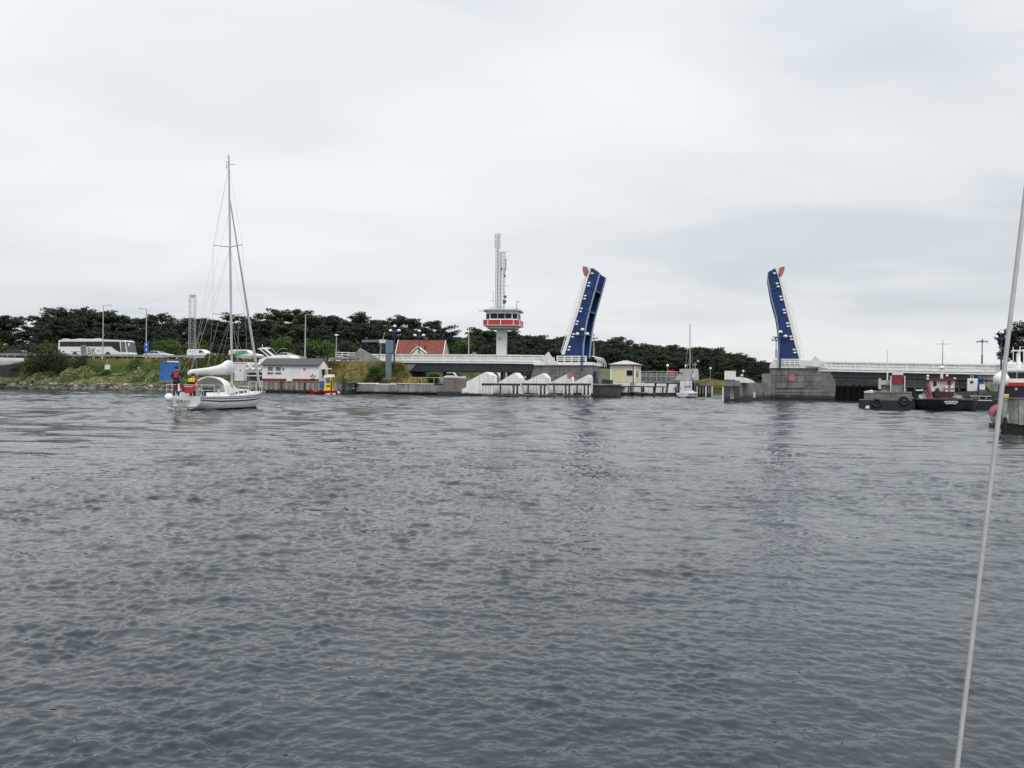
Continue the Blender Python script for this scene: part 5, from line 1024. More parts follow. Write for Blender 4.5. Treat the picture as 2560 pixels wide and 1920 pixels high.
# white moored floats / white wall panels below the platform with a timber fender in front
for k, (ua, ub, va, vb, dd) in enumerate([(1528, 1570, 957, 981, 1.6), (1583, 1606, 957, 981, .8), (1607, 1632, 958, 982, .5), (1638.5, 1662, 959, 982, .2), (1669, 1692, 960, 982, 0), (1698, 1727, 952, 984, -.5)]):
    T = Thing('white_guide_block', ['wide white guide block left of the row below the platform', 'second white guide block of the row below the platform', 'third white guide block of the row below the platform', 'fourth white guide block of the row below the platform', 'fifth white guide block of the row below the platform', 'tall white guide block behind the small yacht'][k], 'block', B2W(*[left.q((ua + ub) / 2, 985, 24 + dd)[0], 24 + dd, 0]), RB, 'white guide blocks below the platform')
    P = T.poly([(ua, vb), (ub, vb), (ub, va), (ua + 3, va)]); MB().prism(P, 0, 2.5).build('block', wedgewhite, T); MB().prism([(P[0][0], -.8), (P[1][0], -.8), (P[1][0], P[0][1]), (P[0][0], P[0][1])], .1, 2.4).build('footing', tar, T)
    MB().prism(T.poly([(ua + (ub - ua) * .55, vb - 1), (ua + (ub - ua) * .57, va + 7), (ua + (ub - ua) * .6, va + 7), (ua + (ub - ua) * .58, vb - 1)]), -.02, .02).build('joint', mat('joint_grey'), T)
tf = Thing('timber_fender', 'dark timber fender rail in front of the white guide blocks below the platform', 'fender', BL, RB)
a = tf.q(1540, 964.5, 22); b = tf.q(1664, 967.5, 22); MB().box(a.x, b.x, 22, 22.3, a.z - .2, a.z).build('rail', tar, tf)
for k, uu in enumerate((1571, 1576, 1604, 1609, 1634, 1657, 1694, 1697)): x = tf.q(uu, 970, 22).x; MB().box(x - .12, x + .12, 22.05, 22.35, -.8, a.z - .2 + (.6 if uu > 1690 else 0)).build('post', tar, tf)
mb = MB(); mb.cyl(tf.q(1576, 979, 21.8), tf.q(1634, 985, 21.8), .14, n=6); mb.cyl(tf.q(1612, 982, 21.7), tf.q(1638, 986.5, 21.7), .14, n=6); mb.build('fallen_beam', timber, tf)
cs = Thing('concrete_shelter', 'grey concrete control shelter with sloping side wall behind the small yacht', 'building', W(1710, 957, 150), -0.26)
MB().prism(cs.poly([(1684, 950), (1704, 930), (1708, 922), (1744, 922), (1746, 952)], 0), 0, 3.5).build('body', concrete_l if False else mat('light_concrete', (.45, .45, .43), .8, .12, .7, streak=.25), cs); MB().prism(cs.poly([(1699, 931), (1699, 923), (1707, 922), (1707, 931)], -.3), -.3, 2.8).build('side_box', mat('light_concrete'), cs); MB().prism(cs.poly([(1732, 951), (1733, 924), (1744, 923), (1746, 951)], -.5), -.5, 3).build('pier', mat('light_concrete'), cs)
MB().prism(cs.poly([(1700, 975), (1700, 953), (1728, 953), (1728, 975)], -.4), -.4, 2.5).build('lower_wall', mat('light_concrete'), cs); mb = MB(); mb.cyl(cs.q(1712, 912, 1), cs.q(1722, 912, 1), .05, n=5); mb.cyl(cs.q(1714, 922, 1), cs.q(1714, 912, 1), .04, n=5); mb.cyl(cs.q(1738, 924, 1), cs.q(1738, 905, 1), .05, n=5); mb.cyl(cs.q(1733, 912, 1), cs.q(1742, 911, 1), .06, n=5); mb.sph(cs.q(1745, 903, 1), .22); mb.cyl(cs.q(1738, 908, 1), cs.q(1745, 903, 1), .03, n=4); mb.build('roof_instruments', galv, cs)
MB().prism(cs.poly([(1731.5, 934), (1736, 934), (1736, 944), (1731.5, 944)], -.45), -.55, -.5).build('notice', white, cs); c = cs.q(1714, 915, 1); MB().sph(c, .18).build('lamp', globe, cs)
rc = Thing('round_caisson', 'dark round mooring caisson right of the small yacht', 'caisson', W(1760, 982, 152), 0)
a = rc.q(1735, 984); b = rc.q(1787, 958); r_ = (b.x - a.x) / 2; cx_ = (a.x + b.x) / 2
MB().cyl((cx_, r_, b.z - .5), (cx_, r_, b.z), r_, r_, 20).build('cap', concrete, rc); MB().cyl((cx_, r_, -1), (cx_, r_, b.z - .5), r_ * .9, r_ * .9, 20).build('drum', tar, rc)
for k in range(12): t = pi + pi * k / 11; MB().cyl((cx_ + r_ * 1.0 * math.cos(t), r_ + r_ * 1.0 * math.sin(t), -1), (cx_ + r_ * math.cos(t), r_ + r_ * math.sin(t), b.z - .6), .14, n=6).build('pile', timber if k % 3 else offwhite, rc)
for (uu, vv, zz) in ((1669, 914, 0), (1776, 921, 0), (1858, 928, 0), (1854, 939, 0)):
    p = W(uu, vv, 170 if uu < 1700 else 200); T = Thing('lamp_post', {1669: 'thin lamp post with white globe behind the platform railing', 1776: 'thin lamp post with white globe right of the small yacht mast', 1858: 'higher white globe lamp behind the right guide wall', 1854: 'lower white globe lamp behind the right guide wall'}[uu], 'street lamp', (p.x, p.y, 1.0), 0, 'small globe lamps beyond the bridge')
    MB().cyl((0, 0, -1), (0, 0, p.z - 1.0 - .2), .05, n=6).build('post', galv, T); MB().sph((0, 0, p.z - 1.0), .3).build('globe', globe, T)
ts = Thing('red_tent', 'small red tent roof behind the platform railing', 'tent', W(1678, 931, 166), 0); P = ts.poly([(1669, 931), (1674, 926), (1684, 925), (1690, 931)]); MB().prism(P, 0, 2).build('canopy', red, ts); MB().box(P[0][0], P[-1][0], .1, 1.9, -2.5, 0).build('side_wall', pink, ts)
cg = Thing('yellow_bank', 'yellow green grass bank at the channel side left of the right guide wall', 'bank', W(1780, 968, 215), 0)
def tuft_bank():
    g = np.random.default_rng(9); n = 5000; a = cg.q(1748, 980); b = cg.q(1830, 948); x = g.uniform(a.x, b.x, n); y = g.uniform(0, 14, n); zz = (b.z - 0.6) * np.clip(y / 8, 0, 1) * (.85 + .15 * np.sin(x)) - .2
    leaves('tufts', np.stack([x, y, zz], -1), g.uniform(.5, 1.1, n), leaf_mat('bank_grass', (.16, .16, .04), (.36, .32, .12), .3), cg, blade=True)
    mb = MB(); mb.prism([(a.x, -2), (b.x, -2), (b.x, -.4), (a.x, -.4)], 0, 14); mb.add([(a.x, 0, -.5), (b.x, 0, -.5), (b.x, 8, b.z - .6), (a.x, 8, b.z - .6), (b.x, 14, b.z - .6), (a.x, 14, b.z - .6)], [(0, 1, 2, 3), (3, 2, 4, 5)]); mb.build('earth', soil, cg)
tuft_bank()
# boats and things seen under the left span
def moored(u0, u1, vt, vb, D, label, m, stripe):
    T = Thing('moored_boat', label, 'boat', (W((u0 + u1) / 2, vb, D).x, D, 0), -.1); a = T.q(u0, vb); b = T.q(u1, vt); L_ = b.x - a.x; rings = []
    for k in range(8):
        t = k / 7; w = 1.1 * (1 - t ** 3) + .03; x = a.x + L_ * t; zt2 = b.z + .3 * t * t; rings.append([(x, -w, zt2), (x, -w * .8, .3), (x, 0, -.3 + .6 * t ** 3), (x, w * .8, .3), (x, w, zt2)])
    mb = MB(); mb.loft(rings); mb.build('hull', m, T, smooth=40); MB().slab([(a.x + L_ * .2, b.z), (a.x + L_ * .25, b.z + .9), (a.x + L_ * .55, b.z + .9), (a.x + L_ * .7, b.z)], lambda zz: .8).build('cabin', gel, T); MB().slab([(a.x + L_ * .27, b.z + .35), (a.x + L_ * .29, b.z + .75), (a.x + L_ * .53, b.z + .75), (a.x + L_ * .62, b.z + .35)], lambda zz: .8, .01).build('window', glass, T)
    return T
moored(1098, 1165, 944, 962, 142, 'white boat moored behind the quay wall under the left span', gel, 0)
moored(1222, 1262, 944, 968, 138, 'white boat moored between the first and second white blocks', gel, 0)
rp_ = Thing('red_post', 'dark red and white post under the span between the first two white blocks', 'post', W(1257, 985, 133), 0); a = rp_.q(1251, 990); b = rp_.q(1258, 929); MB().box(a.x, b.x, 0, .5, -1, b.z).build('red_half', darkred, rp_); c = rp_.q(1264, 929); MB().box(b.x + .01, c.x, .05, .5, -1, b.z).build('white_half', white, rp_)
bs = Thing('blue_sign', 'small blue sign with white knob under the left span', 'sign', B2W(left.q(1110, 945, 3).x, 3, 1.7), RB); P = bs.poly([(1105, 941), (1107, 932), (1113, 928.5), (1118, 934), (1113, 940)]); MB().prism(P, 0, .1).build('panel', mat('royal_blue'), bs); MB().sph(bs.q(1103, 930.5), .3).build('knob', globe, bs); MB().cyl((0, .2, -.3), (0, .2, 1.1), .06).build('post', galv, bs)
lbp = B2W(left.q(1311, 951, 0).x, -.4, left.q(1311, 947, -.4).z); lifebuoy('small red lifebuoy on the left pier between the second and third white blocks', lbp, r=.4)
fr = Thing('quay_railing', 'thin grey pipe railing on the concrete quay under the abutment', 'railing', BL, RB); mb = MB(); mb.cyl(fr.q(1018, 943.5, -5), fr.q(1112, 944.5, -5), .05, n=5); mb.build('bar', galv, fr)
for uu in (1019, 1054, 1085, 1110): p = fr.q(uu, 944, -5); MB().cyl((p.x, -5, 1.5), (p.x, -5, p.z), .05, n=5).build('post', galv, fr)
# ---------------------------------------------------------------- yachts
def tint(*a, **k): return mat(*a, **k)
stripe = mat('hull_stripe', (.02, .022, .028), .4, .1); hoodglass = mat('hood_window', (.16, .165, .17), .2, .2); teak = mat('deck_grey', (.55, .55, .52), .7, .08)
def yacht_hull(T, L_, Bm, zs0, zs1, antifoul=stripe):
    bt = [(0, .72), (.1, .82), (.25, .94), (.45, 1.0), (.62, .9), (.76, .68), (.87, .42), (.95, .19), (1, .02)]; ts = np.linspace(0, 1, 25)
    hb = lambda t: Bm / 2 * float(np.interp(t, *zip(*bt))); sh = lambda t: zs0 + (zs1 - zs0) * t ** 2 - .03 * math.sin(pi * t)
    def P(t, f, sg, out=1.0):        # f: 0 keel .. 1 sheer
        b_ = hb(t) * out; zk = -.32 + .40 * abs(2 * t - .9) ** 2.6 if t > .2 else -.32 + .36 * (1 - t / .2); zt = sh(t); zz = zk + (zt - zk) * f
        w = b_ * (1 - (1 - min(1, f * 1.15)) ** 2.4) ** .55
        return (sg * w, L_ * t - .12 * L_ * (1 - f) * t ** 7 - .02 * L_ * (1 - t) ** 8 * (1 - f) * -1.0, zz)
    fs = np.linspace(0, 1, 10); T.P = P; T.sh = sh; T.hb = hb; T.Ly = L_
    rings = [[P(t, f, -1) for f in fs[::-1]] + [P(t, f, 1) for f in fs[1:]] for t in ts]
    mb = MB(); mb.loft(rings, caps=False, closed=False); mb.build('hull', gel, T, smooth=60)
    r0 = rings[0]; n = len(r0); mb = MB(); mb.add([(x, y - .015, z_) for x, y, z_ in r0] + [(x, y + .04, z_) for x, y, z_ in r0], [tuple(range(n)), tuple(range(2 * n - 1, n - 1, -1))] + [(i, (i + 1) % n, (i + 1) % n + n, i + n) for i in range(n)]); tr = mb.build('transom', gel, T)
    def band(f0, f1, m, nm, t0=.0, out=1.006):
        for sg in (-1, 1):
            mb = MB(); tt = np.linspace(t0, .995, 22); mb.loft([[P(t, f0(t), sg, out), P(t, f1(t), sg, out), tuple(np.array(P(t, f1(t), sg, out)) - [sg * .03, 0, 0]), tuple(np.array(P(t, f0(t), sg, out)) - [sg * .03, 0, 0])] for t in tt]); mb.build(nm, m, T)
    zf = lambda zz: (lambda t: (zz - P(t, 0, 1)[2]) / (sh(t) - P(t, 0, 1)[2]))
    band(lambda t: .935, lambda t: .965, stripe, 'sheer_stripe', 0, 1.012); band(lambda t: .845, lambda t: .89, stripe, 'hull_stripe', 0, 1.012); band(lambda t: .70, lambda t: .725, stripe, 'hull_stripe', 0, 1.012); band(lambda t: .735, lambda t: .78, stripe, 'hull_stripe', 0, 1.012)
    band(lambda t: max(.02, zf(.02)(t)), lambda t: max(.03, zf(.12)(t)), antifoul, 'waterline_stripe', .02, 1.01)
    return tr
def deck_parts(T, tc, sole):
    P, sh, hb, L_ = T.P, T.sh, T.hb, T.Ly
    mb = MB(); tt = np.linspace(tc, .99, 12); mb.loft([[(-hb(t) + .02, L_ * t, sh(t) - .02), (hb(t) - .02, L_ * t, sh(t) - .02), (hb(t) - .02, L_ * t, sh(t) - .08), (-hb(t) + .02, L_ * t, sh(t) - .08)] for t in tt]); mb.build('deck', teak, T)
    for sg in (-1, 1):
        mb = MB(); tt = np.linspace(0.005, tc, 6); mb.loft([[(sg * (hb(t) - .02), L_ * t, sh(t) - .02), (sg * (hb(t) * .62), L_ * t, sh(t) - .02), (sg * hb(t) * .62, L_ * t, sole), (sg * (hb(t) * .62 + .04), L_ * t, sole), (sg * (hb(t) * .62 + .06), L_ * t, sh(t) - .1), (sg * (hb(t) - .02), L_ * t, sh(t) - .1)] for t in tt]); mb.build('side_deck', gel, T)
        mb = MB(); mb.loft([[(sg * hb(t) * .62, L_ * t, sh(t) - .02), (sg * hb(t) * .62, L_ * t, sh(t) + .2), (sg * (hb(t) * .62 + .07), L_ * t, sh(t) + .2), (sg * (hb(t) * .62 + .1), L_ * t, sh(t) - .02)] for t in np.linspace(.12, tc, 5)]); mb.build('coaming', gel, T)
    MB().box(-hb(.1) * .62, hb(.1) * .62, .05, L_ * tc, sole - .05, sole).build('cockpit_sole', teak, T)
    MB().box(-hb(.1) * .62, hb(.1) * .62, L_ * tc - .04, L_ * tc, sole, sh(tc) + .1).build('cockpit_bulkhead', gel, T)
def wires(T, name, segs, r, m=wire):
    mb = MB()
    for a, b in segs: mb.cyl(a, b, r, r, 4)
    return mb.build(name, m, T)
Y = Thing('sailing_yacht', 'white sailing yacht with two dark hull stripes motoring away towards the bridge', 'yacht', (-17.92, 43.7, 0), math.radians(-10))
trm = yacht_hull(Y, 9.0, 2.95, .82, 1.08); deck_parts(Y, .36, .28)
c = (0, -.03, .46); text('SPRAY', .30, mat('name_letter', (.05, .055, .07), .5), Y, (.06, -.035, .50), (pi / 2, 0, 0), 'lettering'); 
for k in range(8): MB().box(-.28 + .085 * k, -.225 + .085 * k, -.03, -.018, .29, .33 + .02 * (k % 3)).build('small_lettering', mat('small_letter', (.2, .2, .21), .5), Y)
for (x, zz) in ((-.62, .38), (-.62, .22), (-.38, .12), (.38, .12)): MB().cyl((x, -.03, zz), (x, 0, zz), .035, n=8).build('transom_fitting', chassis, Y)
sh, hb = Y.sh, Y.hb
rings = []
for t, w, h in ((.38, .86, .36), (.45, .86, .36), (.6, .72, .33), (.72, .52, .27), (.80, .36, .04)):
    y = 9 * t; z0 = sh(t) - .03; rings.append([(-w, y, z0), (-w * .9, y, z0 + h * .85), (-w * .5, y, z0 + h), (w * .5, y, z0 + h), (w * .9, y, z0 + h * .85), (w, y, z0)])
MB().loft(rings).build('coachroof', gel, Y, smooth=40)
for sg in (-1, 1):
    for (t0, t1) in ((.42, .50), (.52, .59), (.61, .66)):
        w0, w1 = float(np.interp(t0, [.38, .45, .6, .72], [.86, .86, .72, .52])), float(np.interp(t1, [.38, .45, .6, .72], [.86, .86, .72, .52]))
        zA, zB = sh(t0) + .08, sh(t0) + .22; mb = MB(); mb.loft([[(sg * w0 * .985, 9 * t0, zA), (sg * w0 * .94, 9 * t0, zB), (sg * w0 * .90, 9 * t0, zB), (sg * w0 * .9, 9 * t0, zA)], [(sg * w1 * .985, 9 * t1, zA), (sg * w1 * .94, 9 * t1, zB), (sg * w1 * .9, 9 * t1, zB), (sg * w1 * .9, 9 * t1, zA)]]); mb.build('coachroof_window', glass, Y)
MB().box(-.25, .25, 5.9, 6.4, sh(.68) + .26, sh(.68) + .34).build('deck_hatch', hoodglass, Y); MB().tube([(-.5, 5.0, 1.38), (-.5, 6.2, 1.36)], .025).build('grab_rail', teak, Y); MB().tube([(.5, 5.0, 1.38), (.5, 6.2, 1.36)], .025).build('grab_rail', teak, Y)
def hoop(y, w, h, z0, n=12): return [(w * math.cos(pi * k / n) * (1 if True else 1), y, z0 + h * math.sin(pi * k / n) ** .7) for k in range(n + 1)]
z0 = .95; mb = MB(); mb.loft([hoop(2.75, .98, .92, z0), hoop(3.3, 1.0, .95, z0), hoop(3.75, .97, .80, z0), hoop(4.25, .9, .38, z0 + .12)], caps=False, closed=False); hood = mb.build('sprayhood', sailw, Y, smooth=60)
mb = MB(); h2 = hoop(2.74, 1.0, .94, z0)
for a, b in zip(h2[:-1], h2[1:]): mb.cyl(a, b, .045, .045, 6)
mb.build('hood_hoop', gel, hood)
mb = MB(); A = hoop(3.42, 1.005, .945, z0); Bq = hoop(3.72, .985, .83, z0)
mb.loft([A[1:4], Bq[1:4]], caps=False, closed=False); mb.loft([A[9:12], Bq[9:12]], caps=False, closed=False); mb.build('hood_window', hoodglass, hood)
ms0, ms1 = Vector((0, 5.25, 1.0)), Vector((0, 4.55, 14.65)); mp_ = lambda zz: ms0 + (ms1 - ms0) * ((min(zz, 14.6) - 1.0) / 13.65)
mb = MB(); mb.loft([[(.062 * s_ * math.cos(a), .085 * s_ * math.sin(a) + y, zz) for a in np.linspace(0, 2 * pi, 11)[:-1]] for (s_, y, zz) in ((1, 5.25, 1.0), (1, 5.05, 4.8), (1, 4.87, 8.2), (.8, 4.6, 13.3), (.7, 4.5, 15.2))]); mast = mb.build('mast', alu, Y, smooth=60)
mb = MB(); mb.cyl((0, 4.55, 14.6), (0, 4.55, 15.0), .02, n=4); mb.cyl((0, 4.55, 14.7), (0, 4.2, 14.75), .02, n=4); mb.cyl((.0, 4.55, 14.67), (.35, 4.65, 14.67), .02, n=4); mb.cyl((-.12, 4.5, 14.65), (-.12, 4.5, 14.4), .03, n=4); mb.build('masthead_gear', galv, mast)
sp1, sp2 = mp_(5.65), mp_(9.75)
for sp_, ln in ((sp1, 1.05), (sp2, .95)):
    for sg in (-1, 1): MB().cyl(sp_, (sg * ln, sp_.y - .28, sp_.z + .08), .032, .022, 6).build('spreader', alu, mast)
tip = lambda s_, ln, sg: Vector((sg * ln, s_.y - .28, s_.z + .08)); segs = []
for sg in (-1, 1):
    ch_ = Vector((sg * 1.38, 4.75, .92)); segs += [(ch_, tip(sp1, 1.05, sg)), (tip(sp1, 1.05, sg), tip(sp2, .95, sg)), (tip(sp2, .95, sg), mp_(14.9)), (Vector((sg * 1.3, 4.3, .92)), mp_(5.6)), (Vector((sg * 1.3, 5.5, .94)), mp_(5.6)), (tip(sp1, 1.05, sg), mp_(9.7)), (tip(sp1, .55, sg) if False else Vector((sg * .62, sp1.y - .16, sp1.z + .04)), Vector((sg * 1.15, 3.6, .9)))]
segs += [(mp_(15.1), Vector((0, 1.2, 3.4))), (Vector((0, 1.2, 3.4)), Vector((-.9, .1, .9))), (Vector((0, 1.2, 3.4)), Vector((.9, .1, .9))), (mp_(9.8), Vector((0, .8, 2.15))), (Vector((.02, .7, 2.1)), mp_(12))]
wires(Y, 'standing_rigging', segs, .0062)
g0, g1 = mp_(12.75), Vector((0, 8.72, 1.25)); mb = MB(); mb.loft([[tuple(g0 + (g1 - g0) * t + Vector((r * math.cos(a), r * math.sin(a), 0))) for a in np.linspace(0, 2 * pi, 9)[:-1]] for t, r in ((0, .02), (.05, .035), (.3, .05), (.6, .075), (.85, .095), (.95, .09), (.985, .06), (1, .05))]); mb.build('furled_headsail', mat('rolled_sail', (.5, .5, .5), .8, .12, 4, bump=.4), Y, smooth=60); MB().cyl(g1, (0, 8.76, 1.02), .09, .09, 8).build('furling_drum', chassis, Y)
MB().cyl((0, 5.15, 2.12), (0, .62, 2.0), .06, .06, 8).build('boom', alu, Y)
mb = MB(); rings = []
for y, zc, rz_, rx_ in ((.55, 2.07, .07, .06), (.8, 2.13, .14, .12), (1.6, 2.18, .17, .15), (2.6, 2.24, .2, .17), (3.5, 2.32, .24, .19), (4.1, 2.40, .3, .22), (4.45, 2.50, .36, .23), (4.75, 2.56, .38, .22), (5.05, 2.52, .38, .2), (5.32, 2.46, .3, .16), (5.4, 2.46, .1, .08)):
    rings.append([(rx_ * math.cos(a) + .015 * math.sin(7 * y + 3 * a), y, zc + rz_ * math.sin(a)) for a in np.linspace(0, 2 * pi, 15)[:-1]])
mb.loft(rings); mb.build('sail_cover', sailw, Y, smooth=70)
mb = MB(); rl = [(-1.18, 1.2, .88 + .55), (-1.05, .15, .85 + .58), (-.6, -.02, 1.42), (.6, -.02, 1.42), (1.05, .15, 1.43), (1.18, 1.2, 1.43)]
mb.tube(rl, .018); mb.tube([(x, y, zz - .28) for x, y, zz in rl], .014)
for x, y, zz in rl: mb.cyl((x, y, .8), (x, y, zz), .018, n=5)
mb.build('pushpit', mat('polished_steel', (.72, .73, .74), .25, .03, metal=.7), Y)
for sg in (-1, 1):
    mb = MB()
    for t in (.27, .4, .53, .66, .78): mb.cyl((sg * (hb(t) - .06), 9 * t, sh(t)), (sg * (hb(t) - .06), 9 * t, sh(t) + .58), .014, n=5)
    for h in (.3, .57):
        pts = [(sg * 1.18, 1.2, .86 + h)] + [(sg * (hb(t) - .06), 9 * t, sh(t) + h) for t in (.27, .4, .53, .66, .78)] + [(sg * .42, 8.0, 1.0 + h)]
        mb.tube(pts, .007, 4)
    mb.build('lifeline', wire, Y)
mb = MB(); 
for h in (.6, .32): mb.tube([(-.42, 8.0, 1.02 + h), (-.2, 8.7, 1.06 + h), (0, 9.1, 1.1 + h), (.2, 8.7, 1.06 + h), (.42, 8.0, 1.02 + h)], .018 if h == .6 else .013, 5)
for x, y in ((-.42, 8.0), (.42, 8.0), (-.2, 8.7), (.2, 8.7), (0, 9.1)): mb.cyl((x * .9, y - .08, 1.0), (x, y, 1.05 + .58), .016, n=5)
mb.build('pulpit', mat('polished_steel'), Y); mb = MB(); mb.box(-.06, .06, 8.8, 9.3, 1.0, 1.06); mb.cyl((0, 9.1, .92), (0, 9.45, 1.0), .04, n=6); mb.build('bow_roller', galv, Y)
# steering wheel, winches, small gear
mb = MB(); ring(mb, (.35, .95, .95), .34, .018); mb.cyl((.35, .97, .28), (.35, .97, .95), .07, .06, 8); mb.build('steering_wheel', galv, Y)
for sg in (-1, 1): MB().cyl((sg * 1.0, 2.0, 1.02), (sg * 1.0, 2.0, 1.2), .09, .07, 10).build('winch', galv, Y)
MB().box(.2, .7, 2.2, 2.7, .3, 1.05).build('instrument_box', chassis, Y); MB().box(-.6, .1, 2.9, 3.1, .3, 1.25).build('companionway', chassis, Y)
hs = Thing('horseshoe_buoy', 'dark red horseshoe lifebuoy on the yacht stern rail', 'lifebuoy', Y.loc + Matrix.Rotation(-math.radians(10), 3, 'Z') @ Vector((-.12, -.06, 1.18)), math.radians(-10)); mb = MB(); prev = None
for k in range(13):
    a = -.35 + (pi + .7) * k / 12; p_ = Vector((.26 * math.cos(a), 0, .24 * math.sin(a)))
    if prev is not None: mb.cyl(prev, p_, .085, .085, 8)
    prev = p_
mb.build('cover', mat('maroon_canvas', (.13, .012, .018), .7, .15, 4), hs, smooth=50); MB().box(-.05, .05, -.1, .02, -.1, .3).build('strap', white, hs)
sk = Thing('sling_bag', 'bright red rescue sling bag on the yacht stern rail', 'bag', Y.loc + Matrix.Rotation(-math.radians(10), 3, 'Z') @ Vector((.46, -.1, 1.16)), math.radians(-10)); MB().slab([(-.24, -.18), (-.26, .1), (-.2, .2), (.22, .2), (.27, .08), (.22, -.18)], lambda zz: .1, ch=.15).build('pouch', mat('bright_red_canvas', (.45, .015, .03), .6, .1, 4), sk, smooth=40); MB().box(-.2, .2, -.12, .12, .16, .19).build('strap', white, sk)
fb = Thing('ball_fender', 'white ball fender hanging at the left corner of the yacht stern', 'fender', Y.loc + Matrix.Rotation(-math.radians(10), 3, 'Z') @ Vector((-.60, -.30, .74)), 0); MB().sph((0, 0, 0), .22, (1, 1, 1.05), 16, 12).build('ball', gel, fb, smooth=80); MB().cyl((0, 0, .2), (.02, .1, .72), .015, n=5).build('rope', chassis, fb); MB().cyl((0, 0, .2), (0, 0, .27), .05, .03, 8).build('eye', chassis, fb)

# ---------------------------------------------------------------- people
def person(name, label, loc, rz, J, mats, scale=1.0, vest=None, hair=None):
    """one continuous skinned body; J: joint name -> (position, radius); mats: jacket, trousers, skin, shoes"""
    E = [('pelvis', 'waist'), ('waist', 'chest'), ('chest', 'neck'), ('neck', 'jaw'), ('jaw', 'brow'), ('brow', 'crown')]
    for s_ in 'lr': E += [('chest', 'sh' + s_), ('sh' + s_, 'el' + s_), ('el' + s_, 'wr' + s_), ('wr' + s_, 'pa' + s_), ('pelvis', 'hip' + s_), ('hip' + s_, 'kn' + s_), ('kn' + s_, 'an' + s_), ('an' + s_, 'toe' + s_)]
    J = dict(J)
    for s_ in 'lr':
        w, p_ = Vector(J['wr' + s_][0]), Vector(J['el' + s_][0]); d = (w - p_).normalized(); side = d.cross(Vector((0, 0, 1))).normalized(); J['pa' + s_] = (tuple(w + d * .07), .032)
        for k in range(4):
            b_ = w + d * .09 + side * (.033 - .022 * k); J[f'f{k}a' + s_] = (tuple(b_ + d * .03), .010); J[f'f{k}b' + s_] = (tuple(b_ + d * (.065 - .006 * abs(k - 1.4)) + Vector((0, 0, -.02))), .008); E += [('pa' + s_, f'f{k}a' + s_), (f'f{k}a' + s_, f'f{k}b' + s_)]
        J['tha' + s_] = (tuple(w + d * .05 + side * .045), .011); J['thb' + s_] = (tuple(w + d * .08 + side * .06 + Vector((0, 0, -.01))), .009); E += [('wr' + s_, 'tha' + s_), ('tha' + s_, 'thb' + s_)]
    names = list(J); idx = {n: i for i, n in enumerate(names)}
    me = bpy.data.meshes.new('body_cage'); me.from_pydata([J[n][0] for n in names], [(idx[a], idx[b]) for a, b in E], []); o = bpy.data.objects.new('body_cage', me); COL.objects.link(o)
    sk_ = o.modifiers.new('skin', 'SKIN'); sv_ = me.skin_vertices[0].data
    for n in names: r = J[n][1]; sv_[idx[n]].radius = (r, r) if n not in ('chest', 'waist', 'pelvis') else (r * 1.18, r * .85)
    sv_[idx['pelvis']].use_root = True; ss = o.modifiers.new('sub', 'SUBSURF'); ss.levels = 2; ss.render_levels = 2
    dg = bpy.context.evaluated_depsgraph_get(); bm_ = bpy.data.meshes.new_from_object(o.evaluated_get(dg)); bpy.data.objects.remove(o)
    for m_ in mats: bm_.materials.append(m_)
    nk = J['neck'][0][2]; wz = J['pelvis'][0][2]
    hands = [Vector(J['pa' + s_][0]) for s_ in 'lr']
    for p_ in bm_.polygons:
        c_ = p_.center; p_.use_smooth = True
        if min((c_ - h_).length for h_ in hands) < .09 or (c_.z > nk + .03 and abs(c_.x - J['jaw'][0][0]) < .14): p_.material_index = 2
        elif c_.z < wz - .04 and min((c_ - Vector(J['wr' + s_][0])).length for s_ in 'lr') > .25: p_.material_index = 3 if c_.z < .11 else 1
        else: p_.material_index = 0
    T = Thing(name, label, 'person', loc, rz); T.o.scale = (scale,) * 3; b_ = bpy.data.objects.new('body', bm_); COL.objects.link(b_); b_.parent = T.o
    hd = Vector(J['brow'][0]); fw = Vector((0, 1, 0))
    mb = MB(); mb.sph(hd + Vector((0, -.012, .03)), .108, (.95, 1.08, .98), 12, 8); mb.build('hair', hair, T, smooth=80)
    mb = MB(); mb.cyl(hd + fw * .09 + Vector((0, 0, -.02)), hd + fw * .125 + Vector((0, 0, -.05)), .012, .02, 6); mb.build('nose', mats[2], T)
    for sg in (-1, 1): MB().sph(hd + Vector((sg * .037, .093, .0)), .013).build('eye', chassis, T); MB().sph(hd + Vector((sg * .098, 0, -.03)), .03, (.4, .7, 1.1)).build('ear', mats[2], T)
    MB().box(hd.x - .025, hd.x + .025, hd.y + .085, hd.y + .1, hd.z - .085, hd.z - .075).build('mouth', mat('lips', (.35, .13, .11)), T)
    if vest: vest(T)
    return T
skin = mat('skin', (.55, .33, .24), .6, .05); navyc = mat('navy_jacket', (.022, .025, .045), .8, .2, 6, bump=.3); blackc = mat('black_trousers', (.014, .014, .018), .85, .2, 6); redc = mat('red_jacket', (.38, .02, .03), .75, .15, 6, bump=.3); boots = mat('boots', (.02, .02, .02), .6)
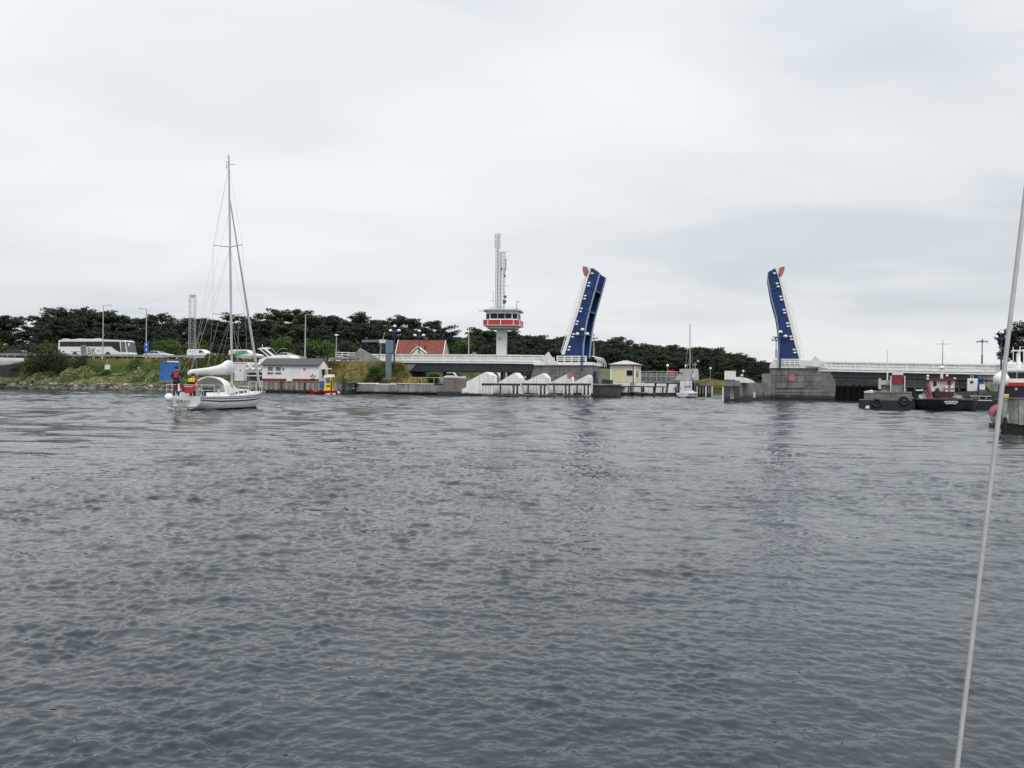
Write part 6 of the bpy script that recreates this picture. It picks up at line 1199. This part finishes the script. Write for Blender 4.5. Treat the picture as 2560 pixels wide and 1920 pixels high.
def stand(hl, hr, lean=0.0):
    return {'pelvis': ((0, 0, .95), .135), 'waist': ((0, .0, 1.12), .13), 'chest': ((0, lean * .6, 1.34), .155), 'neck': ((0, lean, 1.50), .06), 'jaw': ((0, lean + .03, 1.57), .075), 'brow': ((0, lean + .025, 1.65), .095), 'crown': ((0, lean + .01, 1.71), .06),
            'shl': ((-.19, lean * .7, 1.41), .075), 'shr': ((.19, lean * .7, 1.41), .075), 'ell': (hl[0], .052), 'wrl': (hl[1], .036), 'elr': (hr[0], .052), 'wrr': (hr[1], .036),
            'hipl': ((-.095, 0, .88), .105), 'hipr': ((.095, 0, .88), .105), 'knl': ((-.11, .03, .49), .07), 'knr': ((.11, .02, .49), .07), 'anl': ((-.12, -.02, .09), .048), 'anr': ((.12, -.02, .09), .048), 'toel': ((-.13, .13, .045), .04), 'toer': ((.13, .13, .045), .04)}
yr = Matrix.Rotation(-math.radians(10), 3, 'Z'); yp = lambda x, y, zz: Y.loc + yr @ Vector((x, y, zz))
def vest1(T): MB().slab([(-.11, 1.16), (-.13, 1.42), (-.08, 1.48), (.08, 1.48), (.13, 1.42), (.11, 1.16), (.06, 1.10), (-.06, 1.10)], lambda zz: .02, ch=.06).build('back_pouch', mat('red_lifejacket', (.42, .03, .04), .6, .1), T, smooth=40).location = (0, -.145, 0)
person('person', 'person in dark navy jacket with red back pouch standing at the yacht stern', yp(-.62, .42, .74), math.radians(12), stand(((-.27, .06, 1.16), (-.2, .22, 1.05)), ((.27, .06, 1.16), (.2, .22, 1.05))), [navyc, blackc, skin, boots], .97, vest1, mat('dark_hair', (.02, .018, .016), .8))
hv = mat('hi_vis_yellow', (.75, .72, .03), .6, .05)
def vest2(T):
    MB().slab([(-.17, 1.27), (-.19, 1.45), (-.08, 1.50), (.08, 1.50), (.19, 1.45), (.17, 1.27)], lambda zz: .035, ch=.04).build('yellow_yoke', hv, T, smooth=40).location = (0, -.125, 0)
    for x in (-.09, .09): MB().box(x - .012, x + .012, -.166, -.155, 1.27, 1.48).build('reflective_strap', mat('strap_dark', (.12, .12, .05)), T)
    MB().slab([(-.13, .98), (-.16, 1.26), (.16, 1.26), (.13, .98)], lambda zz: .03, ch=.04).build('black_back_panel', blackc, T).location = (0, -.135, 0)
person('person', 'person in red jacket with yellow yoke steering at the yacht wheel', yp(.26, .55, .36), math.radians(-6), stand(((-.36, .05, 1.12), (-.40, .12, .95)), ((.36, .05, 1.12), (.40, .02, .93)), .06), [redc, blackc, skin, boots], .97, vest2, mat('brown_hair', (.07, .045, .03), .8))

# second yacht in the opening
Y2 = Thing('sailing_yacht', 'small white yacht with bare mast passing through the bridge opening', 'yacht', (W(1706, 993, 127).x, 127, 0), -0.5)
yacht_hull(Y2, 7.2, 2.7, .78, .95); deck_parts(Y2, .36, .3)
rings = []
for t, w, h in ((.38, .7, .42), (.5, .68, .4), (.66, .5, .3), (.76, .3, .05)): y = 7.2 * t; zz = Y2.sh(t) - .03; rings.append([(-w, y, zz), (-w * .88, y, zz + h), (w * .88, y, zz + h), (w, y, zz)])
MB().loft(rings).build('coachroof', gel, Y2); m2 = Y2.q(1722, 811, 4.2); mb = MB(); mb.cyl((.0, 4.2, .9), (m2.x - Y2.q(1722, 970, 4.2).x, 4.1, m2.z), .09, .07, 8); mb.build('mast', alu, Y2)
wires(Y2, 'standing_rigging', [((-1.2, 4, .85), (0, 4.15, 7.2)), ((1.2, 4, .85), (0, 4.15, 7.2)), ((0, 7.1, 1), (0, 4.15, 11)), ((0, 0, .9), (0, 4.1, m2.z))], .02); MB().cyl((0, 4.2, 1.8), (0, 1.2, 1.7), .13, .09, 8).build('furled_mainsail', mat('blue_cover', (.03, .05, .25), .7), Y2)
mb = MB(); mb.tube([(-.9, .05, 1.35), (.9, .05, 1.35)], .03); mb.cyl((-.9, .05, .8), (-.9, .05, 1.35), .03); mb.cyl((.9, .05, .8), (.9, .05, 1.35), .03); mb.build('pushpit', galv, Y2)
bluec = mat('blue_jacket', (.02, .04, .30), .7, .15, 6)
person('person', 'person in blue jacket at the stern of the small yacht', Y2.loc + Vector((-.45, .8, .32)), 0, stand(((-.3, .05, 1.14), (-.32, .16, 1.0)), ((.3, .05, 1.14), (.3, .2, 1.05))), [bluec, blackc, skin, boots], .97, None, mat('dark_hair'))
person('person', 'person in red jacket behind the one in blue on the small yacht', Y2.loc + Vector((-.75, 1.5, .32)), 0, stand(((-.3, .05, 1.14), (-.32, .16, 1.0)), ((.3, .05, 1.14), (.3, .2, 1.05))), [redc, blackc, skin, boots], .9, None, mat('dark_hair'))
lifebuoy('white ring lifebuoy on the small yacht stern rail', Y2.loc + Vector((.05, -.05, 1.2)), 0, .26, gel)

# ---------------------------------------------------------------- right guide works
rg = Thing('guide_wall', 'concrete guide wall with white hood at its end left of the right pier', 'wall', BL, RB)
gy0 = -19.0; Pq = lambda pts, y=gy0: rg.poly(pts, y)
MB().prism(Pq([(1809, 951), (1849, 951), (1849, 965.5), (1809, 965.5)]), gy0, gy0 + 3).build('head_beam', concrete, rg)
for ua, ub in ((1810, 1823), (1835, 1849)): MB().prism(Pq([(ua, 965.5), (ub, 965.5), (ub + 1, 1020), (ua - 1, 1020)]), gy0 + .1, gy0 + 2.6).build('leg', mat('dark_concrete'), rg)
MB().prism(Pq([(1823, 990), (1826, 966), (1833, 966), (1836, 990)], gy0 + .8), gy0 + .8, gy0 + 1.2).build('white_plate', wedgewhite, rg); MB().prism(Pq([(1806, 1004), (1806, 968), (1809, 968), (1809, 1004)], gy0 - .15), gy0 - .15, gy0 + .2).build('edge_post', white, rg); MB().prism(Pq([(1808, 1020), (1808, 998), (1849, 998), (1849, 1020)]), gy0 + .3, gy0 + 2.8).build('sill', tar, rg)
MB().prism(Pq([(1811, 949), (1811, 927), (1838, 927), (1838, 949)]), gy0 + .4, gy0 + 2.8).build('white_hood', wedgewhite, rg)
MB().prism(Pq([(1836, 957), (1836, 943), (1848, 942), (1866, 945), (1880, 950), (1890, 957)], gy0 + 1.5), gy0 + 1.5, gy0 + 3.6).build('curved_hood', wedgewhite, rg)
def slant(u0, u1, y0, y1, vt0, vt1, vb0, vb1, th, m, nm):
    a0, a1, b0, b1 = rg.q(u0, vt0, y0), rg.q(u0, vb0, y0), rg.q(u1, vt1, y1), rg.q(u1, vb1, y1); mb = MB(); t_ = Vector((.25 * th, th, 0))
    mb.add([a1, b1, b0, a0, a1 + t_, b1 + t_, b0 + t_, a0 + t_], [(0, 1, 2, 3), (7, 6, 5, 4), (0, 4, 5, 1), (1, 5, 6, 2), (2, 6, 7, 3), (3, 7, 4, 0)]); return mb.build(nm, m, rg)
ys = np.linspace(gy0 + .6, -1.0, 5); us_ = [1849, 1872, 1890, 1908, 1934]
for k in range(4): slant(us_[k] + .2, us_[k + 1] - .2, ys[k], ys[k + 1], 957, 957.5, 1012, 1012, 1.2, concrete, 'wall_panel')
slant(1849, 1936, gy0 + .3, -1.4, 998, 997, 1020, 1012, 1.0, tar, 'footing'); MB().prism(Pq([(1905, 934), (1926, 934), (1934, 1008), (1905, 1008)], -2.2), -2.2, 1.5).build('end_block', concrete, rg)
MB().prism(Pq([(1882, 980), (1888, 980), (1888, 994), (1882, 994)], -11.5), -11.5, -11.3).build('white_notice', white, rg)
# dark quay under the right span
dq = Thing('sheet_pile_quay', 'dark sheet pile quay under the right bridge span', 'quay', BL, RB)
a = dq.q(2070, 962, 9); b = dq.q(2700, 962, 9); mb = MB(); x = a.x; k = 0
while x < b.x: mb.box(x, x + .42, 9.0 + (.18 if k % 2 else 0), 9.6, -1.2, a.z); x += .42; k += 1
o_ = mb.build('sheet_piles', mat('black_steel', (.010, .011, .013), .6, .3, 1), dq); o_['kind'] = 'stuff'
MB().box(a.x, b.x, 9.0, 16, a.z - .2, a.z + .05).build('quay_top', concrete, dq); z1 = dq.q(2100, 943, 11).z; MB().box(a.x, b.x, 11, 12, a.z, z1 + .6).build('retaining_wall', mat('blue_grey_stone', (.05, .056, .064), .85, .35, 1.2, bump=.6), dq)
z2 = dq.q(2300, 999, -6).z; MB().box(dq.q(2380, 990, -6).x, dq.q(2700, 990, -6).x, -6, 2, -1, 1.5).build('bank_wall', mat('dark_concrete'), dq)
wf_ = Thing('white_fence', 'white bar fence on the quay behind the tug', 'fence', BL, RB); a = wf_.q(2266, 948, 7); b = wf_.q(2420, 952, 7)
for d in (.0, .62, 1.0): MB().box(a.x, b.x, 7, 7.1, a.z - d - .30 + (.08 if d else 0), a.z - d).build('bar', white, wf_)
for k in range(8): x = a.x + (b.x - a.x) * k / 7; MB().box(x - .1, x + .1, 7.02, 7.2, .8, a.z + .02).build('post', offwhite, wf_)
# barge
bg_ = Thing('work_barge', 'grey concrete work barge with tyre fenders and red shuttered hut', 'barge', W(2215, 1024, 66), -.43); bg_.o.location.z = 0; bg_.loc.z = 0
pb = lambda u0, v0, u1, v1, y0, y1, m, nm, par=None: bg_.pb(MB(), u0, v0, u1, v1, y0, y1).build(nm, m, par or bg_)
bconc = mat('barge_concrete', (.20, .185, .165), .85, .25, 1.4, streak=.4, bump=.5); pb(2160, 980, 2280, 1004, 0, 5, bconc, 'deck_block'); pb(2146.5, 1002, 2288, 1030, -.2, 5.4, blackhull, 'hull'); pb(2160, 978.5, 2185, 982, -.05, 5, offwhite, 'edge_strip'); pb(2185, 979.5, 2280, 981, -.06, .3, concrete_l, 'deck_edge')
pb(2196, 946, 2203, 972, 1, 3, mat('pale_block', (.5, .5, .45), .8, .1), 'block_post'); pb(2196, 951, 2232, 962, 1.1, 3, mat('pale_block'), 'block'); pb(2196, 961, 2232, 980, 1.2, 3, bconc, 'block_base')
hut = pb(2229, 938, 2260, 979, .8, 2.8, mat('hut_grey', (.2, .21, .215), .7, .15, 1.5), 'hut'); 
for k in range(8): pb(2230.5, 939.5 + 2.6 * k, 2258.5, 941.9 + 2.6 * k, .74, .8, mat('shutter_red', (.22, .03, .035), .55, .12, 2), 'shutter_slat', hut)
pb(2231, 932.5, 2258, 937, .7, 2.9, white, 'hut_roof', hut)
for uu in (2225.5, 2260.5): pb(uu, 940, uu + 3, 979, .6, .9, offwhite, 'hut_post', hut)
for (uu, vv) in ((2192, 1008), (2260, 1003)):
    c = bg_.q(uu, vv, -.25); mb = MB(); rings = []
    for j in range(17): t = 2 * pi * j / 16; rings.append([(c.x + (.30 + .12 * math.cos(a)) * math.cos(t), -.26 + .12 * math.sin(a), c.z + (.30 + .12 * math.cos(a)) * math.sin(t)) for a in np.linspace(0, 2 * pi, 9)[:-1]])
    mb.loft(rings, caps=False); mb.build('tyre_fender', black, bg_, smooth=60)
MB().prism(bg_.poly([(2163, 1021), (2165, 1014), (2173, 1014), (2174, 1021)], -.22), -.235, -.21).build('white_mark', white, bg_); MB().cyl(bg_.q(2218.5, 975, 1.5), bg_.q(2218.5, 876, 1.5), .07, .03, 6).build('pole', offwhite, bg_)
for (uu, vv, m_, r) in ((2170, 976, galv, .09), (2178, 975.5, offwhite, .11), (2188, 977, concrete_l, .12), (2210, 977, timber, .18), (2242, 976, concrete_l, .1)): c = bg_.q(uu, vv + 2, .5); MB().sph(c, r, (1.5, 1, .8), 8, 5).build('deck_gear', m_, bg_)
# tug
tg = Thing('tug', 'black tug with cream wheelhouse and red lifebuoy moored stern towards the viewer', 'boat', W(2365, 1028, 63), -.44); tg.o.location.z = 0; tg.loc.z = 0
rings = []
for y, w, zt2 in ((0, .5, .85), (.12, 1.1, .85), (.4, 1.65, .84), (1.0, 2.1, .82), (2.2, 2.35, .8), (5, 2.4, .85), (8, 2.1, 1.1), (10, 1.1, 1.4), (11, .1, 1.6)):
    rings.append([(-w, y, zt2), (-w * .97, y + .05, .45), (-w * .8, y + .5 * (1 - y / 11), -.25), (0, y + .8 * (1 - y / 11), -.5), (w * .8, y + .5 * (1 - y / 11), -.25), (w * .97, y + .05, .45), (w, y, zt2)])
mb = MB(); mb.loft(rings, closed=True); mb.build('hull', blackhull, tg, smooth=50)
mb = MB(); pr = [(-2.37, 3, .83), (-2.12, 1.0, .85), (-1.67, .4, .87), (-1.12, .12, .88), (-.5, 0, .88), (.5, 0, .88), (1.12, .12, .88), (1.67, .4, .87), (2.12, 1.0, .85), (2.37, 3, .83)]; mb.tube(pr, .07, 6); mb.build('rubbing_rail', black, tg)
tb_ = lambda u0, v0, u1, v1, y0, y1, m, nm, par=None: tg.pb(MB(), u0, v0, u1, v1, y0, y1).build(nm, m, par or tg)
wh = tb_(2327, 950, 2387, 984, 2.6, 5.2, mat('wheelhouse_cream', (.62, .55, .45), .6, .1, 1, streak=.2), 'wheelhouse'); tb_(2327, 950, 2346, 986, 2.55, 4, offwhite, 'wheelhouse_side', wh); tb_(2325, 946.5, 2391, 951, 2.4, 5.4, darkred, 'wheelhouse_roof', wh)
for (ua, ub, va, vb) in ((2333, 2342, 953, 965), (2369, 2372, 953, 965), (2374, 2378, 953, 965)): tb_(ua, va, ub, vb, 2.5, 2.58, glass, 'window', wh)
tb_(2331, 979, 2386, 1000, 1.6, 3.6, mat('brown_casing', (.06, .035, .03), .6, .3, 1.5, streak=.4), 'engine_casing'); tb_(2325, 994, 2392, 1001, 1.2, 1.5, mat('rusty_brown', (.13, .07, .055), .8, .4, 2), 'winch_drum')
MB().cyl(tg.q(2354, 950, 3.5), tg.q(2354, 922, 3.5), .11, .1, 10).build('funnel', offwhite, tg); c = tg.q(2354, 919, 3.5); MB().sph(c, .2, (1.2, 1, .7), 12, 8).build('radar_dome', gel, tg); mb = MB(); mb.cyl(tg.q(2356, 922, 3.6), tg.q(2357.5, 849, 3.6), .035, .02, 6); mb.cyl(tg.q(2339, 860, 3.6), tg.q(2375, 860, 3.6), .018, n=5); mb.build('signal_mast', mat('lamp_grey'), tg)
wires(tg, 'mast_stays', [(tg.q(2357, 875, 3.6), tg.q(2344, 908, 3.0)), (tg.q(2357, 875, 3.6), tg.q(2369, 908, 3.0))], .01)
for (uu, vv) in ((2319.5, 940), (2336.5, 927.5), (2367.5, 939), (2319, 947), (2387, 947)): c = tg.q(uu, vv, 2.6); MB().sph(c, .1, n=10, m=7).build('deck_light', globe, tg); MB().cyl(c, (c.x, c.y, tg.q(uu, 951, 2.6).z), .02, n=4).build('light_stalk', chassis, tg)
for (a, b) in (((2319, 960), (2329, 999)), ((2314, 975), (2324, 999))): MB().cyl(tg.q(*a, 1.6), tg.q(*b, 1.2), .16, .13, 8).build('towing_boom', mat('faded_maroon', (.20, .05, .06), .6, .2, 2), tg)
c = tg.M.transposed() @ tg.q(2373, 973, 2.4) + tg.loc; lifebuoy('pinkish red lifebuoy on the tug wheelhouse', c, -.44, .27, mat('salmon_red', (.55, .14, .13), .6))
pts = [tg.q(2343, 984, 1.3)]; MB().slab([(-.2, -.3), (-.2, .2), (-.1, .45), (.1, .45), (.2, .2), (.2, -.3)], lambda zz: .15, ch=.1).build('bollard_cover', tar, tg).location = pts[0]
for row, (v0, v1, n_) in enumerate(((1001.8, 1005.6, 13), (1006.4, 1009.6, 10))):
    for k in range(n_):                      # white lettering on the stern, not legible in the photograph
        uu = 2377 + (k - (n_ - 1) / 2) * 2.75; bend = .018 * ((k - (n_ - 1) / 2) / n_ * 10) ** 2 * 3; y = -.04 + .012 * ((k - (n_ - 1) / 2) * .75) ** 2
        x_ = (uu - 2365) * .0315; yy = float(np.interp(abs(x_), [0, .5, 1.1, 1.65, 2.1], [0, 0, .12, .4, 1.0])) - .07
        a = tg.q(uu, v1 + bend, yy); b = tg.q(uu + (1.9 if k % 3 else 1.3), v0 + bend, yy); MB().box(a.x, b.x, yy, yy + .04, a.z, b.z).build('lettering', white, tg)
mb = MB(); mb.sph(tg.q(2303, 995, 2), .19, (1.2, .7, .9), 8, 6); mb.cyl(tg.q(2298, 988, 1.8), tg.q(2309, 1003, 1.6), .06, n=6); mb.build('white_deck_gear', white, tg); tb_(2284, 975, 2300, 1000, 3, 4.5, mat('dark_teal', (.018, .03, .032), .6, .3), 'deck_locker'); tb_(2290, 973.5, 2308, 977, 2.8, 3.2, white, 'white_plank'); MB().sph(tg.q(2392, 995, 1.6), .3, (1.4, 1, .6), 8, 5).build('rope_coil', concrete_l, tg)
# work pontoon with white cabinets behind the tug
wp = Thing('work_pontoon', 'dark work pontoon carrying white and blue cabinets right of the tug', 'barge', W(2440, 1027, 68), -.5); wp.o.location.z = 0; wp.loc.z = 0
wb = lambda u0, v0, u1, v1, y0, y1, m, nm, par=None: wp.pb(MB(), u0, v0, u1, v1, y0, y1).build(nm, m, par or wp)
wb(2395, 1003, 2520, 1032, 0, 6, blackhull, 'hull'); wb(2400, 998, 2520, 1002, .2, 5.8, mat('dark_deck', (.06, .06, .055), .8, .3), 'deck')
cbn = wb(2418.5, 946, 2444, 978, 1.5, 3.2, white, 'cabinet'); wb(2444.5, 945, 2460, 978, 1.6, 3.2, mat('cabinet_blue', (.04, .13, .36), .5), 'blue_cabinet'); wb(2449, 961, 2463, 978, 1.2, 1.58, white, 'small_cabinet'); wb(2426, 952, 2433, 958, 1.46, 1.5, chassis, 'cabinet_vent', cbn); wb(2448, 948, 2458, 955, 1.55, 1.6, glass, 'cabinet_screen'); wb(2464, 950, 2469, 956, 1.5, 2, chassis, 'lamp_box')
wb(2418, 978, 2466, 986, 1.4, 3.4, mat('dark_deck'), 'cabinet_base')
for uu in (2430, 2448, 2465): MB().cyl(wp.q(uu, 1003, .3), wp.q(uu, 990, .3), .04, n=6).build('rail_post', galv, wp)
mb = MB(); mb.cyl(wp.q(2425, 990, .3), wp.q(2478, 991, .3), .04, n=5); mb.cyl(wp.q(2420, 1001, .1), wp.q(2480, 1002, .1), .06, n=5); mb.build('rail_bar', galv, wp)
g_ = np.random.default_rng(21)
for k in range(14): uu = 2398 + 6 * k; c = wp.q(uu, g_.uniform(983, 997), g_.uniform(.6, 2.5)); r = g_.uniform(.15, .35); MB().box(c.x - r, c.x + r, c.y - r, c.y + r, c.z - r, c.z + r * g_.uniform(.3, 1.2)).build('deck_crate', [mat('dark_deck'), tar, mat('moss_grey', (.10, .11, .085), .9, .3), concrete][k % 4], wp)
for uu in (2427, 2433): MB().cyl(wp.q(uu, 946, 2), wp.q(uu, 932, 2), .03, n=5).build('aerial', galv, wp)
# red and white boat behind the plank pier
rb = Thing('rescue_boat', 'white boat with red band and dark cabin windows behind the plank pier', 'boat', W(2555, 1000, 44), -.5); rb.o.location.z = 0; rb.loc.z = 0
rbx = lambda u0, v0, u1, v1, y0, y1, m, nm, par=None: rb.pb(MB(), u0, v0, u1, v1, y0, y1).build(nm, m, par or rb)
MB().prism(rb.poly([(2506, 965), (2700, 965), (2700, 1085), (2512, 1085)]), 0, 5).build('hull', blackhull, rb); MB().prism(rb.poly([(2509, 958), (2514, 956), (2700, 957), (2700, 965), (2506, 965)]), -.1, 5).build('red_band', mat('bright_red_hull'), rb)
MB().prism(rb.poly([(2509, 957), (2513, 947), (2700, 945), (2700, 957)]), .1, 4.6).build('foredeck', gel, rb); MB().prism(rb.poly([(2514, 948), (2517, 927), (2700, 926), (2700, 948)], .6), .6, 4).build('wheelhouse', gel, rb)
for k in range(5): MB().prism(rb.poly([(2519 + 24 * k, 946), (2520 + 24 * k, 931), (2541 + 24 * k, 931), (2541 + 24 * k, 946)], .56), .56, .62).build('window', glass, rb)
MB().prism(rb.poly([(2514, 927), (2522, 922), (2700, 921), (2700, 927)], .4), .4, 4.2).build('roof', gel, rb); c = rb.q(2547, 905, 2); MB().cyl(rb.q(2546, 922, 2), rb.q(2545.5, 884, 2), .12, .1, 10).build('mast', gel, rb); MB().box(c.x - .35, c.x + .3, 1.8, 2.2, rb.q(2546, 878, 2).z, rb.q(2546, 876, 2).z + .02).build('radar_bar', gel, rb); MB().cyl(rb.q(2545.5, 884, 2), rb.q(2545.5, 877, 2), .05, n=6).build('radar_post', gel, rb)
for uu, vt in ((2533, 868), (2550, 866), (2559, 873)): MB().cyl(rb.q(uu, 922, 2.5), rb.q(uu, vt, 2.5), .022, n=5).build('aerial', white, rb)
mb = MB()
for k in range(3): mb.cyl(rb.q(2516, 921 - 5 * k, .8), rb.q(2700, 919 - 5 * k, .8), .03, n=5)
for k in range(4): mb.cyl(rb.q(2519 + 14 * k, 922, .8), rb.q(2519 + 14 * k, 909, .8), .03, n=5)
mb.build('roof_railing', white, rb); c = rb.q(2540, 973, -.05); MB().sph(c, .07, (1, .3, 1.4)).build('crest', galv, rb)
bw = Thing('buoy_fender', 'large white egg shaped fender beside the steel stay', 'fender', W(2503, 949, 42), 0); MB().sph((0, 0, 0), .39, (1, .9, 1.0), 20, 14).build('ball', gel, bw, smooth=80); MB().cyl((0, 0, -.4), (0, 0, -.62), .07, .05, 8).build('eye', chassis, bw); MB().cyl((.1, .1, .4), (.35, .5, .62), .015, n=5).build('rope', chassis, bw)
bo = Thing('inflatable_boat', 'red and grey rounded boat bow beside the plank pier', 'boat', (W(2504, 1046, 37).x, 37, 0), -.5); bo.o.scale = (.85,) * 3
mb = MB(); rings = []
for y in np.linspace(0, 3, 7):
    w = .36 + .1 * min(1, y); cz = .48; rings.append([(w * math.cos(a) * (1 if y > 0 else .8), y, cz + (.46 if math.sin(a) > 0 else .52) * math.sin(a) * (1 if y > 0 else .85)) for a in np.linspace(0, 2 * pi, 21)[:-1]])
mb.loft(rings); mb.build('hull', mat('grey_rubber', (.42, .36, .36), .6, .1), bo, smooth=60)
mb = MB(); rings = [[(.42 * math.cos(a) * s_, y, .50 + .50 * math.sin(a) * s_) for a in np.linspace(.5, pi - .1, 10)] + [(.32 * math.cos(a) * s_, y, .50 + .40 * math.sin(a) * s_) for a in np.linspace(pi - .1, .5, 10)] for y, s_ in ((-.06, .95), (.3, 1.12), (3, 1.3))]; mb.loft(rings); mb.build('red_tube', mat('faded_red_rubber', (.28, .02, .03), .5, .15, 4), bo, smooth=50)
MB().sph((.16, -.05, .36), .34, (.95, .6, .9), 14, 10).build('white_fender', gel, bo, smooth=80); MB().box(-.5, .6, -.3, .6, -.1, .06).build('rubbing_strake', black, bo)
# plank pier at the right edge
pp = Thing('plank_pier', 'weathered green grey plank pier at the right edge of the water', 'pier', W(2505, 1082, 31), -.58); pp.o.location.z = 0; pp.loc.z = 0
zt2 = pp.q(2510, 997).z; x = 0; k = 0; zl = pp.q(2510, 1056).z
while x < 7.0:
    w = random.uniform(.15, .21); MB().box(x + .006, x + w - .006, random.uniform(-.025, .015), .10, zl - random.uniform(0, .08), zt2 - random.uniform(0, .04)).build('plank', timber_g if k % 3 else mat('pale_green_timber', (.34, .37, .32), .85, .3, 3, streak=.5), pp); x += w; k += 1
x = 0
while x < 3.0: w = random.uniform(.15, .21); MB().box(-.10, .0, x + .106, x + w + .094, zl, zt2 - random.uniform(0, .04)).build('plank', timber_g, pp); x += w
MB().box(.0, 7.0, .11, 3.0, zt2 - .5, zt2 - .06).build('deck', timber, pp); MB().box(-.03, 7.0, .05, 3.0, -1, zl + .02).build('dark_base', mat('slimy_wood', (.012, .014, .010), .7, .3, 3), pp); MB().box(-.06, 7.0, -.06, .14, zt2, zt2 + .05).build('capping', timber, pp)
for k in range(9): MB().cyl((.1 + .8 * k, -.07, -1), (.1 + .8 * k, -.07, zl + .2), .06, n=8).build('pile', mat('slimy_wood'), pp)
yl = Thing('yellow_box', 'small yellow box on the end of the plank pier', 'box', pp.M.transposed() @ pp.q(2513, 992.5, .3) + pp.loc, -.35); MB().box(-.1, .1, -.08, .08, -.1, .08).build('case', yellow, yl); MB().box(-.11, .11, -.09, .09, .08, .11).build('lid', white, yl)
# round dark tree at the right edge
rt_ = Thing('broadleaf_tree', 'dark round tree at the right edge behind the bridge lamps', 'tree', W(2556, 935, 150), 0)
g = np.random.default_rng(77); C = []; S = []; tr = MB(); hh = rt_.q(2550, 806).z; ww = 5.2
for k in range(5): tr.cyl((.1 * k, 0, hh * .15 * k - 1), (.1 * (k + 1), 0, hh * .15 * (k + 1) - 1), .35 - .05 * k, .30 - .05 * k, 8)
for k in range(46):
    a = g.uniform(0, 2 * pi); t = g.uniform(.30, .93); rr = ww * math.sqrt(max(.05, 1 - ((t - .58) / .5) ** 2)) * g.uniform(.3, 1.0); c = np.array([rr * math.cos(a) + .6, rr * math.sin(a) * .8, hh * t]); pr = g.uniform(.9, 1.6); n = 320
    C.append(ball(g, n, .45) * np.array([pr, pr, pr * .75]) + c); S.append(g.uniform(.12, .26, n)); tr.cyl((.3, 0, hh * min(t, .55)), c, .1, .03, 5)
leaves('crown', np.vstack(C), np.concatenate(S), leaf_mat('broadleaf', (.010, .018, .012), (.036, .052, .026)), rt_, seed=3); tr.build('trunk', barkd, rt_)
# the steel stay close to the viewer
a, b = W(2561, 470, 1.62), W(2380, 1960, 1.45)
st = Thing('rigging_stay', 'pale grey steel stay crossing the right edge of the view close up', 'rigging', b, 0)
MB().cyl((0, 0, -.05), tuple(a + (a - b) * 1.2 - b), .0044, .0040, 12).build('wire', mat('stay_grey', (.40, .40, .40), .45, .06, 30, metal=.2), st, smooth=60)
MB().cyl((0, 0, -.22), (0, 0, -.05), .009, .009, 12).build('turnbuckle', galv, st, smooth=60)
